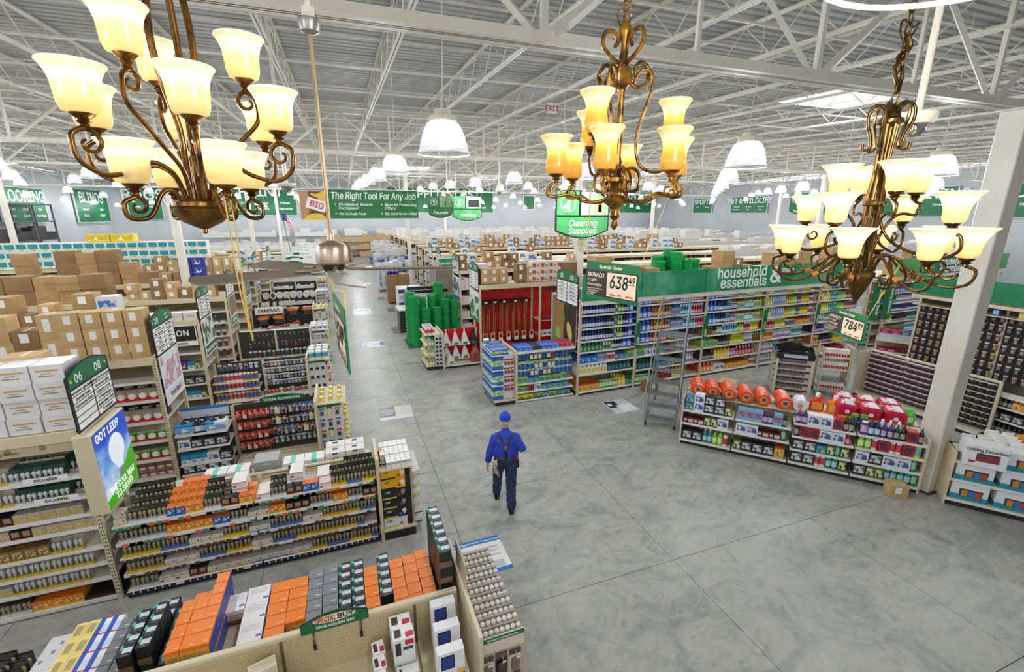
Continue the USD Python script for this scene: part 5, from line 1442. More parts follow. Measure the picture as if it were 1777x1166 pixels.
for lv in (6, 5, 4):
    hs(0, lv, [('dish_pink', 1), ('dish_blue', 7), ('dish_navy', 4), ('dish_clear', 1), ('dish_green', 2), ('dish_navy', 2), ('jug_blue', 1)])
    hs(1, lv, [('jug_blue', 3), ('amber', 2), ('amber_yellow', 2), ('amber', 3), ('box_sky', 2 if lv > 4 else 3), ('spray_blue', 5), ('spray_red', 4)])
    hs(2, lv, [('jug_blue', 3), ('dish_blue', 4), ('teal', 2), ('tub_purple', 2), ('tub_yellow', 3), ('tub_aqua', 3), ('tub_yellow', 3)])
    hs(3, lv, [('lemon', 3), ('pale_blue', 6), ('gold_round', 3), ('lime', 2), ('purple', 2), ('gold_round', 4), ('can_white', 2)])
    hs(4, lv, [('can_white', 2), ('lemon', 4), ('teal', 4), ('lime', 4), ('amber', 4), ('purple', 3)])
hs(0, 3, [('jug_green', 6), ('dish_clear', 3), ('dish_green', 1), ('dish_navy', 3), ('jug_blue', 2)])
hs(0, 2, [('box_blue', 3), ('box_sky', 2), ('can_white', 3), ('purple', 1), ('box_azure', 2), ('box_lime', 2)])
hs(0, 1, [('jug_white', 7), ('jug_dark_green', 6)])
hs(0, 0, [('box_amber', 4), ('can_green', 6), ('jug_yellow', 2), ('jug_green', 2)])
hs(1, 3, [('jug_blue', 3), ('amber', 6), ('olive', 5), ('spray_black', 6)])
hs(1, 2, [('box_lime', 2), ('box_white', 2), ('box_lime', 2), ('can_orange', 5), ('spray_white', 5)])
hs(1, 1, [('jug_dark_green', 6), ('box_azure', 4), ('black_round', 4), ('spray_white', 4)])
hs(1, 0, [('can_green', 5), ('can_mint', 4), ('box_red', 3), ('jug_yellow', 4)])
hs(2, 3, [('olive', 4), ('black_round', 2), ('can_green', 2), ('spray_blue', 6), ('lime', 3), ('spray_red', 3), ('spray_yellow', 4)])
hs(2, 2, [('box_lime', 4), ('black_round', 6), ('spray_yellow', 6), ('spray_white', 4), ('olive', 4)])
hs(2, 1, [('black_round', 6), ('jug_yellow', 5), ('tub_purple', 2), ('jug_crimson', 6)])
hs(2, 0, [('jug_orange', 4), ('box_white', 2), ('box_amber', 6), ('can_white', 3)])
hs(3, 3, [('spray_red', 6), ('spray_yellow', 5), ('can_orange', 5), ('box_amber', 4)])
hs(3, 2, [('spray_orange', 6), ('spray_white', 9), ('spray_blue', 5)])
hs(3, 1, [('spray_white', 9), ('can_white', 5), ('spray_red', 3), ('olive', 5)])
hs(3, 0, [('spray_white', 8), ('jug_yellow', 2), ('box_black', 4)])
hs(4, 3, [('spray_white', 5), ('can_green', 6), ('teal', 6)])
hs(4, 2, [('purple', 6), ('spray_white', 7), ('can_white', 5)])
hs(4, 1, [('spray_orange', 4), ('black_round', 8), ('gold_round', 6)])
hs(4, 0, [('jug_white', 6), ('box_red', 6)])
# tops: cartons and green tubs
cartons(F(5.9, 10.7, aH), 2.64, 0, 2.9, 'top deck above first household bay', ['carton_d', 'carton_b', 'carton_w', 'carton_w'], 3)
cartons(F(10.6, 11.1, aH), 2.64, 0, 6.4, 'household header deck', ['carton_c', 'carton_b', 'carton_a', 'carton_w', 'carton_a'], 4)
cartons(F(8.6, 11.75, aH), 2.64, 0, 2.0, 'top deck behind green tubs', ['carton_a', 'carton_c'], 4)
kind('green_tub', 'green_tub', 'plastic tub', [('tub', G().lathe([(.145, 0), (.175, .2), (.195, .2), (.195, .222), (.178, .222), (.172, .215), (.142, .012)], 18), M('green_plastic', '16a452', .3), None, 35), ('handle', G().tube([(.19, 0, .2), (.2, .07, .17), (.2, .1, .16)], .006, 4), M('green_plastic', '16a452', .3))], (.4, .4, .22))
for k, (x, y, n) in enumerate(((8.75, 11.15, 12), (8.95, 11.5, 14), (9.3, 11.1, 16), (9.35, 11.5, 17), (9.72, 11.15, 12), (9.78, 11.5, 14), (10.15, 11.3, 12))):
    for l in range(n):
        put('green_tub', (x, y + .12, 2.642 + .062 * l), rnd.random() * 6, f'green tub on household deck, {nth(l + 1)} up the {nth(k + 1)} stack')
for k, (x, y, n) in enumerate(((2.32, 17.0, 21), (2.22, 17.45, 22), (2.75, 17.1, 15), (2.68, 17.6, 19), (3.2, 17.2, 15), (3.1, 17.65, 20), (3.55, 17.4, 18), (3.4, 17.9, 25), (3.95, 17.45, 17), (3.85, 17.95, 19))):
    for l in range(n):
        put('green_tub', (x, y, .012 + .085 * l), rnd.random() * 6, f'nested green tub on floor, {nth(l + 1)} up the {nth(k + 1)} stack')
single('floor_mat', G().box(2.0, 4.2, 16.75, 18.2, .0005, .01), C('2f6a48'), 'dark green mat under stacked green tubs', 'mat')

# low sponge shelving before the wall
fL2 = F(4.0, 10.6)
t = gondola('low shelving of sponges and brushes beside the household wall', fL2, 1.7, .6, [.06, .29, .52], 1.42, 1)
part(t, 'top_tray', G().box(0, 1.7, -.02, .62, 1.4, 1.42), white_m)
part(t, 'top_rail', G().box(0, 1.7, -.03, -.02, 1.37, 1.44), rail_w)
part(t, 'rear_panel', G().box(0, 1.7, .6, .63, 0, 1.42), beige)
run(fL2, .06, .03, [S('box_yellow', 2), S('box_grass', 2), S('box_azure', 1), S('box_grass', 2), S('box_azure', 2)], 'base of sponge shelves')
run(fL2, .29, .03, [S('box_grass', 2), S('box_red', 1), S('box_white', 1), S('box_azure', 5)], 'middle of sponge shelves')
run(fL2, .52, .03, [S('box_lime', 2), S('box_azure', 2), S('box_grass', 4), S('box_lime', 1)], 'top of sponge shelves')
pegs(F(4.0, 11.12), [1.12], .05, 1.68, None, 'upper hooks over sponges', v=-.3, sc=1.35, cols=13, pick=lambda r, i, n: ['green_pad', 'blue_brush', 'green_pad', 'white_brush', 'white_brush', 'white_brush', 'green_pad', 'white_brush', 'red_stick', 'green_pad', 'green_pad', 'blue_brush', 'blue_brush'][i])
pegs(F(4.0, 11.12), [.88, .68], .05, 1.68, None, 'lower hooks over sponges', v=-.36, sc=1.3, cols=13, pick=lambda r, i, n: ['blue_brush', 'green_pad', 'blue_brush', 'blue_brush', 'white_brush', 'white_brush', 'blue_brush', 'white_brush', 'white_brush', 'green_pad', 'blue_brush', 'blue_brush', 'blue_brush'][(i + r) % 13])
boxk('mop_refill', 'mop_refill_pack', 'cleaning pad', .13, .5, .1, C('2f5fc0'), [(.1, .1, .9, .8, C('6f9ae0'), 'printed_panel')], [(.1, .05, .9, .5, C('5a8ae0'), 'lid_print')])
boxk('mop_refill_red', 'mop_refill_pack', 'cleaning pad', .14, .5, .1, C('b02c44'), [(.1, .1, .9, .8, C('d86a80'), 'printed_panel')], [(.1, .05, .9, .5, C('c83a54'), 'lid_print')])
boxk('mop_refill_black', 'mop_refill_pack', 'cleaning pad', .12, .5, .1, C('23232a'), [(.1, .1, .9, .8, C('5a4a44'), 'printed_panel')], [(.1, .05, .9, .5, C('3a3238'), 'lid_print')])
LOOK.update(mop_refill='blue mop refill pack', mop_refill_red='red mop refill pack', mop_refill_black='black mop refill pack')
run(fL2, 1.42, .06, [S('mop_refill', 3), S('mop_refill_black', 2), S('mop_refill', 4), S('mop_refill_red', 3)], 'front of tray over sponges', v=.0)
t = thing('end_display', 'end display with blue wipes cases and red-handled brushes', 'end display')
part(t, 'side_panel', G().rbox(3.97, 4.02, 10.56, 11.7, 0, 1.46, .006), beige)
part(t, 'peg_panel', G().box(3.66, 3.96, 10.68, 10.7, .15, 1.36), C('d9dee0'))
part(t, 'kick_plate', G().box(3.42, 3.97, 10.62, 11.65, 0, .1), kick_m)
part(t, 'base_deck', G().box(3.38, 3.97, 10.58, 11.65, .1, .13), beige)
for z in (.53, .96):
    part(t, 'shelf', G().box(3.36, 3.68, 10.66, 11.65, z - .02, z), white_m)
part(t, 'top_tray', G().box(3.36, 3.97, 10.66, 11.65, 1.34, 1.36), white_m)
for l, z in enumerate((.13, .53, .96)):
    for i in range(3):
        put('case_blue', (3.53, 10.85 + .32 * i, z), -PI / 2, f'blue wipes case, {nth(i + 1)} from front on {["base", "middle", "upper"][l]} of sponge end display', None, (1, .9, .95))
    put('case_blue', (3.53, 10.74, z), 0, f'blue wipes case facing front on {["base", "middle", "upper"][l]} of sponge end display', None, (.9, .25, 1))
for i in range(3):
    put('case_blue', (3.6 + .0 * i, 10.86 + .31 * i, 1.36), 0, f'blue wipes case on top of sponge end display, {nth(i + 1)} from front', None, (1.5, .8, .4))
for k, (x, y, z) in enumerate(((3.44, 11.35, 1.5), (3.46, 10.75, .53))):
    put('pail_white', (x - .03, y, z if k else 1.5), 0, f'white pail of wipes at {"top" if k == 0 else "side"} of sponge end display', None, (.75, .75, .6))
pegs(F(3.67, 10.68), [1.08, .84, .6, .36], .0, .28, ['red_stick'], 'sponge end display', cols=3)
listing('beside the household wall', 5.72, 10.56, 11.84, 2.5, 3.42, -1, '05', '03', ['Mops', 'Brooms', 'Sponges', 'Pails'], ['Cleaners', 'Dish Soap', 'Laundry Soap', 'Paper Goods', 'Trash Bags'])
panel('picture_board', 'tall board with green bottle and lemon picture at household corner', 'poster', (5.72, 11.84, 1.4), (0, -1, 0), 1.24, 1.08, [(sbox(.0, .0, .5, 1.08), C('a8763c'), 'wood_print'), (sbox(.5, 0, 1.24, 1.08), C('2f2a28'), 'dark_print'), (affinity.rotate(affinity.scale(Point(.45, .68).buffer(.1, 12), 1, 2.2), 10), C('6f8a3c'), 'leaf_print'), (affinity.rotate(affinity.scale(Point(.85, .35).buffer(.14, 12), 1, 1.9), 25), C('c8c46a'), 'lemon_print'), (sbox(.0, .0, .3, .3), C('8fb84a'), 'green_print')], d=.012)

# broom section
red_m = M('red_board', 'd0161f', .4)
fB2 = F(4.02, 14.0)
t = gondola('tall shelving with red back wall for brooms', fB2, 4.6, .75, [.12], 2.68, [2.1, 2.5], posts=True, back=red_m, deck_lip=.14)
part(t, 'front_tray', G().box(0, 2.1, -.02, .7, .5, .53), black)
for k, u in enumerate((.3, .62, .95, 1.35, 1.75)):
    b = thing('push_broom', f'push broom with black head hung on red wall, {nth(k + 1)} from left', 'broom', fB2.p(u, .55))
    part(b, 'handle', G().bar((0, 0, .55), (0, 0, 2.0), .014, 8), C('b0844a'))
    part(b, 'head', G().rbox(-.14, .14, -.2, .02, 1.98, 2.1, .02), black)
    part(b, 'label', G().box(-.05, .05, -.203, -.2, 2.0, 2.06), white)
for k in range(26):
    u = .1 + k * .075
    b = thing('broom_handle', f'wooden broom handle standing by red wall, {nth(k + 1)} from left', 'broom', fB2.p(u, .42 + .05 * (k % 3)))
    part(b, 'handle', G().bar((0, 0, .53), (0, .06, 1.6 + .15 * (k % 4)), .013, 8), C('b88a4c') if k % 3 else C('7a2a1c'))
    if k % 3 == 0:
        part(b, 'tip', G().bar((0, .06, 1.6), (0, .07, 2.0), .02, 6), black)
for k in range(7):
    panel('tool_card', f'orange and white product card under brooms, {nth(k + 1)} from left', 'card', (4.15 + .28 * k, 14.2, .72), (1, 0, 0), .14, .3, [(sbox(.01, .12, .13, .29), C('d8501c'), 'orange_print'), (sbox(.03, .15, .1, .22), C('2a2a2c'), 'picture_print')], d=.03)
run(F(4.02, 13.98), .53, .05, [S('mop_refill_black', 6), S('mop_refill_red', 3), S('mop_refill_black', 5)], 'tray under brooms', v=.0)
for l, (z, ks) in enumerate(((.12, ['carton_orange', 'box_red']), (.8, ['carton_orange', 'box_white']), (1.35, ['box_black', 'box_red']))):
    if l:
        single('shelf', G().box(6.15, 8.6, 14.03, 14.7, z - .025, z), beige, f'beige {"lower" if l == 1 else "upper"} shelf right of brooms', 'shelf')
    filled(fB2, z, 2.2, 4.4, ks, f'{["base", "lower", "upper"][l]} shelf right of brooms', pat=(2, 4))
for k in range(6):
    b = thing('shovel', f'long-handled tool in dark bay right of brooms, {nth(k + 1)} from left', 'garden tool', fB2.p(2.4 + .35 * k, .5, 1.5))
    part(b, 'handle', G().bar((0, 0, 0), (0, .02, .95), .013, 6), C('8a5a34'))
    part(b, 'head', G().rbox(-.1, .1, -.03, .03, .8, 1.05, .02), grey_d if k % 2 else C('a03028'))
cartons(F(4.1, 14.05), 2.7, 0, 1.9, 'deck above brooms', ['carton_f', 'carton_e', 'carton_c'], 2)
for l in range(3):
    for q in range(4):
        put('carton_orange', (6.0 + .31 * q, 14.25, 2.7 + .222 * l), 0, f'orange and white small box over brooms, {nth(q + 1)} from left, {nth(l + 1)} layer')
for k in range(5):
    put('carton_d', (7.3 + .01 * k, 14.3, 2.7 + .12 * k), .05, f'flat long carton right of orange boxes, {nth(k + 1)} up', None, (1.4, .9, .29))
put('carton_w', (4.25, 14.6, 2.7), .1, 'white open carton behind cartons above brooms', None, (1, 1, 2))
# low broom end with dustpans
t = gondola('low red-backed shelving of dustpans beside the brooms', F(2.78, 14.0), 1.24, .6, [.12], 1.18, 1, back=red_m)
pan = G()
pan.add([(-.15, -.03, 0), (.15, -.03, 0), (.03, -.02, .42), (-.03, -.02, .42), (-.16, -.2, 0), (.16, -.2, 0), (.04, -.09, .38), (-.04, -.09, .38)], [(0, 1, 2, 3), (4, 7, 6, 5), (0, 3, 7, 4), (1, 5, 6, 2), (3, 2, 6, 7), (0, 4, 5, 1)])
for nm, c in (('dustpan_white', 'e2e0dc'), ('dustpan_black', '232326'), ('dustpan_red', 'b8321c')):
    kind(nm, 'dustpan', 'dustpan', [('pan', pan, C(c)), ('handle', G().tube([(0, -.06, .38), (0, -.08, .5), (0, -.03, .52)], .02, 6), C(c)), ('label', G().box(-.07, .07, -.205, -.198, .02, .1), C('5a8a3c') if nm == 'dustpan_white' else C('6a6a6c'))], (.3, .2, .52))
    LOOK[nm] = nm.split('_')[1] + ' dustpan'
for r, (z, ks) in enumerate(((.68, ['dustpan_white'] * 3 + ['dustpan_black']), (.2, ['dustpan_white'] * 3 + ['dustpan_red']))):
    for i, k in enumerate(ks):
        put(k, (2.95 + .31 * i, 14.5, z), 0, f'{LOOK[k]} hung on red board, {nth(i + 1)} from left, {["upper", "lower"][r]} row')
for l in range(5):
    put('dustpan_red', (3.85, 14.22, .13 + .07 * l), 0, f'red dustpan in floor stack, {nth(l + 1)} up', None, (1, 1, .5))
put('dustpan_white', (2.97, 14.25, .13), .3, 'white and green dustpan at low left of red board', None, (1, 1, .8))
t = thing('end_display', 'end display with spray mops and black rollers', 'end display')
part(t, 'side_panel', G().rbox(2.74, 2.79, 13.98, 15.1, 0, 1.22, .006), beige)
part(t, 'peg_panel', G().box(2.5, 2.74, 14.06, 14.08, .12, 1.14), C('c9ccd0'))
part(t, 'base_deck', G().box(2.2, 2.74, 14.02, 15.1, .12, .15), beige)
part(t, 'kick_plate', G().box(2.22, 2.74, 14.05, 15.1, 0, .12), kick_m)
for z in (.48, .82):
    part(t, 'shelf', G().box(2.19, 2.52, 14.1, 15.1, z - .02, z), white_m)
bottlek('squirt', 'spray_bottle', .08, .26, C('c8c83a', .25), C('3f8fb8'), C('f0f0e8'), 'spray')
LOOK['squirt'] = 'yellow-green spray bottle'
for l, z in enumerate((.15, .48, .82)):
    for i in range(6):
        put('squirt', (2.26, 14.2 + .15 * i, z), PI, f'yellow-green spray bottle, {nth(i + 1)} from front, {["base", "middle", "top"][l]} of broom end display')
    for i in range(3):
        put('squirt', (2.27 + .09 * i, 14.13, z), 0, f'yellow-green spray bottle facing front, {nth(i + 1)} from left, {["base", "middle", "top"][l]} of broom end display')
for i in range(5):
    for j in range(3):
        put('can_white', (2.28 + .11 * j, 14.25 + .16 * i, 1.16), 0, f'white-topped can on broom end display, {nth(j + 1)} in {nth(i + 1)} row')
single('shelf', G().box(2.19, 2.74, 14.1, 15.1, 1.14, 1.16), beige, 'top tray of the broom end display', 'shelf')
pegs(F(2.51, 14.06), [1.0, .86, .72, .58, .44, .3, .16], 0, .22, ['spec_pack'], 'broom end display', cols=2)
listing('beside the brooms', 4.0, 14.06, 15.2, 2.5, 3.38, -1, '09', '07', ['Brooms', 'Dust Pans', 'Mops', 'Hooks', 'Hangers', 'Storage'], ['Shovels', 'Rakes', 'Handles', 'Pails', 'Tubs', 'Wheels'])
panel('picture_board', 'tall board with green glass picture below broom sign', 'poster', (4.0, 15.2, 1.42), (0, -1, 0), 1.14, 1.02, [(sbox(0, .85, 1.14, 1.02), C('dfe6e4'), 'strip'), (sbox(.0, .12, 1.14, .85), MP('glass_board', ['8fb09a', 'c8dcd0', '4a7a5a'], 3), 'picture'), (sbox(0, 0, 1.14, .12), C('2f8a4a'), 'green_strip')], d=.012)

# rows beyond on the right
RR = [(17.6, 4.25, 24), (21.4, 4.3, 26), (25.2, 4.6, 30), (29.0, 4.8, 32), (32.8, 5.0, 34), (36.6, 5.0, 36), (40.4, 5.0, 38), (44.2, 5.0, 40), (48.0, 5.0, 40), (52, 5.0, 40)]
for k, (y, xa, xb) in enumerate(RR):
    rn = nth(k + 3)
    f = F(xa, y)
    gondola(f'tall beige shelving, {rn} row right of the main aisle', f, xb - xa, 1.2, [.15, .8, 1.4, 2.0], 2.72, max(2, int((xb - xa) / 3)), posts=True, deck_lip=.12, back=M('brown_board', '7a5a40', .7))
    if k < 6:
        stuff_rows(f, (xb - xa) * .55, 1.0, [.15, .8, 1.4, 2.0], f'shelves of {rn} right row', [mixed, pale][k % 2], 20 + k, h=.5, w=(.15, .45))
    cartons(F(xa + rnd.uniform(.0, .6), y + .05), 2.72, 0, min(xb - xa, [5.5, 5, 6, 10, 10, 8, 8, 8, 6, 6][k]), f'deck of {rn} right row', ['carton_a', 'carton_c', 'carton_w', 'carton_e', 'carton_w'], 2 if k not in (1, 2) else 1, fill=[.85, .25, .3, .6, .7, 0, 0, 0, 0, 0][k], jit=.3)
    if k in (2, 3, 4):
        cartons(F(xa + 9, y + .1), 2.72, 0, 9, f'middle of deck, {rn} right row', ['carton_w', 'carton_c', 'carton_a'], 2, fill=.6, jit=.3)
    if k < 3:
        listing(f'{rn} row right of the main aisle', xa - .02, y + .05, y + 1.15, 2.55, 3.35, -1, f'{13 + 4 * k}', f'{11 + 4 * k}', names_r, names_l)
        panel('picture_board', f'blue and grey picture board under sign of {rn} right row', 'poster', (xa - .02, y + 1.15, 1.5), (0, -1, 0), 1.1, .95, [(sbox(.02, .2, 1.08, .9), MP(f'rb{k}', ['8a98a8', '3a4a64', 'c8ccd0'], 3), 'picture'), (sbox(0, 0, 1.1, .18), C('2f4f9a'), 'blue_strip')], d=.012)
for k in range(3):
    for z, nm in ((.8, 'low'), (1.4, 'middle'), (2.0, 'upper')):
        put('toilet_lamp' if False else 'pail_white', (4.55 + .4 * k, 17.9, z), 0, f'white round ceiling light boxed on {nm} shelf by green tubs, {nth(k + 1)} from left', None, (1.4, 1.2, .9))
t = thing('door_display', 'grey-brown door panels on end of row under special order sign', 'display')
part(t, 'panel', G().box(3.95, 4.22, 21.2, 22.6, .1, 2.35), M('grey_wood', '8a8276', .6))
part(t, 'panel', G().box(4.22, 5.2, 21.15, 21.25, .1, 2.35), MN('grey_wood_n', '948b7e', '7f776b', 3, .6, stretch=(1, 1, 6)))
panel('special_order_sign', 'green special order sign over grey door panels', 'sign', (4.05, 21.1, 2.45), (1, 0, 0), 1.1, .5, [(sbox(.04, .03, 1.06, .44), C('12994a'), 'green_face'), ('text', 'Special Order', .12, .55, .17, white, True, .15)])
# pallets and displays along the aisle's right edge
boxk('heater_box', 'water_heater_box', 'box', .55, .55, .62, C('e2e4e8'), [(0, .68, 1, .95, C('2b3a72'), 'navy_band'), (.1, .2, .7, .25, C('8a8f9a'), 'lettering'), (.1, .35, .6, .4, C('8a8f9a'), 'lettering')])
for l in range(2):
    for i in range(2):
        for j in range(2):
            put('heater_box', (2.6 + .6 * i, 22.6 + .6 * j, .14 + .625 * l), 0, f'white box with navy band, {["left", "right"][i]} {["front", "back"][j]} {["lower", "upper"][l]} of pallet stack')
kind('pallet', 'pallet', 'pallet', [('deck_board', G().box(-.6, .6, -.6 + q * .21, -.6 + q * .21 + .14, .1, .125), C('9a7b4f')) for q in range(6)] + [('stringer', G().box(x - .03, x + .03, -.6, .6, 0, .1), C('8a6c44')) for x in (-.55, 0, .55)], (1.2, 1.2, .13))
put('pallet', (2.9, 22.9, 0), 0, 'wooden pallet under white and navy boxes')
put('pallet', (2.75, 26.6, 0), 0, 'wooden pallet under tall brown carton with purple lids')
put('pallet', (2.6, 31, 0), 0, 'wooden pallet under tall white boxes')
for l in range(3):
    for i in range(2):
        put('carton_d', (2.45 + .62 * i, 26.5, .14 + .5 * l), 0, f'large brown carton on aisle pallet, {["left", "right"][i]}, {nth(l + 1)} up', None, (1, 2, 1.25))
tubp = bottlek('purple_tub', 'purple_tub', .2, .18, C('4a1f9a'), C('5a2fb0'), C('3f1a84'), 'can', 'tub')
for i in range(6):
    put('purple_tub', (2.3 + .21 * (i % 3), 26.2 + .21 * (i // 3), 1.64), 0, f'purple tub on top of brown cartons, {nth(i + 1)}')
boxk('tall_white', 'tall_white_box', 'box', .3, .5, 1.7, C('d8dae0'), [(.2, .1, .8, .9, MP('print_tw', ['e2e4ea', 'b8bcc8', '8a90b0'], 5), 'printed_panel')])
for i in range(3):
    put('tall_white', (2.15 + .32 * i, 31, .13), 0, f'tall white printed box on far pallet, {nth(i + 1)} from left')
t = thing('vanity_display', 'dark framed vanity display beside the green tubs', 'display')
part(t, 'body', G().box(2.35, 2.5, 19.2, 20.4, 0, 1.7), C('22201f'))
part(t, 'white_top', G().box(1.95, 2.36, 19.2, 20.3, .95, 1.0), white)
part(t, 'leg', G().box(2.0, 2.34, 19.25, 20.25, 0, .95), C('34302d'))
part(t, 'frame', G().box(2.5, 4.1, 19.3, 19.4, 1.65, 1.78).box(2.5, 4.1, 20.3, 20.4, 1.65, 1.78), C('2a2826'))
part(t, 'sign_face', G().box(2.55, 4.0, 19.28, 19.3, 1.1, 1.4), C('c8d8ec'))
single('floor_mat', G().box(1.7, 2.4, 19.2, 20.4, .0005, .008), C('6f6a60'), 'brown mat before the dark vanity display', 'mat')
for k, (x, y) in enumerate(((2.3, 24.4), (2.1, 28.0))):
    single('floor_mat', G().box(x - .4, x, y - .5, y + .5, .0005, .008), C('3f7a58'), f'small green mat at {["near", "far"][k]} aisle pallet', 'mat')

# second household wall
fH2 = F(18.8, 10.95, aH)
t = gondola('far wall of laundry goods under second household header', fH2, 7.5, .62, [.1, .5, .91, 1.29, 1.64, 2.03, 2.42], 2.6, 3, posts=True)
part(t, 'header_beam', G().box(0, 7.5, -.07, 0, 2.55, 2.68), white_m)
part(t, 'top_deck', G().box(0, 7.5, 0, 1.6, 2.6, 2.64), beige)
part(t, 'header_board', G().box(0, 2.4, -.09, -.06, 2.68, 3.3), header_g2)
part(t, 'header_board', G().box(2.42, 4.6, -.09, -.06, 2.68, 3.3), C('0f6a44'))
part(t, 'header_board', G().box(4.62, 7.5, -.09, -.06, 2.68, 3.3), header_g2)
part(t, 'lettering', G().text('household', .27, (2.7, -.094, 2.99), d=.006, width=1.6), white)
part(t, 'lettering', G().text('essentials', .27, (2.75, -.094, 2.72), d=.006, width=1.55), white)
for lv, (ks, nm) in enumerate(zip([['spray_blue'], ['spray_yellow', 'spray_blue', 'olive'], ['spray_yellow', 'spray_black', 'can_mint'], ['spray_white', 'purple', 'dish_blue'], ['box_azure', 'jug_blue', 'spray_white'], ['jug_blue', 'box_azure', 'amber'], ['box_sky', 'jug_blue', 'dish_blue']], HN)):
    filled(fH2, [.1, .5, .91, 1.29, 1.64, 2.03, 2.42][lv], .06, 3.2, ks, f'{nm} shelf of far laundry wall', pat=(3, 8))
    f9 = F(18.75, 12.6, -PI / 2)
    if lv < 3:
        single('end_shelf', G().box(18.45, 18.78, 11.0, 12.6, [.1, .5, .91][lv] - .03, [.1, .5, .91][lv]), white_m, f'{["lowest", "middle", "upper"][lv]} end shelf of far laundry wall', 'shelf')
        run(F(18.46, 12.55, -PI / 2), [.1, .5, .91][lv], .02, [S(['spray_blue', 'spray_blue', 'spray_yellow'][lv], 14)], f'{["lowest", "middle", "upper"][lv]} end shelf of far laundry wall', v=.02)
cartons(F(18.9, 11.1, aH), 2.64, 0, 6, 'deck of far laundry wall', ['carton_a', 'carton_c', 'carton_w'], 3)
for k, (x, s) in enumerate(((17.9, 'Garbage Bags'), (18.55, 'Cleaning Supplies'))):
    b = thing('blade_sign', f'upright rounded green blade sign reading {s.lower()}', 'sign', (x, 10.85, 0))
    part(b, 'board', G().plate(sbox(.0, 1.15, .42, 2.5).buffer(.04), .02, (0, 0, 0)), green)
    part(b, 'lettering', G().text(s, .13, (.27, -.022, 2.4), (0, 0, -1), (1, 0, 0), d=.002, width=1.1), white)
    part(b, 'bracket', G().box(.1, .16, 0, .6, 2.5, 2.55).box(.18, .22, 0, .03, 0, 1.2), beige)

# ------------------------------------------------------------------ slanting low shelving, right of the walkway
aD = math.radians(-47.96)
fD = F(6.62, 7.33, aD)
zl, zr = [.12, .5, .8], [.12, .39, .67, .94]
t = gondola('low slanting shelving of seasonal goods before the column', fD, 4.1, .6, [zl, zl, zr, zr], 1.06, 4, ends=True)
part(t, 'top_tray', G().box(0, 4.1, .3, 1.0, 1.04, 1.06), beige)
part(t, 'rear_panel', G().box(0, 4.1, .97, 1.0, 0, 1.04), beige)
D = lambda z, u, seq, wh, v=.04: run(fD, z, u, [S(k, n) if isinstance(n, int) else (k, n, '') for k, n in seq], wh, v=v, zs=1.2)
PACKS = {0: ['can_mint', 'box_white', 'box_black', 'box_olive', 'spray_orange', 'box_amber', 'teal', 'lime', 'can_white', 'spray_red'], 1: ['box_wine', 'box_azure', 'box_olive', 'can_mint', 'box_black', 'box_purple', 'box_white', 'box_amber'],
         2: ['black_round', 'tub_yellow', 'olive', 'spray_red', 'box_red', 'can_white', 'box_white', 'lime'], 3: ['dish_blue', 'black_round', 'box_sky', 'purple', 'box_white', 'tub_purple', 'box_red']}
LV = ['base', 'second', 'third', 'top']
r_keep = rnd
rnd = random.Random(21)
for b in range(4):
    zs_ = zl if b < 2 else zr
    for i, z in enumerate(zs_):
        lv = i if b >= 2 else (i, i, 3)[i] if i < 2 else 3
        if b == 0 and i == 2:
            D(z, .05, [('box_azure', 1), ('box_white', 1), ('box_black', 2), ('box_olive', 1)], 'top shelf, first slanting bay')
            D(z + .172, .05, [('box_azure', 1), ('box_white', 1), ('box_black', 2)], 'top shelf upper layer, first slanting bay')
            continue
        filled(fD, z, .04 + 1.025 * b, 1.0 + 1.025 * b, PACKS[lv], f'{LV[i] if i < len(zs_) - 1 else "top"} shelf, {nth(b + 1)} slanting bay', pat=(1, 2), zs=1.25)
        if i < len(zs_) - 1 and b % 2 == 0:
            pass
rnd = r_keep
# the second half continues to the column
fD2 = F(*fD.p(4.1, 0)[:2], aD)
kind('detergent_drum', 'detergent_tub', 'detergent tub', [('tub', G().tube([(0, -.2, .15), (0, -.16, .15), (0, .18, .15), (0, .2, .15)], [.135, .15, .15, .13], 18), C('e8501c', .3)), ('front_label', G().tube([(0, -.206, .15), (0, -.2, .15)], [.085, .085], 16), C('f0a030')), ('label_ring', G().tube([(0, -.21, .16), (0, -.206, .16)], [.045, .045], 14), C('3a4a9a')), ('top_label', G().box(-.05, .05, -.12, .14, .296, .303), C('e88a6a'))], (.3, .4, .3))
kind('white_drum', 'detergent_tub', 'detergent tub', [('tub', G().tube([(0, -.16, .13), (0, -.13, .13), (0, .16, .13)], [.12, .13, .13], 18), C('e4e6ee', .3)), ('front_label', G().tube([(0, -.166, .13), (0, -.16, .13)], [.05, .05], 14), C('e8a040'))], (.27, .34, .26))
for k, u in enumerate((.2, .5, .82, 1.15, 1.47, 1.85)):
    put('detergent_drum', fD.p(u, .56, 1.06), aD + .15, f'orange detergent tub lying on slanting shelves, {nth(k + 1)} from left', None, (.95, 1.3, .9))
put('white_drum', fD.p(2.15, .5, 1.06), aD, 'white detergent tub beside orange tubs on slanting shelves')
bottlek('big_jug_red', 'large_detergent_jug', .24, .36, C('e03a1c', .3), C('f0f0f0'), C('f0a040'), 'jug', 'jug')
bottlek('big_jug_orange', 'large_detergent_jug', .25, .36, C('f07a14', .3), C('f0f0f0'), C('f0c060'), 'jug', 'jug')
for k, (u, key) in enumerate(((2.45, 'big_jug_red'), (2.75, 'big_jug_orange'), (3.02, 'big_jug_orange'))):
    put(key, fD.p(u, .62, 1.06), aD, f'{"red" if k == 0 else "orange"} large detergent jug on slanting shelves, {nth(k + 1)} from left')
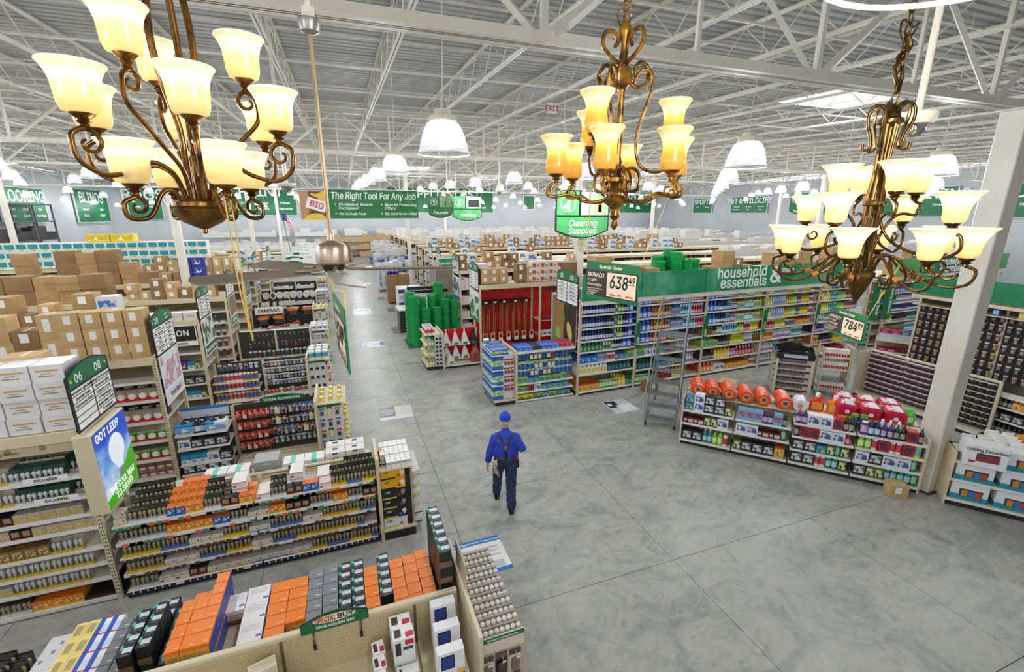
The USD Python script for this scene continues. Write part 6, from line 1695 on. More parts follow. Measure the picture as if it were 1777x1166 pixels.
kind('green_pack', 'green_refill_pack', 'soft pack', [('pouch', G().rbox(-.16, .16, -.12, .12, 0, .24, .06), C('4ac83a', .25)), ('label', G().box(-.1, .1, -.124, -.12, .06, .16), C('e8f4e0')), ('seal', G().box(-.15, .15, -.015, .015, .23, .28), C('8ae07a', .25))], (.32, .24, .28))
for k, u in enumerate((3.25, 3.55, 3.85)):
    put('green_pack', fD.p(u, .7, 1.06), aD + .1 * k, f'bright green soft pack on slanting shelves, {nth(k + 1)} from left')
kind('teal_glove', 'teal_glove_pair', 'gloves', [('palm', G().rbox(-.05, .05, -.03, .03, 0, .3, .02), C('1f7a98')), ('cuff', G().rbox(-.06, .06, -.04, .04, .27, .33, .015), C('7a9a3a')), ('card', G().box(-.06, .06, -.045, -.03, .02, .1), C('2a2a2c'))], (.12, .08, .33))
for k in range(2):
    put('teal_glove', fD.p(3.12 + .14 * k - .1, .2, .942), aD, f'teal work glove pair standing on slanting shelves, {nth(k + 1)} from left')
kind('white_bottles', 'white_bottle_pack', 'bottle pack', [('case', G().box(-.2, .2, -.14, .14, 0, .16), C('26282c'))] + [('bottle', G().lathe([(.055, .05), (.058, .2), (.03, .26), (.022, .32)], 10, at=(x, -.05, 0)), C('f0f0f4'), None, 35) for x in (-.12, 0, .12)], (.4, .28, .32))
put('white_bottles', fD.p(3.55, .2, .942), aD, 'black case of three white bottles on slanting shelves')
kind('pet_jug', 'red_jug_box', 'jug', [('body', G().rbox(-.17, .17, -.2, .2, 0, .3, .04), C('c0143c', .3)), ('yellow_label', G().box(-.14, .14, -.206, -.2, .03, .09), C('e8b81c')), ('white_mark', G().plate(Point(0, .17).buffer(.04, 8), .004, (0, -.2, 0)), white), ('cap', G().lathe([(.03, .3), (.03, .34)], 10, at=(-.08, -.1, 0)), white), ('lid_strip', G().box(-.03, .1, -.15, .17, .3, .308), C('d8c8d0'))], (.34, .4, .34))
fE = F(8.45, 5.32, aD)
for k in range(3):
    for l in range(2):
        put('pet_jug', fD.p(3.0 + .38 * k, .76 + .0 * l, 1.06) if False else fE.p(.2 + .37 * k, .52 + .42 * l, 1.06), aD, f'crimson jug with yellow label by the column, {nth(k + 1)} from left, {["front", "back"][l]} row')
# boxed treats right of the column
aE = math.radians(-51)
fT2 = F(9.47, 3.95, aE)
t = gondola('low shelving of boxed treats right of the column', fT2, 2.6, .45, [.14, .5, .84], 1.0, 2, ends=[0])
part(t, 'top_tray', G().box(0, .5, .1, .45, .98, 1.0).box(.5, 2.6, .1, 1.1, .98, 1.0), beige)
kind('treat_box', 'treat_box', 'box', [('box_body', G().rbox(-.24, .24, -.15, .15, 0, .3, .004), C('eeeef0')), ('teal_base', G().box(-.243, .243, -.153, .153, .0, .09), C('1f94a8')), ('window', G().plate(Polygon([(-.12, .06), (.16, .06), (.17, .2), (-.13, .2)]), .003, (0, -.151, 0)), C('4a3a44'))] + [('bag', G().rbox(x - .04, x + .04, -.165, -.152, .07, .18, .005), c) for x, c in ((-.06, C('c88a3a')), (.03, C('3f7ac0')), (.11, C('c04a3a')))], (.48, .3, .3))
for l, z in enumerate((.14, .5, .84)):
    for k in range(4):
        if not (l == 2 and k == 0):
            put('treat_box', fT2.p(.3 + .56 * k, .2, z), aE, f'white and teal windowed treat box, {nth(k + 1)} from left, {["bottom", "middle", "top"][l]} shelf')
kind('favorites_box', 'favorites_box', 'box', [('box_body', G().rbox(-.26, .26, -.17, .17, 0, .36, .004), C('f0f0f2')), ('window', G().plate(sbox(-.12, .1, .16, .24), .003, (0, -.171, 0)), C('5a3a40')), ('lettering', G().text('Grilling Favorites!', .045, (0, -.172, .27), center=True, d=.002), C('2a2a2c')), ('red_mark', G().plate(sbox(-.2, .06, -.12, .1), .003, (0, -.171, 0)), C('c8283c'))] + [('bag', G().rbox(x - .045, x + .045, -.185, -.173, .1, .22, .005), C('8a3a3c')) for x in (-.06, .03, .11)], (.52, .34, .36))
put('favorites_box', fT2.p(.34, .1, .845), aE, 'white box reading grilling favorites beside the column')
kind('orange_bag', 'orange_snack_bag', 'snack bag', [('bag', G().rbox(-.09, .09, -.05, .05, 0, .2, .03), C('e88a1c', .25)), ('label', G().box(-.06, .06, -.054, -.05, .04, .13), C('f0d84a')), ('top_seal', G().box(-.085, .085, -.008, .008, .18, .22), C('f0a83c', .25))], (.18, .1, .22))
kind('white_bag', 'white_snack_bag', 'snack bag', [('bag', G().rbox(-.09, .09, -.05, .05, 0, .2, .03), C('ecece8', .25)), ('label', G().box(-.06, .06, -.054, -.05, .04, .13), C('e8d03a')), ('top_seal', G().box(-.085, .085, -.008, .008, .18, .22), C('f4f4f0', .25))], (.18, .1, .22))
for r in range(4):
    for k in range(12):
        key = 'white_bag' if k < 4 else 'orange_bag'
        if k < 2 and r > 0:
            continue
        put(key, fT2.p(.2 + .2 * k, .38 + .14 * r, 1.0), aE + rnd.uniform(-.2, .2), f'{key.split("_")[0]} snack bag on top tray, {nth(k + 1)} from left, {nth(r + 1)} row from front')
put('carton_e', (8.98, 4.42, 0), aD + .2, 'small brown carton on floor before slanting shelves', None, (.9, .7, 1.0))
put('carton_c', (7.9, 10.15, 0), .1, 'brown carton on floor behind the rolling ladder')
t = thing('open_carton', 'open brown carton on floor behind the orange tubs', 'cardboard box', (8.35, 8.0, 0), .4)
part(t, 'wall', G().box(-.25, .25, -.2, -.19, 0, .85).box(-.25, .25, .19, .2, 0, .85).box(-.25, -.24, -.2, .2, 0, .85).box(.24, .25, -.2, .2, 0, .85), card_m)
part(t, 'flap', G().add([(-.25, -.2, .85), (.25, -.2, .85), (.25, -.38, 1.0), (-.25, -.38, 1.0)], [(0, 1, 2, 3)]).add([(.25, -.2, .85), (.25, .2, .85), (.45, .2, .95), (.45, -.2, .95)], [(0, 1, 2, 3)]), card_l)
part(t, 'bottom', G().box(-.25, .25, -.2, .2, 0, .01), card_d)

# glasses racks
aR = math.radians(-42)
t = thing('glasses_rack', 'square glasses rack with black arched headers', 'display rack', (11.55, 8.75, 0), aR)
for x in (-.42, .42):
    for y in (-.42, .42):
        part(t, 'post', G().box(x - .03, x + .03, y - .03, y + .03, .0, 1.12), beige)
part(t, 'core', G().box(-.3, .3, -.3, .3, .1, 1.05), C('8f887a'))
part(t, 'base', G().box(-.45, .45, -.45, .45, .05, .1), beige)
for k, (u, o) in enumerate((((1, 0, 0), (-.44, -.44, 1.08)), ((0, 1, 0), (.44, -.44, 1.08)), ((0, -1, 0), (-.44, .44, 1.08)), ((-1, 0, 0), (.44, .44, 1.08)))):
    part(t, 'header', G().plate(arch_board(.88, .14, .12), .015, o, u), C('1c1d20') if k != 2 else C('1f3f6a'))
    part(t, 'header_print', G().plate(sbox(.15, .05, .72, .14), .003, np.array(o) + np.cross(u, (0, 0, 1)) * .016, u), C('c8ccd4'))
for q, (c, s) in enumerate((((11.55, 8.75), aR), ((11.55, 8.75), aR - PI / 2))):
    f = F(c[0], c[1], s)
    pegs(F(*f.p(-.4, -.32)[:2], s), [.86, .68, .5, .32, .14], 0, .8, ['glasses_green'] if q else ['glasses_pink'], f'{"left" if q else "right"} face of square rack', v=0, cols=6)
t = thing('wheeled_cart', 'wheeled wire cart loaded with white and red packs', 'cart', (12.5, 8.25, 0), math.radians(-40))
for x in (-.32, .32):
    for y in (-.25, .25):
        part(t, 'post', G().box(x - .02, x + .02, y - .02, y + .02, .1, 1.4), beige)
        part(t, 'caster', G().tube([(x - .015, y, .05), (x + .015, y, .05)], .05, 12).box(x - .01, x + .01, y - .01, y + .01, .05, .12), black)
for z in (.2, .45, .78, 1.12):
    part(t, 'shelf', G().box(-.32, .32, -.26, .26, z - .02, z), beige if z > .5 else steel)
part(t, 'side_board', G().box(.32, .36, -.27, .27, .3, 1.42), beige)
boxk('cart_pack', 'white_red_pack', 'pack', .06, .2, .22, C('ece8e6'), [(.1, .1, .9, .5, C('b03028'), 'red_print')], [(0, .9, 1, 1, C('c0382c'), 'red_edge')])
for l, z in enumerate((.2, .78, 1.12)):
    for k in range(9):
        put('cart_pack', F(12.5, 8.25, math.radians(-40)).p(-.27 + .065 * k, -.12, z), math.radians(-40), f'white and red pack on wheeled cart, {nth(k + 1)} from left, {["low", "middle", "top"][l]} shelf')
fS = F(13.05, 7.95, -PI / 2)
t = gondola('long low wall of sunglasses on pegs', fS, 2.75, .45, [.12], 1.27, 3, back=M('peg_dark', '4a443e', .6), ends=[0])
part(t, 'top_rail', G().box(0, 2.75, .4, .5, 1.25, 1.29), beige)
pegs(F(13.42, 7.95, -PI / 2), [1.12, .98, .84, .7, .56, .42, .28, .14], .06, 2.7, None, 'sunglasses wall', v=0, sc=1.15, cols=17, pick=lambda r, i, n: 'glasses_pink' if i < 9 else 'glasses_black')
# low bargain tables behind
t = gondola('low table of colourful bargains behind the sunglasses', F(16.6, 9.7, -PI / 3), 2.8, .8, [.12, .45], .8, 2)
part(t, 'table_top', G().box(0, 2.8, 0, .9, .78, .8), beige)
boxk('slipper', 'folded_cloth', 'cloth', .26, .3, .1, C('a81c5a'), [(.2, .2, .8, .8, C('d87aa0'), 'printed_panel')])
boxk('slipper_b', 'folded_cloth', 'cloth', .26, .3, .1, C('2f4fc0'), [(.2, .2, .8, .8, C('c8d83a'), 'printed_panel')])
boxk('bin_white', 'white_bin', 'bin', .5, .4, .26, C('d8d6dc'))
LOOK.update(slipper='magenta folded cloth', slipper_b='blue folded cloth', bin_white='white bin')
fK = F(16.6, 9.7, -PI / 3)
run(fK, .8, .05, [S('bin_white', 2), S('slipper', 1), S('slipper_b', 3), S('box_black', 2)], 'bargain table', v=.05)
run(fK, .45, .05, [S('slipper', 2), S('box_red', 4), S('box_black', 4)], 'middle of bargain table', v=.05)
run(fK, 1.06, .05, [S('slipper', 2), S('slipper_b', 1)], 'on the white bins of the bargain table', v=.05)
# far right peg wall
fW = F(15.95, 8.6, -PI / 2)
t = gondola('tall peg wall of small hardware under plain green header at right edge', fW, 6.0, .5, [.12], 2.6, 3, posts=False, back=M('peg_darker', '3a332e', .6))
part(t, 'header_beam', G().box(0, 6, -.05, .5, 2.5, 2.62), beige)
part(t, 'header_board', G().box(0, 6, -.07, -.04, 2.64, 3.19), C('12784a'))
part(t, 'top_deck', G().box(0, 6, -.05, 1.6, 2.6, 2.63), beige)
pegs(F(16.36, 8.6, -PI / 2), [2.1, 1.84, 1.58, 1.32, 1.06, .8, .54], .05, 4.4, ['tackle_a', 'tackle_b', 'tackle_c', 'tackle_b'], 'right-hand peg wall', v=0, cols=24)
filled(F(15.95, 8.6, -PI / 2), .12, .05, 4.4, ['box_black', 'can_mint', 'box_olive', 'box_purple'], 'base of right-hand peg wall', v=.02)
for k in range(5):
    put(['pack_yellow', 'jug_blue', 'jug_yellow'][k % 3], F(15.95, 8.6, -PI / 2).p(1.4 + .5 * k, .15, 2.3), -PI / 2, f'{["yellow bag", "blue bag", "yellow jug"][k % 3]} along top shelf of right peg wall, {nth(k + 1)} from left')
single('shelf', G().box(16.0, 16.4, 2.6, 8.6, 2.27, 2.3), beige, 'beige top shelf of right peg wall', 'shelf')
cartons(F(16.1, 8.4, -PI / 2), 2.63, 0, 5, 'deck of right peg wall', ['carton_w', 'carton_a', 'carton_e'], 1)
t = gondola('small dark rack beside the column', F(13.6, 5.4, -PI / 2), 1.3, .4, [.1, .4, .7, .95], 1.15, 1, ends=True, back=C('4a4640'))
for lv, z in enumerate((.1, .4, .7)):
    filled(F(13.6, 5.4, -PI / 2), z, .05, 1.25, ['box_black', 'black_round', 'box_amber'], f'{["base", "middle", "upper"][lv]} of small rack by column', v=.02)

# ------------------------------------------------------------------ chandeliers
def shade_mat(name, top, low, z0, z1, spread=.62):
    """Frosted glass: light passes and scatters; the deeper tint towards the foot paints the falloff of the bulb light."""
    return usdkit.material(stage, f'{W}/Looks/{name}', {'t': ('texture_coordinate', {}), 's': ('separate_xyz', {}), 'm': ('map_range', {'from_min': z0, 'from_max': z1}), 'r': ('rgb_ramp', {'ramp': [(0.0, lin(low)), (.55, lin(low)), (.75, lin(top)), (1.0, lin(top))]}),
        'a': ('translucent_bsdf', {}), 'd': ('diffuse_bsdf', {}), 'g': ('glossy_bsdf', {'roughness': .25}), 'x': ('mix_closure', {'fac': spread}), 'y': ('mix_closure', {'fac': .05})},
        [('t.object', 's.vector'), ('s.z', 'm.value'), ('m.result', 'r.fac'), ('r.color', 'a.color'), ('r.color', 'd.color'), ('d.BSDF', 'x.closure1'), ('a.BSDF', 'x.closure2'), ('x.closure', 'y.closure1'), ('g.BSDF', 'y.closure2')], surface='y.closure')


def curve(pts, n=6):
    """Smooth path through points (Catmull-Rom)."""
    p = [np.array(q, float) for q in pts]
    p = [2 * p[0] - p[1]] + p + [2 * p[-1] - p[-2]]
    out = []
    for i in range(1, len(p) - 2):
        for k in range(n):
            t = k / n
            out.append(.5 * ((2 * p[i]) + (p[i + 1] - p[i - 1]) * t + (2 * p[i - 1] - 5 * p[i] + 4 * p[i + 1] - p[i + 2]) * t * t + (3 * p[i] - p[i - 1] - 3 * p[i + 1] + p[i + 2]) * t ** 3))
    return out + [p[-2]]


def spiral(r, z, s, a0, turns, rad, n=14):
    return [(r + s * (1 - .75 * k / n) * math.cos(a0 + turns * 2 * PI * k / n), z + s * (1 - .75 * k / n) * math.sin(a0 + turns * 2 * PI * k / n)) for k in range(n + 1)]


def polar(pts, a):
    return [(r * math.cos(a), r * math.sin(a), z) for r, z in pts]


def leaf(L, w_):
    """A curled acanthus leaf, its foot at the origin, pointing up and bending out."""
    v, f = [], []
    n = 7
    for i in range(n + 1):
        t = i / n
        ww = w_ * (math.sin(PI * min(1, t * .9 + .1)) ** .7) * (1 + .25 * (i % 2))
        y, z = .35 * L * t * t, L * t * (1 - .25 * t)
        v += [(-ww, y + .15 * ww, z), (0, y - .1 * ww, z + .004), (ww, y + .15 * ww, z)]
    for i in range(n):
        for k in (0, 1):
            f.append((3 * i + k, 3 * i + k + 1, 3 * i + k + 4, 3 * i + k + 3))
    m = len(v)
    v2 = [(x, y - .004, z) for x, y, z in v]
    f2 = [tuple(q + m for q in g[::-1]) for g in f]
    return v + v2, f + f2


def chandelier(label, P, shade_prof, shade_m, metal, tiers, zoff, cup_r, bulb_z, arm_r, what, light_col, power):
    t = thing('chandelier', label, 'chandelier', (P[0], P[1], 0))
    kk = 0
    for nm, n, R, zr, ph, arm, n_curl in tiers:
        h = shade_prof[-1][1]
        for k in range(n):
            a = ph + 2 * PI * k / n
            x, y = R * math.cos(a), R * math.sin(a)
            z0 = zr - h
            ap = part(t, 'arm', G().tube(polar(curve(arm(R, z0 - zoff)), a), arm_r, 8), metal, smooth=50)
            if n_curl:
                part(ap, 'scroll', G().tube(polar(curve(n_curl(R, z0 - zoff), 3), a), list(np.linspace(arm_r * .95, arm_r * .55, len(curve(n_curl(R, z0 - zoff), 3)))), 7), metal, smooth=50)
            part(ap, 'cup', G().lathe([(.008, -zoff), (.014, -zoff + .004), (.012, -zoff * .7), (.022, -zoff * .55), (.014, -zoff * .4), (cup_r * .8, -.008), (cup_r, 0), (cup_r * .95, .008)], 16, at=(x, y, z0)), metal, smooth=40)
            inner = [(max(.002, r - .003), z + .002) for r, z in reversed(shade_prof)]
            # the glass has its own axes so that its painted light falloff follows its height
            sp = f'{t}/{numbered(t, "glass_shade")}'
            m = usdkit.mesh(stage, sp, G().lathe(shade_prof, 28, cap=False).arr(), shade_m, smooth=True)
            UsdGeom.Xformable(m).AddTranslateOp().Set(Gf.Vec3d(x, y, z0))
            part(t, 'lamp_bulb', G().lathe([(.012, .0), (.014, .03), (.026, .055), (.028, .075), (.018, .098), (.004, .105)], 10, at=(x, y, z0 + bulb_z - .06)), lit_bulb, smooth=True)
            l = UsdLux.SphereLight.Define(stage, f'{t}/bulb_light_{kk:02d}'); kk += 1
            l.CreateRadiusAttr(.03); l.CreateIntensityAttr(power); l.CreateColorAttr(Gf.Vec3f(*light_col))
            l.AddTranslateOp().Set(Gf.Vec3d(x, y, z0 + bulb_z + .015))
    return t


def chain(t, x, y, z0, z1, metal, r=.016, name='chain_link'):
    z, k = z0, 0
    while z < z1:
        e = [(x + (r * math.cos(a) if k % 2 else 0), y + (0 if k % 2 else r * math.cos(a)), z + .028 + .028 * math.sin(a)) for a in np.linspace(0, 2 * PI, 11)]
        part(t, name, G().tube(e, .0035, 5, False), metal)
        z += .045; k += 1


lit_bulb = ME('warm_bulb', 'fff0d0', 3.0)
bronze = MN('antique_bronze', '94692f', '4a331a', 14, .3, .85, lo=.3, hi=.7)
gilt = MN('gilt_iron', 'b8842c', '4a341a', 16, .38, .75, lo=.36, hi=.62)
dark_bronze = MN('dark_bronze', '80602f', '38290f', 14, .3, .85, lo=.3, hi=.7)
WARM = (1.0, .86, .62)
# left chandelier
s1 = shade_mat('cream_glass', 'fff8e6', 'f6e4ac', 0, .15)
prof1 = [(.034, 0), (.052, .006), (.060, .03), (.062, .06), (.064, .09), (.070, .115), (.080, .135), (.090, .148), (.088, .152)]
a_mid = lambda R, z: [(.05, 4.955), (.085, 5.05), (.15, 5.085), (.22, 5.05), (R - .03, 5.03), (R + .035, 5.07), (R + .045, z - .03), (R + .02, z - .005), (R, z)]
a_top = lambda R, z: [(.04, 4.955), (.06, 5.06), (.12, 5.13), (R - .03, 5.2), (R + .03, 5.27), (R + .03, z - .03), (R, z)]
a_low = lambda R, z: [(.06, 4.95), (.10, 4.99), (.135, 4.97), (R - .035, 4.89), (R + .03, 4.885), (R + .04, z - .025), (R, z)]
cu = lambda s: (lambda R, z: [(r, q) for r, q in spiral(R - s * .0, z - s, s, PI / 2, .9, .006)])
t1 = chandelier('bronze nine-arm chandelier with cream tulip shades, leftmost', (-.532, 2.276), prof1, s1, bronze,
                [('mid', 6, .339, 5.371, math.radians(346), a_mid, cu(.045)), ('top', 3, .221, 5.573, math.radians(3), a_top, cu(.04)), ('low', 4, .218, 5.158, math.radians(308), a_low, cu(.035))], .045, .036, .085, .0085, '', WARM, SHADE_POWER)
part(t1, 'bowl', G().lathe([(.004, 4.82), (.014, 4.826), (.012, 4.838), (.03, 4.846), (.07, 4.866), (.096, 4.895), (.1, 4.915), (.094, 4.922), (.1, 4.93), (.1, 4.945), (.09, 4.952), (.02, 4.96)], 28), bronze, smooth=35)
for k in range(3):
    a = math.radians(95 + 120 * k)
    part(t1, 'hanging_rod', G().tube(polar(curve([(.03, 4.95), (.028, 5.1), (.03, 5.22), (.06, 5.38), (.075, 5.52), (.06, 5.7), (.03, 5.9), (.004, 6.1)]), a), .0125, 8), bronze, smooth=50)
part(t1, 'hanging_loop', G().tube([(0, 0, 6.08), (0, 0, deck(2.3) + .02)], .008, 6), bronze)
# middle chandelier
s2 = shade_mat('amber_glass', 'fff0c4', 'efc05c', 0, .2)
prof2 = [(.036, 0), (.05, .008), (.058, .03), (.058, .055), (.051, .085), (.050, .11), (.056, .14), (.068, .165), (.082, .183), (.085, .19), (.083, .194)]
b_low = lambda R, z: [(.04, 4.99), (.1, 4.965), (.18, 4.965), (.26, 5.0), (R + .02, z - .07), (R + .05, z - .05), (R + .03, z - .01), (R, z)]
b_top = lambda R, z: [(.06, 5.56), (.1, 5.62), (.15, 5.60), (.155, 5.52), (.11, 5.38), (.09, 5.26), (.115, 5.16), (.18, 5.12), (R - .03, 5.13), (R, z - .04), (R, z)]
cv = lambda s: (lambda R, z: spiral(R - .01, z - s, s, PI / 2, -1.1, .006))
t2 = chandelier('gilt scrolled nine-light chandelier with amber shades over price sign', (1.452, 2.294), prof2, s2, gilt,
                [('low', 6, .341, 5.299, math.radians(228), b_low, cv(.045)), ('top', 3, .28, 5.474, math.radians(214), b_top, None)], .045, .04, .115, .008, '', (1.0, .80, .48), SHADE_POWER)
part(t2, 'column', G().lathe([(.003, 4.81), (.012, 4.82), (.022, 4.84), (.014, 4.865), (.03, 4.89), (.024, 4.92), (.03, 4.935), (.07, 4.965), (.045, 4.985), (.03, 5.0), (.035, 5.06), (.062, 5.07), (.062, 5.09), (.03, 5.1), (.02, 5.14), (.024, 5.17), (.017, 5.2), (.017, 5.52), (.03, 5.54), (.055, 5.57), (.045, 5.62), (.02, 5.65), (.015, 5.74), (.032, 5.79), (.03, 5.82), (.01, 5.85)], 14), gilt, smooth=40)
for k in range(6):
    a = math.radians(228 + 60 * k + 30)
    part(t2, 'leaf', G().add(*leaf(.1, .022)).move(0, .0, 0).move(0, .03, 5.0, 0).move(0, 0, 0, a - PI / 2), gilt)
    part(t2, 'crown_leaf', G().add(*leaf(.09, .02)).move(0, .024, 5.53, 0).move(0, 0, 0, a - PI / 2), gilt)
    part(t2, 'body_scroll', G().tube(polar(curve([(.03, 5.12), (.08, 5.14), (.12, 5.1), (.115, 5.03), (.07, 5.02), (.06, 5.06), (.08, 5.075)]), a), [.009] * 30 + [.006] * 7, 7), gilt, smooth=50)
for k in range(3):
    a = math.radians(214 + 120 * k + 20)
    part(t2, 'top_scroll', G().tube(polar(curve([(.04, 5.57), (.09, 5.545), (.145, 5.57), (.15, 5.63), (.11, 5.665), (.075, 5.645), (.075, 5.605), (.1, 5.6)]), a), .0105, 7), gilt, smooth=50)
    part(t2, 'top_scroll', G().tube(polar(curve([(.02, 5.65), (.07, 5.68), (.115, 5.73), (.105, 5.785), (.06, 5.79), (.035, 5.755), (.05, 5.725)]), a + 1), .0105, 7), gilt, smooth=50)
    part(t2, 'scroll_leaf', G().add(*leaf(.07, .014)).move(0, .14, 5.58, 0).move(0, 0, 0, a - PI / 2), gilt)
chain(t2, 0, 0, 5.84, 6.4, gilt)
for k in range(2):
    part(t2, 'cord', G().tube(curve([(.01, .02, 5.8), (.05 - .08 * k, .03, 5.88), (.03, .0, 5.95), (.04 - .05 * k, 0, 6.1), (0, 0, 6.4)]), .004, 5), dark_bronze)
part(t2, 'support_rod', G().bar((0, 0, 6.33), (0, 0, deck(2.3) + .02), .006, 6), dark_bronze)
# right chandelier
s3 = shade_mat('pale_glass', 'fff6e2', 'f6dca4', 0, .13)
prof3 = [(.026, 0), (.036, .006), (.042, .025), (.042, .045), (.045, .065), (.054, .09), (.068, .112), (.082, .124), (.085, .127), (.083, .130)]
c_top = lambda R, z: [(.03, 4.72), (.05, 4.8), (.08, 4.87), (R - .04, 4.9), (R + .02, 4.895), (R + .03, z - .02), (R, z)]
c_mid = lambda R, z: [(.03, 4.9), (.06, 4.82), (.12, 4.76), (R - .08, 4.72), (R - .01, 4.715), (R + .04, 4.75), (R + .035, z - .02), (R, z)]
c_low = lambda R, z: [(.04, 4.62), (.07, 4.7), (.12, 4.7), (.2, 4.63), (R - .06, 4.585), (R + .02, 4.60), (R + .04, z - .02), (R + .01, z), (R, z)]
cw = lambda s: (lambda R, z: spiral(R - .05, z - .03, s, 0, -1.0, .006))
t3 = chandelier('dark bronze sixteen-light chandelier with pale flared shades, rightmost', (2.379, 1.522), prof3, s3, dark_bronze,
                [('low', 8, .358, 4.843, math.radians(204), c_low, cw(.035)), ('mid', 4, .305, 4.99, math.radians(278), c_mid, cw(.03)), ('top', 4, .16, 5.122, math.radians(237), c_top, None)], .035, .03, .075, .0065, '', WARM, SHADE_POWER * .9)
part(t3, 'bowl', G().lathe([(.003, 4.47), (.01, 4.48), (.018, 4.5), (.03, 4.53), (.045, 4.57), (.055, 4.6), (.06, 4.605), (.06, 4.625), (.05, 4.63), (.02, 4.64)], 20), dark_bronze, smooth=35)
part(t3, 'collar', G().lathe([(.038, 4.935), (.05, 4.94), (.05, 4.955), (.038, 4.96)], 20), dark_bronze, smooth=35)
part(t3, 'crown', G().lathe([(.04, 5.29), (.05, 5.295), (.05, 5.31), (.035, 5.32), (.03, 5.35), (.012, 5.37)], 20), dark_bronze, smooth=35)
for k in range(6):
    a = k * PI / 3 + .3
    part(t3, 'stem', G().tube(polar(curve([(.04, 4.62), (.025, 4.75), (.032, 4.95), (.022, 5.1), (.03, 5.3)]), a), .0075, 7), dark_bronze, smooth=50)
    part(t3, 'crown_scroll', G().tube(polar(curve([(.02, 5.33), (.04, 5.37), (.075, 5.365), (.085, 5.31), (.065, 5.24), (.06, 5.19), (.085, 5.185), (.09, 5.21)]), a), .007, 7), dark_bronze, smooth=50)
for k in range(8):
    a = math.radians(204) + k * PI / 4
    part(t3, 'clasp', G().tube(polar([(.21, 4.62), (.235, 4.607)], a), .012, 8), M('copper_clasp', 'c87a3c', .35, .6))
    part(t3, 'under_scroll', G().tube(polar(curve([(.14, 4.69), (.17, 4.62), (.16, 4.57), (.12, 4.565), (.11, 4.6), (.135, 4.605)]), a + .12), .006, 6), dark_bronze, smooth=50)
chain(t3, 0, 0, 5.37, 5.95, dark_bronze, .013)
part(t3, 'cord_bundle', G().tube(curve([(.01, 0, 5.42), (.03, .01, 5.5), (-.02, .01, 5.56), (.02, -.01, 5.6), (.0, .0, 5.66)]), .008, 5).tube(curve([(0, .01, 5.6), (.05, .01, 5.66), (.06, 0, 5.7), (.02, .0, 5.68), (-.04, 0, 5.7), (-.05, .0, 5.66), (0, 0, 5.6)]), .004, 5).tube(curve([(0, 0, 5.45), (-.025, .01, 5.52), (.02, .0, 5.58), (-.015, 0, 5.64)]), .008, 5), dark_bronze)
part(t3, 'support_rod', G().bar((0, 0, 5.93), (0, 0, deck(1.5) + .02), .006, 6), dark_bronze)

# ------------------------------------------------------------------ ceiling fan
fx, fy = -.06, 2.9
nickel = M('brushed_nickel', 'b0a08e', .35, .75)
t = thing('ceiling_fan', 'brushed nickel ceiling fan with five long taupe blades', 'ceiling fan', (fx, fy, 0))
part(t, 'motor_housing', G().lathe([(.03, 4.6), (.06, 4.605), (.085, 4.62), (.088, 4.63), (.088, 4.7), (.075, 4.725), (.05, 4.735), (.02, 4.75), (.016, 4.79)], 28), nickel, smooth=35)
part(t, 'lower_ring', G().lathe([(.03, 4.565), (.05, 4.575), (.072, 4.6), (.07, 4.606)], 24), M('fan_dark', '3a322c', .3, .7), smooth=35)
part(t, 'down_rod', G().bar((0, 0, 4.78), (0, 0, 5.82), .011, 10), M('rod_tan', 'b59c78', .4, .4))
part(t, 'canopy', G().lathe([(.02, 5.8), (.045, 5.815), (.055, 5.85), (.055, 5.87)], 20), M('fan_canopy', '9a9690', .35, .6), smooth=35)
part(t, 'mount_box', G().box(-.03, .03, -.03, .03, 5.87, 5.92), cream)
part(t, 'hanger_strut', G().box(-.012, .012, -.012, .012, 5.9, deck(fy) + .02), white_m)
blade_m = MN('taupe_blade', '8d8072', '7d7164', 5, .5, stretch=(1, 1, 1))
for k in range(5):
    a = math.radians(61 + 72 * k)
    pl = Polygon([(.15, -.05), (.3, -.062), (.66, -.072), (.705, -.06), (.72, 0), (.705, .06), (.66, .072), (.3, .062), (.15, .05)])
    b = trimesh.creation.extrude_polygon(pl, .008, engine='earcut')
    v = b.vertices.copy(); v[:, 2] += 4.578 - .2 * v[:, 1]
    bp = part(t, 'blade', G().add(v, b.faces).move(0, 0, 0, a), blade_m)
    part(bp, 'blade_arm', G().tube([(.05, 0, 4.6), (.1, 0, 4.586), (.18, 0, 4.588)], [.014, .012, .01], 6).box(.14, .22, -.03, .03, 4.586, 4.592).move(0, 0, 0, a), nickel)

# yellow strings hanging from the left chandelier
t = thing('pull_cords', 'pair of yellow beaded cords hanging from left chandelier', 'cord')
yc = M('cord_yellow', 'd8b04a', .5)
for k, (px, q) in enumerate((((-.40, 2.05), (-.375, 2.03)))):
    part(t, 'cord', G().tube(curve([(-.405 + .02 * k, 2.075, 4.95), (-.40 + .02 * k, 2.06, 4.8), (-.395 + .012 * k, 2.05, 4.6), (-.375, 2.04, 4.40)]), .003, 5), yc)

# ------------------------------------------------------------------ dome cameras on poles
def dome_camera(label, x, y, z, r, zt):
    t = thing('dome_camera', label, 'security camera', (x, y, z))
    part(t, 'base', G().lathe([(r * .82, 0), (r, .03), (r, .055), (r * .6, .062)], 28), M('camera_white', 'e6dfcf', .4), smooth=35)
    part(t, 'dome', G().lathe([(.004, -r * .72), (r * .3, -r * .66), (r * .5, -r * .42), (r * .58, 0)], 22, cap=False), MClear('dome_clear', 'c8c4bc', .45, .05, .1), smooth=True)
    part(t, 'lens', G().lathe([(.004, -r * .5), (r * .25, -r * .4), (r * .42, -r * .1), (r * .42, 0)], 14), M('camera_lens', '2c2824', .2, .4), smooth=35)
    part(t, 'pole', G().bar((0, 0, .05), (0, 0, zt - z), r * .19, 12), M('camera_white', 'e6dfcf', .4))


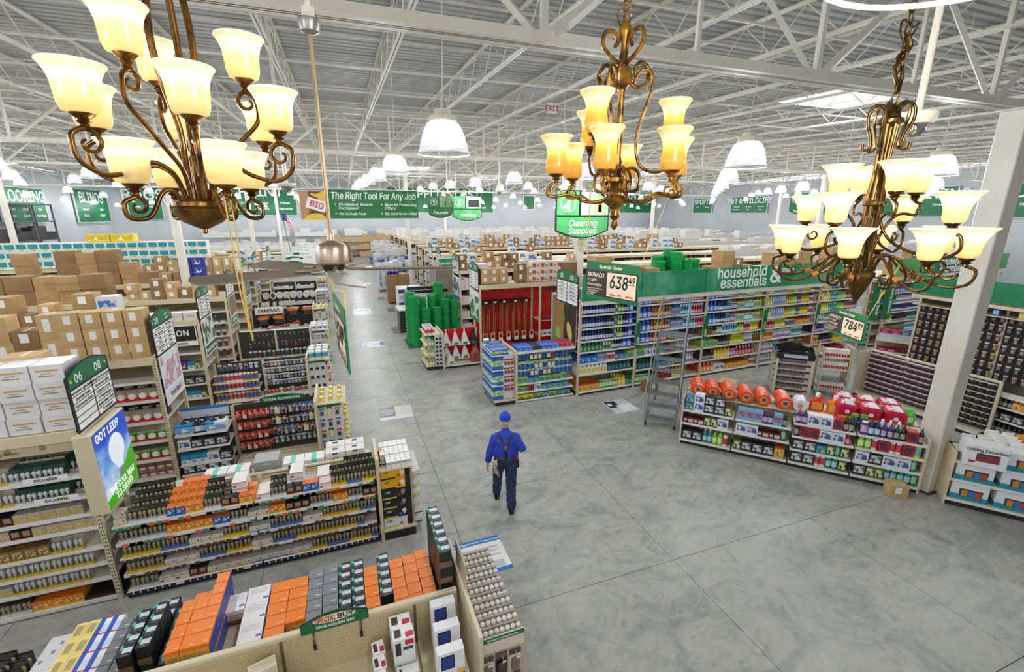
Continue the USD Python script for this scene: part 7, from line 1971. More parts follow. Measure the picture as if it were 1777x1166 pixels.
dome_camera('white dome camera on pole before the right chandelier', 2.93, 1.745, 5.36, .088, deck(1.7) + .03)
dome_camera('small beige dome camera hanging beside the green banner', -.83, 9.26, 5.36, .16, deck(9.3))
for k, (x, y) in enumerate(((4.6, 21.0), (6.2, 18.5))):
    dome_camera(f'small dome camera on pole above {["faucet", "vanity"][k]} sign', x, y, 5.75, .14, deck(y))

# ------------------------------------------------------------------ price signs on strings
def price_sign(label, tl, tr, hgt, name, lines, price, cents, hang):
    tl, tr = np.array(tl), np.array(tr)
    u = tr - tl; u[2] = 0; w = np.linalg.norm(u); u /= w
    h = hgt
    o = tl - (0, 0, h)
    N = np.cross(u, (0, 0, 1.0))
    t = thing('price_sign', label, 'price sign')
    part(t, 'board', G().plate(sbox(0, 0, w, h), .006, o, u), green)
    k = w / .36
    dk = C('332c28')
    part(t, 'dark_panel', G().plate(sbox(.004 * k, h * .1, w - .004 * k, h * .78), .0015, o + N * .006, u), dk)
    part(t, 'price_panel', G().plate(sbox(w * .43, h * .13, w * .965, h * .75).buffer(-.006).buffer(.006), .0015, o + N * .0075, u), C('f4dcc0'))
    Z = np.array((0, 0, 1.0))
    part(t, 'lettering', G().text('Special Order', h * .085, o + N * .0065 + u * w * .48 + Z * h * .84, u, center=True, slant=.15, width=w * .44, d=.001), C('f2e8c8'))
    part(t, 'lettering', G().text(name, h * .11, o + N * .008 + u * w * .025 + Z * h * .6, u, slant=.2, width=w * .33, d=.001), C('f4dcc4'))
    for i, s in enumerate(lines):
        part(t, 'lettering', G().text(s, h * .075 if i < 2 else h * .035, o + N * .008 + u * w * .025 + Z * h * (.48 - .12 * i if i < 2 else .27 - .055 * (i - 2)), u, slant=.15, d=.0008), C('e8d0b8'))
    part(t, 'price', G().text(price, h * .31, o + N * .0095 + u * w * .47 + Z * h * .37, u, width=w * .33, slant=.1, d=.001), C('1c1a1a'))
    part(t, 'price', G().text(cents, h * .15, o + N * .0095 + u * w * .825 + Z * h * .54, u, width=w * .115, slant=.1, d=.001), C('1c1a1a'))
    part(t, 'underline', G().plate(sbox(w * .82, h * .5, w * .95, h * .512), .001, o + N * .0095, u), C('1c1a1a'))
    for i, (s, a) in enumerate((('Save', .5), ('BIG', .64), ('Money', .79))):
        part(t, 'lettering', G().text(s, h * .055, o + N * .0095 + u * w * a + Z * h * .17, u, slant=.2, d=.0008), C('d8501c'))
    for i, q in enumerate(hang):
        b = tl if i == 0 else tr
        for j in range(2):
            part(t, 'string', G().tube([b + (0, 0, -.01), np.array(q) + (.008 * j, .01 * j, 0)], .0016, 4), yc)
    return t


price_sign('hanging price sign reading 638.49 below the middle chandelier', (1.32, 2.34, 4.64), (1.43, 1.99, 4.645), .212, 'MONACO', ['9 Light', 'Chandelier', 'Requires 9 x 100W max', 'medium base bulbs', 'sold separately', '351-4185'], '638', '49', [(1.18, 2.1, 5.02), (1.70, 2.1, 5.1)])
price_sign('hanging price sign reading 784.99 below the right chandelier', (2.54, 1.74, 4.405), (2.43, 1.475, 4.42), .145, 'BERKELEY', ['16 Light', 'Chandelier', 'Requires 16 x 60W max', 'medium base bulbs', 'sold separately', '351-4212'], '784', '99', [(2.45, 1.80, 4.68), (2.45, 1.40, 4.66)])
price_sign('price sign seen almost edge-on below the fan', (-.045, 1.79, 4.62), (-.01, 1.45, 4.628), .21, 'CARLTON', ['52 inch', 'Ceiling Fan', 'Five blades', 'remote control', '355-2080'], '149', '00', [(-.05, 1.85, 4.66), (-.01, 1.5, 4.67)])
single('sign_string', G().tube([(-.05, 1.85, 4.655), (-.053, 2.2, 4.57)], .0016, 4).tube([(-.01, 1.5, 4.665), (-.053, 2.17, 4.572)], .0016, 4), yc, 'thin strings holding the edge-on price sign to fan blade', 'string')

# ------------------------------------------------------------------ department signs
def dept(label, x, y, z0, w, h, word, icon, picture, poles=True):
    t = thing('department_sign', label, 'sign', (x, y, 0))
    pl = Polygon([(0, h), (0, .16 * h)] + [(w * k / 12, .16 * h - .16 * h * math.sin(PI * k / 12)) for k in range(1, 12)] + [(w, .16 * h), (w, h)])
    part(t, 'frame', G().plate(pl.buffer(.03), .05, (0, 0, z0)), black)
    o = np.array((0, -.051, z0))
    part(t, 'word_panel', G().plate(pl.intersection(sbox(0, 0, w, h * .45)), .006, o), green_l if 'bright' in label else C('1f7a3c'))  # paler green panels on bright signs, darker green on the others
    part(t, 'icon_panel', G().plate(sbox(0, h * .49, w * .42, h), .006, o), green_l if 'bright' in label else C('1f7a3c'))
    part(t, 'picture_panel', G().plate(sbox(w * .46, h * .49, w, h), .006, o), MN('pict_' + word.replace(' ', '_'), 'd8f0d0', '9ae08a', 1.5, .4) if 'bright' in label else MN('pict_' + word.replace(' ', '_'), '3f8f4a', '8fb88a', 1.5, .4))
    ring_ = Point(w * .21, h * .745).buffer(w * .145, 20).difference(Point(w * .21, h * .745).buffer(w * .13, 20))
    part(t, 'icon_ring', G().plate(ring_, .004, o - (0, .006, 0)), white)
    part(t, 'icon', G().plate(icon(w * .21, h * .745, w * .1), .004, o - (0, .006, 0)), white)
    for m, nm, g in picture(w, h):
        part(t, nm, G().plate(g, .004, o - (0, .006, 0)), m)
    for k, s in enumerate(word.split()):
        n = len(word.split())
        part(t, 'lettering', G().text(s, h * (.13 if n > 1 else .15), (w / 2, -.058, z0 + h * ((.25 - .17 * k) if n > 1 else .16)), center=True, slant=.18, d=.004), white)
    for a in (.12, .88):
        part(t, 'pole', G().bar((w * a, .02, z0 + h), (w * a, .02, deck(y) + .02), .008 if poles else .02, 6), white_m)
    return t


broom = lambda x, y, s: affinity.rotate(Polygon([(x - .12 * s, y + s), (x + .12 * s, y + s), (x + .3 * s, y + .1 * s), (x + .75 * s, y - s), (x - .75 * s, y - s), (x - .3 * s, y + .1 * s)]), -20)
tapic = lambda x, y, s: Polygon([(x - .6 * s, y + .3 * s), (x - .2 * s, y + .8 * s), (x + .4 * s, y + .7 * s), (x + .4 * s, y - .8 * s), (x, y - .8 * s), (x, y + .2 * s)])
cabin = lambda x, y, s: sbox(x - .6 * s, y - s, x + .6 * s, y + .8 * s)
bright_pic = lambda w, h: [(C('e8d84a'), 'sponge_print', sbox(w * .76, h * .56, w * .88, h * .72)), (C('e8903c'), 'bottle_print', sbox(w * .8, h * .56, w * .86, h * .82)), (white, 'cloth_print', Point(w * .6, h * .65).buffer(h * .07, 8))]
dept('bright green hanging sign reading cleaning supplies', 5.22, 11.0, 4.3, 1.5, 1.15, 'Cleaning Supplies', broom, bright_pic)
dept('bright green hanging sign reading vanities', 4.62, 20.0, 4.62, 1.22, 1.0, 'Vanities', cabin, lambda w, h: [(C('2c2c30'), 'cabinet_print', sbox(w * .54, h * .56, w * .94, h * .86))])
dept('dark green hanging sign reading faucets', 4.3, 24.0, 4.72, 1.14, 1.0, 'Faucets', tapic, lambda w, h: [(C('2a3a2c'), 'tap_print', sbox(w * .7, h * .55, w * .74, h * .8))])
dept('dark green hanging sign reading pet toys near right wall', 37.5, 31.0, 4.9, 2.0, 1.7, 'Pet Supplies', tapic, lambda w, h: [(C('2a3a2c'), 'pet_print', Point(w * .7, h * .7).buffer(h * .1))])
# small arrow sign hanging below cleaning supplies
panel('arrow_sign', 'small green sign with yellow arrow below cleaning sign', 'sign', (5.95, 11.2, 3.98), (1, 0, 0), .3, .24, [(Polygon([(.15, .04), (.07, .12), (.11, .12), (.11, .2), (.19, .2), (.19, .12), (.23, .12)]), yellow, 'arrow_print')])
single('arrow_post', G().box(6.02, 6.18, 11.2, 11.24, 2.64, 4.3), white_m, 'white post carrying the small green arrow sign', 'post')
# membership banner
t = thing('banner', 'long green banner reading the right tool for any job', 'banner', (0, 24, 0))
part(t, 'cloth', G().box(-.46, 3.74, -.02, 0, 4.68, 5.97), C('2c7a42', .7))
part(t, 'picture', G().box(-1.68, -.46, -.02, 0, 4.62, 5.9), MP('banner_pic', ['d8a02c', 'e8c84a', '7a4a2c'], 1.2, .7))
part(t, 'hand_print', G().plate(Polygon([(-1.68, 5.9), (-1.3, 5.9), (-1.2, 5.4), (-1.35, 4.9), (-1.6, 4.65), (-1.68, 4.62)]), .004, (0, -.02, 0)), C('b8845c'))
crd = affinity.rotate(sbox(-1.4, 5.05, -.55, 5.55), -18)
part(t, 'card_print', G().plate(crd, .006, (0, -.022, 0)), C('f0eeee'))
part(t, 'lettering', G().text('BIG', .26, (-1.3, -.03, 5.28), (.95, 0, -.31), (.31, 0, .95), d=.004, width=.6), C('c8242c'))
part(t, 'lettering', G().text('The Right Tool For Any Job', .3, (-.33, -.022, 5.58), d=.005, width=3.95, slant=.12), white)
for i, (s, a, z) in enumerate((('2% Rebate on Menards', -.02, 5.27), ('Purchases!', -.02, 5.1), ('Special Financing', 2.1, 5.27), ('Offers!', 2.1, 5.1), ('No Annual Fee!', -.02, 4.84), ('Big Card Savers Club!', 2.1, 4.84))):
    part(t, 'lettering', G().text(s, .125, (a, -.022, z), d=.004, slant=.15, width=1.55 if len(s) > 15 else None), C('e8efe6'))
for a, z in ((-.17, 5.28), (1.95, 5.28), (-.17, 4.85), (1.95, 4.85)):
    part(t, 'arrow_print', G().plate(Polygon([(0, 0), (.09, .05), (0, .1)]), .004, (a, -.022, z)), white)
for a in (-1.5, .8, 3.5):
    part(t, 'hanger', G().bar((a, -.01, 5.9), (a, -.01, deck(24) + .02), .008, 5), white_m)
part(t, 'top_pole', G().bar((-1.7, -.01, 5.98), (3.76, -.01, 5.98), .02, 6), grey_d)
# exit sign
panel('exit_sign', 'small exit sign hanging high among the joists', 'exit sign', (5.35, 12.0, 7.45), (1, 0, 0), .3, .26, [('text', 'EXIT', .12, .15, .07, C('b0343c'), True)])
single('exit_hanger', G().bar((5.5, 11.99, 7.7), (5.5, 11.99, deck(12) + .02), .012, 5), white_m, 'thin hanger holding the exit sign', 'hanger')
# a flag far down the aisle
t = thing('flag', 'striped flag on slanting pole far left of aisle', 'flag', (-3.7, 38.5, 0))
part(t, 'pole', G().tube([(0, 0, 2.0), (-.3, 0, 5.1)], .02, 6), grey_d)
for k in range(7):
    part(t, 'stripe', G().add([(-.3 + .05 * k + .16 * j * .5, .02 * (j % 2), 4.9 - .28 * j * .9 - (.0 if q == 0 else 0)) for j in range(6) for q in (0,)] + [(-.25 + .05 * k + .16 * j * .5, .02 * (j % 2), 4.9 - .28 * j * .9) for j in range(6)], [(j, j + 1, 7 + j, 6 + j) for j in range(5)]), C('b83038') if k % 2 else white)
part(t, 'canton', G().plate(Polygon([(-.32, 4.4), (.0, 4.4), (.0, 4.95), (-.32, 4.95)]), .01, (0, -.04, 0)), C('2c3a7a'))

# ------------------------------------------------------------------ signs along the walls
def wallsign(label, o, u, w, h, word, lines, mat=None, cols=3):
    L = [(sbox(.06, .06, w - .06, h - .06), mat or M('wall_green', '127040', .5), 'green_face'), ('text', word, h * .3, w / 2, h * .6, white, True)]
    for i, s in enumerate(lines):
        L.append(('text', s, h * .07, w * ((i % cols) + .5) / cols, h * (.36 - .18 * (i // cols)), white, True))
    return panel('wall_sign', label, 'sign', o, u, w, h, L, d=.12, back=C('d4d8d6'))


yb = Y1 - .13
wallsign('far green wall sign reading appliances', (5.6, yb, 5.0), (1, 0, 0), 13.6, 3.1, 'APPLIANCES', ['Dishwashers', 'Microwaves', 'Ranges', 'Refrigerators', 'Freezers', 'Washers & Dryers'])
wallsign('far green wall sign reading paint', (-11.5, yb, 4.7), (1, 0, 0), 7.0, 3.5, 'PAINT', ['Interior', 'Exterior', 'Primer', 'Stains', 'Sealers', 'Remover'])
wallsign('far green wall sign reading cabinets', (-16.6, yb, 4.3), (1, 0, 0), 4.0, 2.6, 'CABINETS', ['Custom', 'Stock', 'Tops'])
wallsign('far narrow green wall sign reading rugs', (-20.5, yb, 4.3), (1, 0, 0), 3.0, 3.4, 'RUGS', ['Area', 'Runner'], cols=2)
wallsign('far green wall sign reading plants', (36.5, yb, 5.0), (1, 0, 0), 8.0, 3.3, 'PLANTS', ['Flowers', 'Soil', 'Seeds'])
panel('wall_banner', 'small green shield banner on far wall', 'banner', (23.5, yb, 5.4), (1, 0, 0), 1.7, 1.9, [(sbox(.1, .1, 1.6, 1.8), C('1f6a3c'), 'green_face')])
xl_ = X0 + .13
wallsign('green wall sign reading blinds at far left', (xl_, 52.5, 4.1), (0, 1, 0), 6.2, 3.0, 'BLINDS', ['Vertical', 'Mini', 'Shades', 'Drapery'], cols=2)
wallsign('green wall sign reading flooring at left edge', (xl_, 42.5, 4.2), (0, 1, 0), 5.4, 2.6, 'FLOORING', ['Hardwood', 'Vinyl', 'Tile', 'Laminate', 'Carpet', 'Area Rugs'])
xr = X1 - .13
wallsign('green right wall sign reading pet and wildlife', (xr, 45.0, 4.95), (0, -1, 0), 5.2, 1.9, 'PET & WILDLIFE', ['Dog Food', 'Cat Food', 'Bird Seed', 'Bird Feeders', 'Fish', 'Horse'])
wallsign('green right wall sign reading furniture', (xr, 36.5, 4.9), (0, -1, 0), 5.0, 2.1, 'FURNITURE', ['Indoor', 'Outdoor'], cols=2)
wallsign('green right wall sign reading outdoor living', (xr, 29.5, 4.7), (0, -1, 0), 6.8, 2.3, 'OUTDOOR LIVING', ['Grills', 'Patio', 'Garden'])
wallsign('green right wall sign reading automotive at right edge', (xr, 20.0, 4.6), (0, -1, 0), 6.5, 2.4, 'AUTOMOTIVE', ['Oil', 'Tires', 'Batteries'])
wallsign('narrow green right wall sign reading sports', (xr, 51.5, 4.95), (0, -1, 0), 3.4, 1.9, 'SPORTS', ['Bikes', 'Games'], cols=2)
# dark flooring racks at the left wall
t = thing('pallet_rack', 'dark tall pallet rack below flooring sign at left edge', 'rack', (-21.6, 30, 0))
for k in range(7):
    part(t, 'upright', G().box(0, .12, 2.6 * k, 2.6 * k + .1, 0, 5.6).box(1.1, 1.2, 2.6 * k, 2.6 * k + .1, 0, 5.6), M('rack_grey', '6a7278', .5))
for z in (1.6, 3.0, 4.3, 5.5):
    part(t, 'beam', G().box(1.1, 1.2, 0, 15.7, z, z + .1), M('rack_green', '3a5a50', .5))
    part(t, 'deck', G().box(0, 1.1, 0, 15.7, z, z + .03), M('rack_deck', '2a2c2c', .7))
stuff_rows(F(-20.6, 30.2, PI / 2), 15, 1.0, [.2, 1.65, 3.05], 'dark pallet rack below flooring sign', island('dark_goods', ['3a3430', '4a4440', '2c2c2e', '5a5048', '6f675c']), 50, h=1.0, w=(.6, 1.3))

# ------------------------------------------------------------------ far floor: departments past the numbered rows
for k, (y, xa, xb) in enumerate(((32.5, -15, -1.3), (36.0, -15, -1.5), (39.5, -15, -1.5), (43.0, -16, -1.6), (47, -17, -1.7), (51, -17, -1.8))):
    f = F(xa, y)
    gondola(f'low white shelving with green toppers, {nth(k + 8)} row left of the aisle', f, xb - xa, 1.0, [.15, .7, 1.2], 1.75, 5, deck_lip=.1, back=C('d8dad8'))
    stuff_rows(f, xb - xa, .9, [.15, .7, 1.2], f'shelves of {nth(k + 8)} left row', [pale, mixed][k % 2], 60 + k, h=.4, w=(.15, .5))
    stuff_rows(F(xa + 1, y + .2), (xb - xa) - 1.2, .8, [1.76], f'top of {nth(k + 8)} left row', [mixed, pale][k % 2], 70 + k, h=.6, w=(.3, .9), fill=.55)
    panel('topper_sign', f'arched green topper on {nth(k + 8)} left row by the aisle', 'sign', (xb - 2.4, y - .02, 1.77), (1, 0, 0), 2.0, .3, [(arch_board(1.2, .1, .12), green, 'green_face')])
for k, y in enumerate((33.6, 37.4, 41.2, 45.0, 48.8, 52.8)):
    stuff_rows(F(5.2, y - .4), 30, 1.0, [2.74], f'deck of {nth(k + 7)} right row', [mixed, pale][k % 2], 80 + k, h=.8, w=(.3, 1.0), fill=.55)
for k, (x, y) in enumerate(((2.8, 36), (2.7, 40), (2.6, 44.5), (2.5, 49))):
    stuff_rows(F(x, y), 2.2, 2.0, [.02, .7], f'aisle-side stack {nth(k + 1)} from the white boxes', [mixed, blues][k % 2], 90 + k, h=.75, w=(.25, .5))
    stuff_rows(F(x + .3, y + 1.8), 1.6, 1.0, [1.0, 1.7], f'back of aisle-side stack {nth(k + 1)}', pale, 95 + k, h=.7, w=(.2, .4))
stuff_rows(F(-2.2, 56.5), 9, 1.6, [.02, .9, 1.8], 'stand of doors at end of aisle', island('wood_goods', ['c8a878', '8a5a34', 'd8c8a8', '6a4a30', 'e0d4bc']), 99, h=.9, w=(.5, 1.1))
put('pallet', (.3, 52, 0), 0, 'wooden pallet at far end of main aisle')
for l in range(3):
    put('carton_d', (.3, 51.9, .14 + .52 * l), 0, f'large brown carton at far end of aisle, {nth(l + 1)} up', None, (1.6, 1.6, 1.28))
for k in range(5):
    stuff_rows(F(20 + .0 * k, 20 + 7.5 * k), 22, 1.0, [.1, .9, 1.7, 2.5], f'{nth(k + 1)} seasonal block near right wall', [mixed, pale][k % 2], 110 + k, h=.7, w=(.3, .8))
for k in range(6):
    for x in (-14 + 9 * k,):
        stuff_rows(F(x, 58.3), 8, .9, [.1, 1.2, 2.4], f'{nth(k + 1)} stretch of far wall shelving', [pale, mixed][k % 2], 130 + k, h=.9, w=(.4, 1.0))

# ------------------------------------------------------------------ rolling ladder
lx = np.array((.70, .715, 0)); sx = np.array((.715, -.70, 0))
t = thing('rolling_ladder', 'grey steel rolling ladder in front of cleaning shelves', 'ladder', (6.66, 8.08, 0), math.atan2(.715, .70) - PI / 2)
stl = M('ladder_steel', '8f9498', .4, .6)
hw = .33
for q in (-1, 1):
    part(t, 'stringer', G().tube([(q * hw, .05, .1), (q * hw, 1.25, 1.95)], .018, 6), stl)
    part(t, 'hand_rail', G().tube(curve([(q * hw, 0, .15), (q * (hw + .05), .1, .75), (q * (hw + .03), .55, 1.5), (q * hw, 1.25, 2.75), (q * hw, 1.75, 2.8), (q * hw, 1.8, 2.6), (q * hw, 1.8, 1.95)]), .016, 6), stl)
    part(t, 'rear_leg', G().tube([(q * hw, 1.3, 1.9), (q * hw, 1.78, .1)], .018, 6).tube([(q * hw, 1.8, 1.95), (q * hw, 1.78, .1)], .014, 6), stl)
    part(t, 'base_rail', G().tube([(q * hw, .05, .12), (q * hw, 1.78, .12)], .018, 6), stl)
    for y in (.05, 1.75):
        part(t, 'wheel', G().tube([(q * hw - .02, y, .055), (q * hw + .02, y, .055)], .055, 12), black)
    part(t, 'brace', G().tube([(q * hw, .6, .12), (q * hw, 1.5, 1.1)], .01, 5), stl)
for k in range(8):
    y, z = .08 + .155 * k, .24 + .25 * k
    part(t, 'step', G().box(-hw, hw, y - .09, y + .09 + (.35 if k == 7 else 0), z - .02, z).box(-hw, hw, y - .095, y - .085, z - .045, z), stl)
for z in (2.35, 2.75):
    part(t, 'cross_rail', G().tube([(-hw, 1.79, z), (hw, 1.79, z)], .014, 6), stl)
for z in (.12, .6):
    part(t, 'cross_rail', G().tube([(-hw, 1.78, z), (hw, 1.78, z)], .012, 6), stl)

# ------------------------------------------------------------------ the man walking away
import manifold3d as m3


def blob(bones, joints, grow=0.0, length=.022, it=10, extra=(), cut=None):
    """One skin over a skeleton: hulls of spheres at the joints, joined, refined and smoothed."""
    ms = []
    for a, b in bones:
        (pa, ra), (pb, rb) = joints[a], joints[b]
        ms.append(m3.Manifold.batch_hull([m3.Manifold.sphere(ra + grow, 16).translate(list(map(float, pa))), m3.Manifold.sphere(rb + grow, 16).translate(list(map(float, pb)))]))
    for pts in extra:
        ms.append(m3.Manifold.batch_hull([m3.Manifold.sphere(r + grow, 14).translate(list(map(float, p))) for p, r in pts]))
    m = m3.Manifold.batch_boolean(ms, m3.OpType.Add)
    if cut is not None:
        m = m.trim_by_plane(*cut[0])
        for c in cut[1:]:
            m = m.trim_by_plane(*c)
    m = m.refine_to_length(length)
    k = m.to_mesh()
    t = trimesh.Trimesh(k.vert_properties[:, :3], k.tri_verts, process=True)
    trimesh.smoothing.filter_taubin(t, iterations=it)
    return t


# local axes: x to his right, y forwards, z up
J = {
    'pelvis': ((0, 0, .98), .13), 'hipL': ((-.09, .0, .93), .105), 'hipR': ((.09, 0, .93), .105), 'waist': ((0, .0, 1.08), .135), 'chest': ((0, .01, 1.28), .135), 'neck0': ((0, .03, 1.49), .055), 'neck1': ((-.005, .05, 1.58), .058),
    'shL': ((-.175, .01, 1.355), .06), 'shR': ((.175, .01, 1.355), .06),
    'elL': ((-.285, -.015, 1.09), .048), 'wrL': ((-.335, .05, .83), .032), 'elR': ((.30, -.03, 1.17), .052), 'wrR': ((.20, .20, 1.13), .033),
    'knL': ((-.15, .27, .54), .068), 'anL': ((-.17, .20, .13), .045), 'knR': ((.10, -.06, .50), .068), 'anR': ((.10, -.26, .11), .045),
    'head': ((-.01, .065, 1.70), .096), 'jaw': ((-.02, .115, 1.635), .054), 'crown': ((-.008, .05, 1.75), .093)}
toeL = [((-.17, .17, .065), .045), ((-.185, .37, .055), .035)]
toeR = [((.10, -.29, .055), .04), ((.11, -.10, .04), .038)]
person = thing('person', 'man in bright blue shirt, cap and suspenders walking away down aisle', 'person', (2.285, 6.57, 0), -math.radians(19), scale=.925)
skin = MN('skin', 'd8a890', 'c89478', 6, .55)


def finger(root, dirs, lens, r):
    out, p = [], np.array(root, float)
    for d, l in zip(dirs, lens):
        q = p + np.array(d, float) / np.linalg.norm(d) * l
        out.append([(tuple(p), r), (tuple(q), r * .9)])
        p, r = q, r * .92
    return out


handL, handR = [], []
w = np.array(J['wrL'][0])
handL.append([(tuple(w), .026), (tuple(w + (-.012, -.008, -.035)), .02), (tuple(w + (-.016, .03, -.085)), .016), (tuple(w + (-.008, -.03, -.085)), .016)])
for i, (dy, l) in enumerate(((.034, .072), (.012, .08), (-.01, .075), (-.031, .06))):
    handL += finger(w + (-.012, dy, -.088), [(.12, .03, -1), (.35, .03, -1), (.7, 0, -1)], [l * .45, l * .32, l * .25], .0088)
handL += finger(w + (.0, .032, -.035), [(.3, .7, -.7), (.35, .3, -1)], [.04, .032], .0105)
w = np.array(J['wrR'][0])
handR.append([(tuple(w), .026), (tuple(w + (-.05, .03, .005)), .018), (tuple(w + (-.09, .04, .03)), .016), (tuple(w + (-.09, .04, -.03)), .016)])
for i, (dz, l) in enumerate(((.033, .07), (.011, .078), (-.011, .072), (-.031, .058))):
    handR += finger(w + (-.095, .042, dz), [(-1, .15, 0), (-.8, -.6, 0), (-.2, -1, 0)], [l * .45, l * .32, l * .25], .0088)
handR += finger(w + (-.035, .03, .03), [(-.6, .1, .7), (-1, 0, .3)], [.04, .032], .0105)
B_all = [('pelvis', 'waist'), ('waist', 'chest'), ('chest', 'neck0'), ('neck0', 'neck1'), ('neck1', 'head'), ('head', 'jaw'), ('head', 'crown'), ('chest', 'shL'), ('chest', 'shR'), ('shL', 'elL'), ('elL', 'wrL'), ('shR', 'elR'), ('elR', 'wrR'),
         ('pelvis', 'hipL'), ('pelvis', 'hipR'), ('hipL', 'knL'), ('hipR', 'knR'), ('knL', 'anL'), ('knR', 'anR')]
face = [[((-.055, .125, 1.665), .014), ((-.052, .172, 1.655), .012), ((-.045, .13, 1.69), .008)], [((.082, .05, 1.66), .014), ((.085, .045, 1.685), .018)], [((-.098, .075, 1.66), .014), ((-.1, .07, 1.685), .018)]]
body = blob(B_all, J, 0, .016, 8, handL + handR + face + [toeL, toeR])
part(person, 'body', body, skin, smooth=True)
for x, y in ((-.08, .14), (-.02, .156)):
    part(person, 'eye', G().tm(trimesh.creation.icosphere(1, .011)).move(x, y, 1.695), C('e8e4e0'))
part(person, 'mouth', G().tube([(-.07, .148, 1.622), (-.045, .16, 1.62), (-.02, .155, 1.622)], .006, 5), C('a8605a'))
hair_m = M('grey_hair', 'b8aca0', .7)
hair = blob([('a', 'b'), ('b', 'c'), ('c', 'd')], {'a': ((-.09, .06, 1.675), .022), 'b': ((-.06, -.012, 1.655), .026), 'c': ((.045, -.018, 1.655), .026), 'd': ((.078, .045, 1.675), .022)}, 0, .012, 4)
part(person, 'hair', hair, hair_m, smooth=True)
# shirt, with loose sleeves
Js = dict(J)
Js.update(waist=((0, -.01, 1.06), .165), chest=((0, .0, 1.28), .165), shL=((-.185, .0, 1.375), .085), shR=((.185, .0, 1.375), .085), elL=((-.282, -.015, 1.10), .07), elR=((.295, -.03, 1.18), .072), neck0=((0, .02, 1.47), .07), cuL=((-.312, .02, .955), .056), cuR=((.25, .09, 1.145), .055), col=((0, .035, 1.525), .064))
blue_m = MN('blue_shirt', '2c49c8', '20359e', 9, .75, bump=.3)
ex = [[((-.14, -.02, 1.07), .09), ((.14, -.02, 1.07), .09), ((-.13, -.01, 1.3), .1), ((.13, -.01, 1.3), .1)], [((-.15, -.03, 1.04), .06), ((.15, -.03, 1.04), .06)], [((0, .02, 1.47), .06), ((-.13, .0, 1.40), .075), ((.13, .0, 1.40), .075)]]
shirt = blob([('waist', 'chest'), ('chest', 'neck0'), ('neck0', 'col'), ('chest', 'shL'), ('chest', 'shR'), ('shL', 'elL'), ('shR', 'elR'), ('elL', 'cuL'), ('elR', 'cuR')], Js, .004, .02, 6, ex, cut=[((0, 0, 1.0), .945)])
# soft folds
v = np.array(shirt.vertices)
n_ = (meshkit.noise(v * (14, 14, 6), 3) - .5)
shirt.vertices = v + np.array(shirt.vertex_normals) * n_[:, None] * .016
shp = part(person, 'shirt', shirt, blue_m, smooth=True)
for q, a, b in (('cuL', 'elL', 'cuL'), ('cuR', 'elR', 'cuR')):
    p, d = np.array(Js[q][0]), np.array(Js[b][0]) - np.array(Js[a][0]); d /= np.linalg.norm(d)
    part(shp, 'cuff', G().tube([p + d * .02, p + d * .035, p + d * .06, p + d * .07], [.056, .064, .062, .052], 14), blue_m, smooth=50)
# trousers
Jt = dict(J)
Jt.update(pelvis=((0, -.01, .97), .15), hipL=((-.095, .0, .91), .128), hipR=((.095, 0, .91), .128), knL=((-.15, .26, .54), .098), knR=((.10, -.07, .51), .096), anL=((-.17, .2, .15), .078), anR=((.10, -.26, .13), .08))
denim = MN('dark_denim', '26385c', '1a2642', 20, .8, bump=.2)
tr = blob([('pelvis', 'hipL'), ('pelvis', 'hipR'), ('hipL', 'knL'), ('hipR', 'knR'), ('knL', 'anL'), ('knR', 'anR')], Jt, .0, .02, 6, [[((-.1, -.02, 1.0), .085), ((.1, -.02, 1.0), .085)]], cut=[((0, 0, -1.0), -1.06), ((0, 0, 1.0), .085)])
v = np.array(tr.vertices)
n_ = (meshkit.noise(v * (9, 9, 22), 5) - .5) * np.clip((.75 - v[:, 2]) * 2, .3, 1.2)
tr.vertices = v + np.array(tr.vertex_normals) * n_[:, None] * .03
part(person, 'trousers', tr, denim, smooth=True)
shoe_m = M('black_leather', '1c1a1a', .45)
for q, toe in (('L', toeL), ('R', toeR)):
    so = part(person, 'shoe', blob([], {}, .012, .015, 5, [toe + [((toe[0][0][0], toe[0][0][1], .1), .045)]]), shoe_m, smooth=True)
    part(so, 'sole', G().rbox(toe[0][0][0] - .048, toe[0][0][0] + .05, toe[0][0][1] - .06, toe[1][0][1] + .05, 0, .022, .02), C('151515'))
# belt, suspenders, holster
ring_pts = [(.165 * math.cos(a) * 1.12, .165 * math.sin(a) * .93 - .015, 1.03) for a in np.linspace(0, 2 * PI, 25)]
part(person, 'belt', G().tube(ring_pts, .022, 6, False), C('4a2c1c'))
navy = C('15182a')


def strap(pts, w_=.022):
    v, f = [], []
    for (x, y, z), (nx, ny) in pts:
        t_ = np.array((nx, ny, 0.0)); s_ = np.array((1.0, 0, 0))
        for q in (-1, 1):
            for o_ in (0, .006):
                v.append(np.array((x, y, z)) + s_ * q * w_ + np.array((0, -o_, 0)))
    for i in range(len(pts) - 1):
        k = 4 * i
        f += [(k + 1, k + 3, k + 7, k + 5), (k, k + 4, k + 6, k + 2), (k, k + 1, k + 5, k + 4), (k + 2, k + 6, k + 7, k + 3)]
    return G().add(v, f)


ctr = (0, 0)
loc = trimesh.proximity.ProximityQuery(shirt)


def back_y(x, z):
    o_, _, _ = shirt.ray.intersects_location([[x, -1, z]], [[0, 1, 0]], multiple_hits=False)
    return float(o_[0][1]) - .006 if len(o_) else -.17


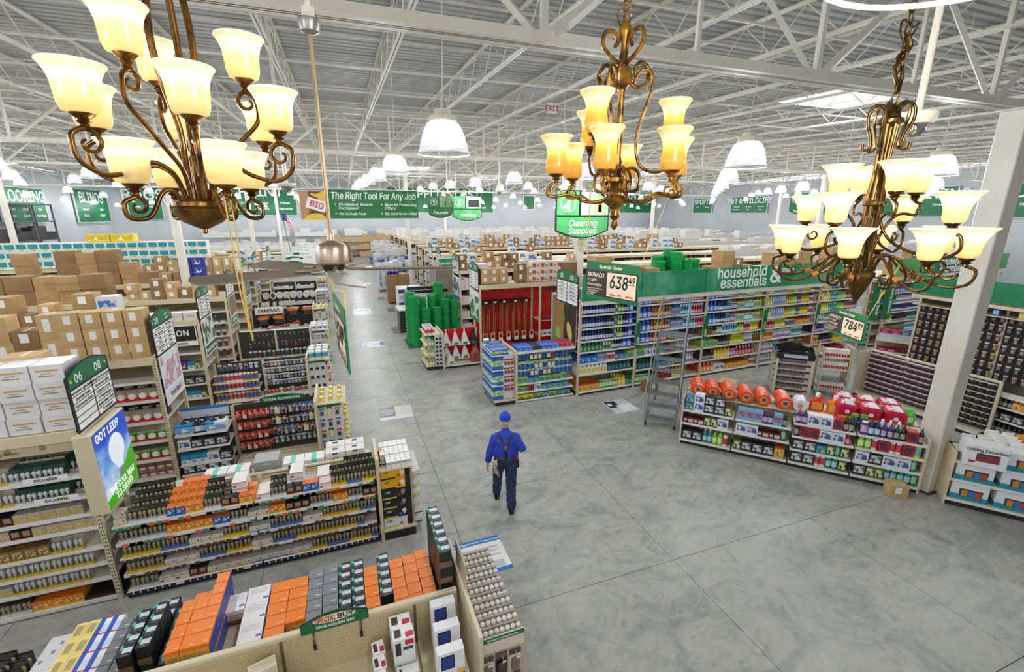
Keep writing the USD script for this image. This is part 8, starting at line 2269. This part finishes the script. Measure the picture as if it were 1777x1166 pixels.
mid = 1.27
part(person, 'suspender', strap([((.0, back_y(0, z), z), (0, -1)) for z in np.linspace(1.0, mid, 8)]), navy)
for q in (-1, 1):
    part(person, 'suspender', strap([((q * .125 * t_, back_y(q * .125 * t_, mid + (1.5 - mid) * t_ - .02 * t_), mid + (1.5 - mid) * t_ - .02 * t_), (0, -1)) for t_ in np.linspace(0, .92, 8)]), navy)
part(person, 'leather_patch', G().plate(Polygon([(-.028, .03), (.028, .03), (.02, -.02), (.012, -.05), (-.012, -.05), (-.02, -.02)]), .008, (0, back_y(0, mid) - .004, mid)), C('b8763c'))
capm = M('blue_cap', '1c49d0', .7)
cap = blob([('a', 'b')], {'a': ((-.008, .055, 1.745), .108), 'b': ((-.008, .05, 1.768), .1)}, 0, .014, 4, cut=[((0, 0, 1.0), 1.71)])
cpp = part(person, 'cap', cap, capm, smooth=True)
part(cpp, 'brim', G().plate(affinity.translate(affinity.scale(Point(0, 0).buffer(.075, 16), 1, .8), -.03, 1.7), .008, (0, 0, 0)).move(0, 0, 0) if False else G().add(*(lambda p: ([(x - .02, y + .13, 1.715 + .0 * y) for x, y in p] + [(x - .02, y + .13, 1.707) for x, y in p], [(0, i, i + 1) for i in range(1, len(p) - 1)] + [(len(p), len(p) + i + 1, len(p) + i) for i in range(1, len(p) - 1)]))([(.075 * math.cos(a), .075 * math.sin(a)) for a in np.linspace(-.3, PI + .3, 14)])), capm)
part(cpp, 'button', G().tm(trimesh.creation.icosphere(1, .009)).move(-.008, .05, 1.868), capm)
hol = part(person, 'holster', G().rbox(.19, .25, -.06, .03, .80, .95, .015), black)
part(hol, 'tool', G().rbox(.2, .235, -.05, .0, .94, 1.03, .008).bar((.21, -.02, 1.0), (.19, -.03, 1.07), .012, 6), C('d8503c'))
# work gloves tucked in the left back pocket
gl = blob([], {}, 0, .018, 3, [[((-.17, -.14, .95), .03), ((-.19, -.12, .84), .035)], [((-.19, -.12, .84), .03), ((-.15, -.11, .72), .03)], [((-.19, -.12, .84), .028), ((-.2, -.12, .74), .022)], [((-.15, -.11, .72), .022), ((-.12, -.1, .64), .014)], [((-.19, -.13, .96), .03), ((-.16, -.15, 1.0), .022)]])
v = np.array(gl.vertices); gl.vertices = v + np.array(gl.vertex_normals) * ((meshkit.noise(v * 40, 8) - .5) * .018)[:, None]
c_, s_ = math.cos(-math.radians(19)), math.sin(-math.radians(19))
gl.vertices = np.array(gl.vertices) @ np.array([[c_, s_, 0], [-s_, c_, 0], [0, 0, 1]]) * .925 + (2.285, 6.57, 0)
gg = G().tm(gl)
single('work_gloves', gg, MN('glove_cloth', 'd0c8bc', '8f8a84', 14, .8), 'pale work gloves hanging from the man\'s back pocket', 'gloves', smooth=True)
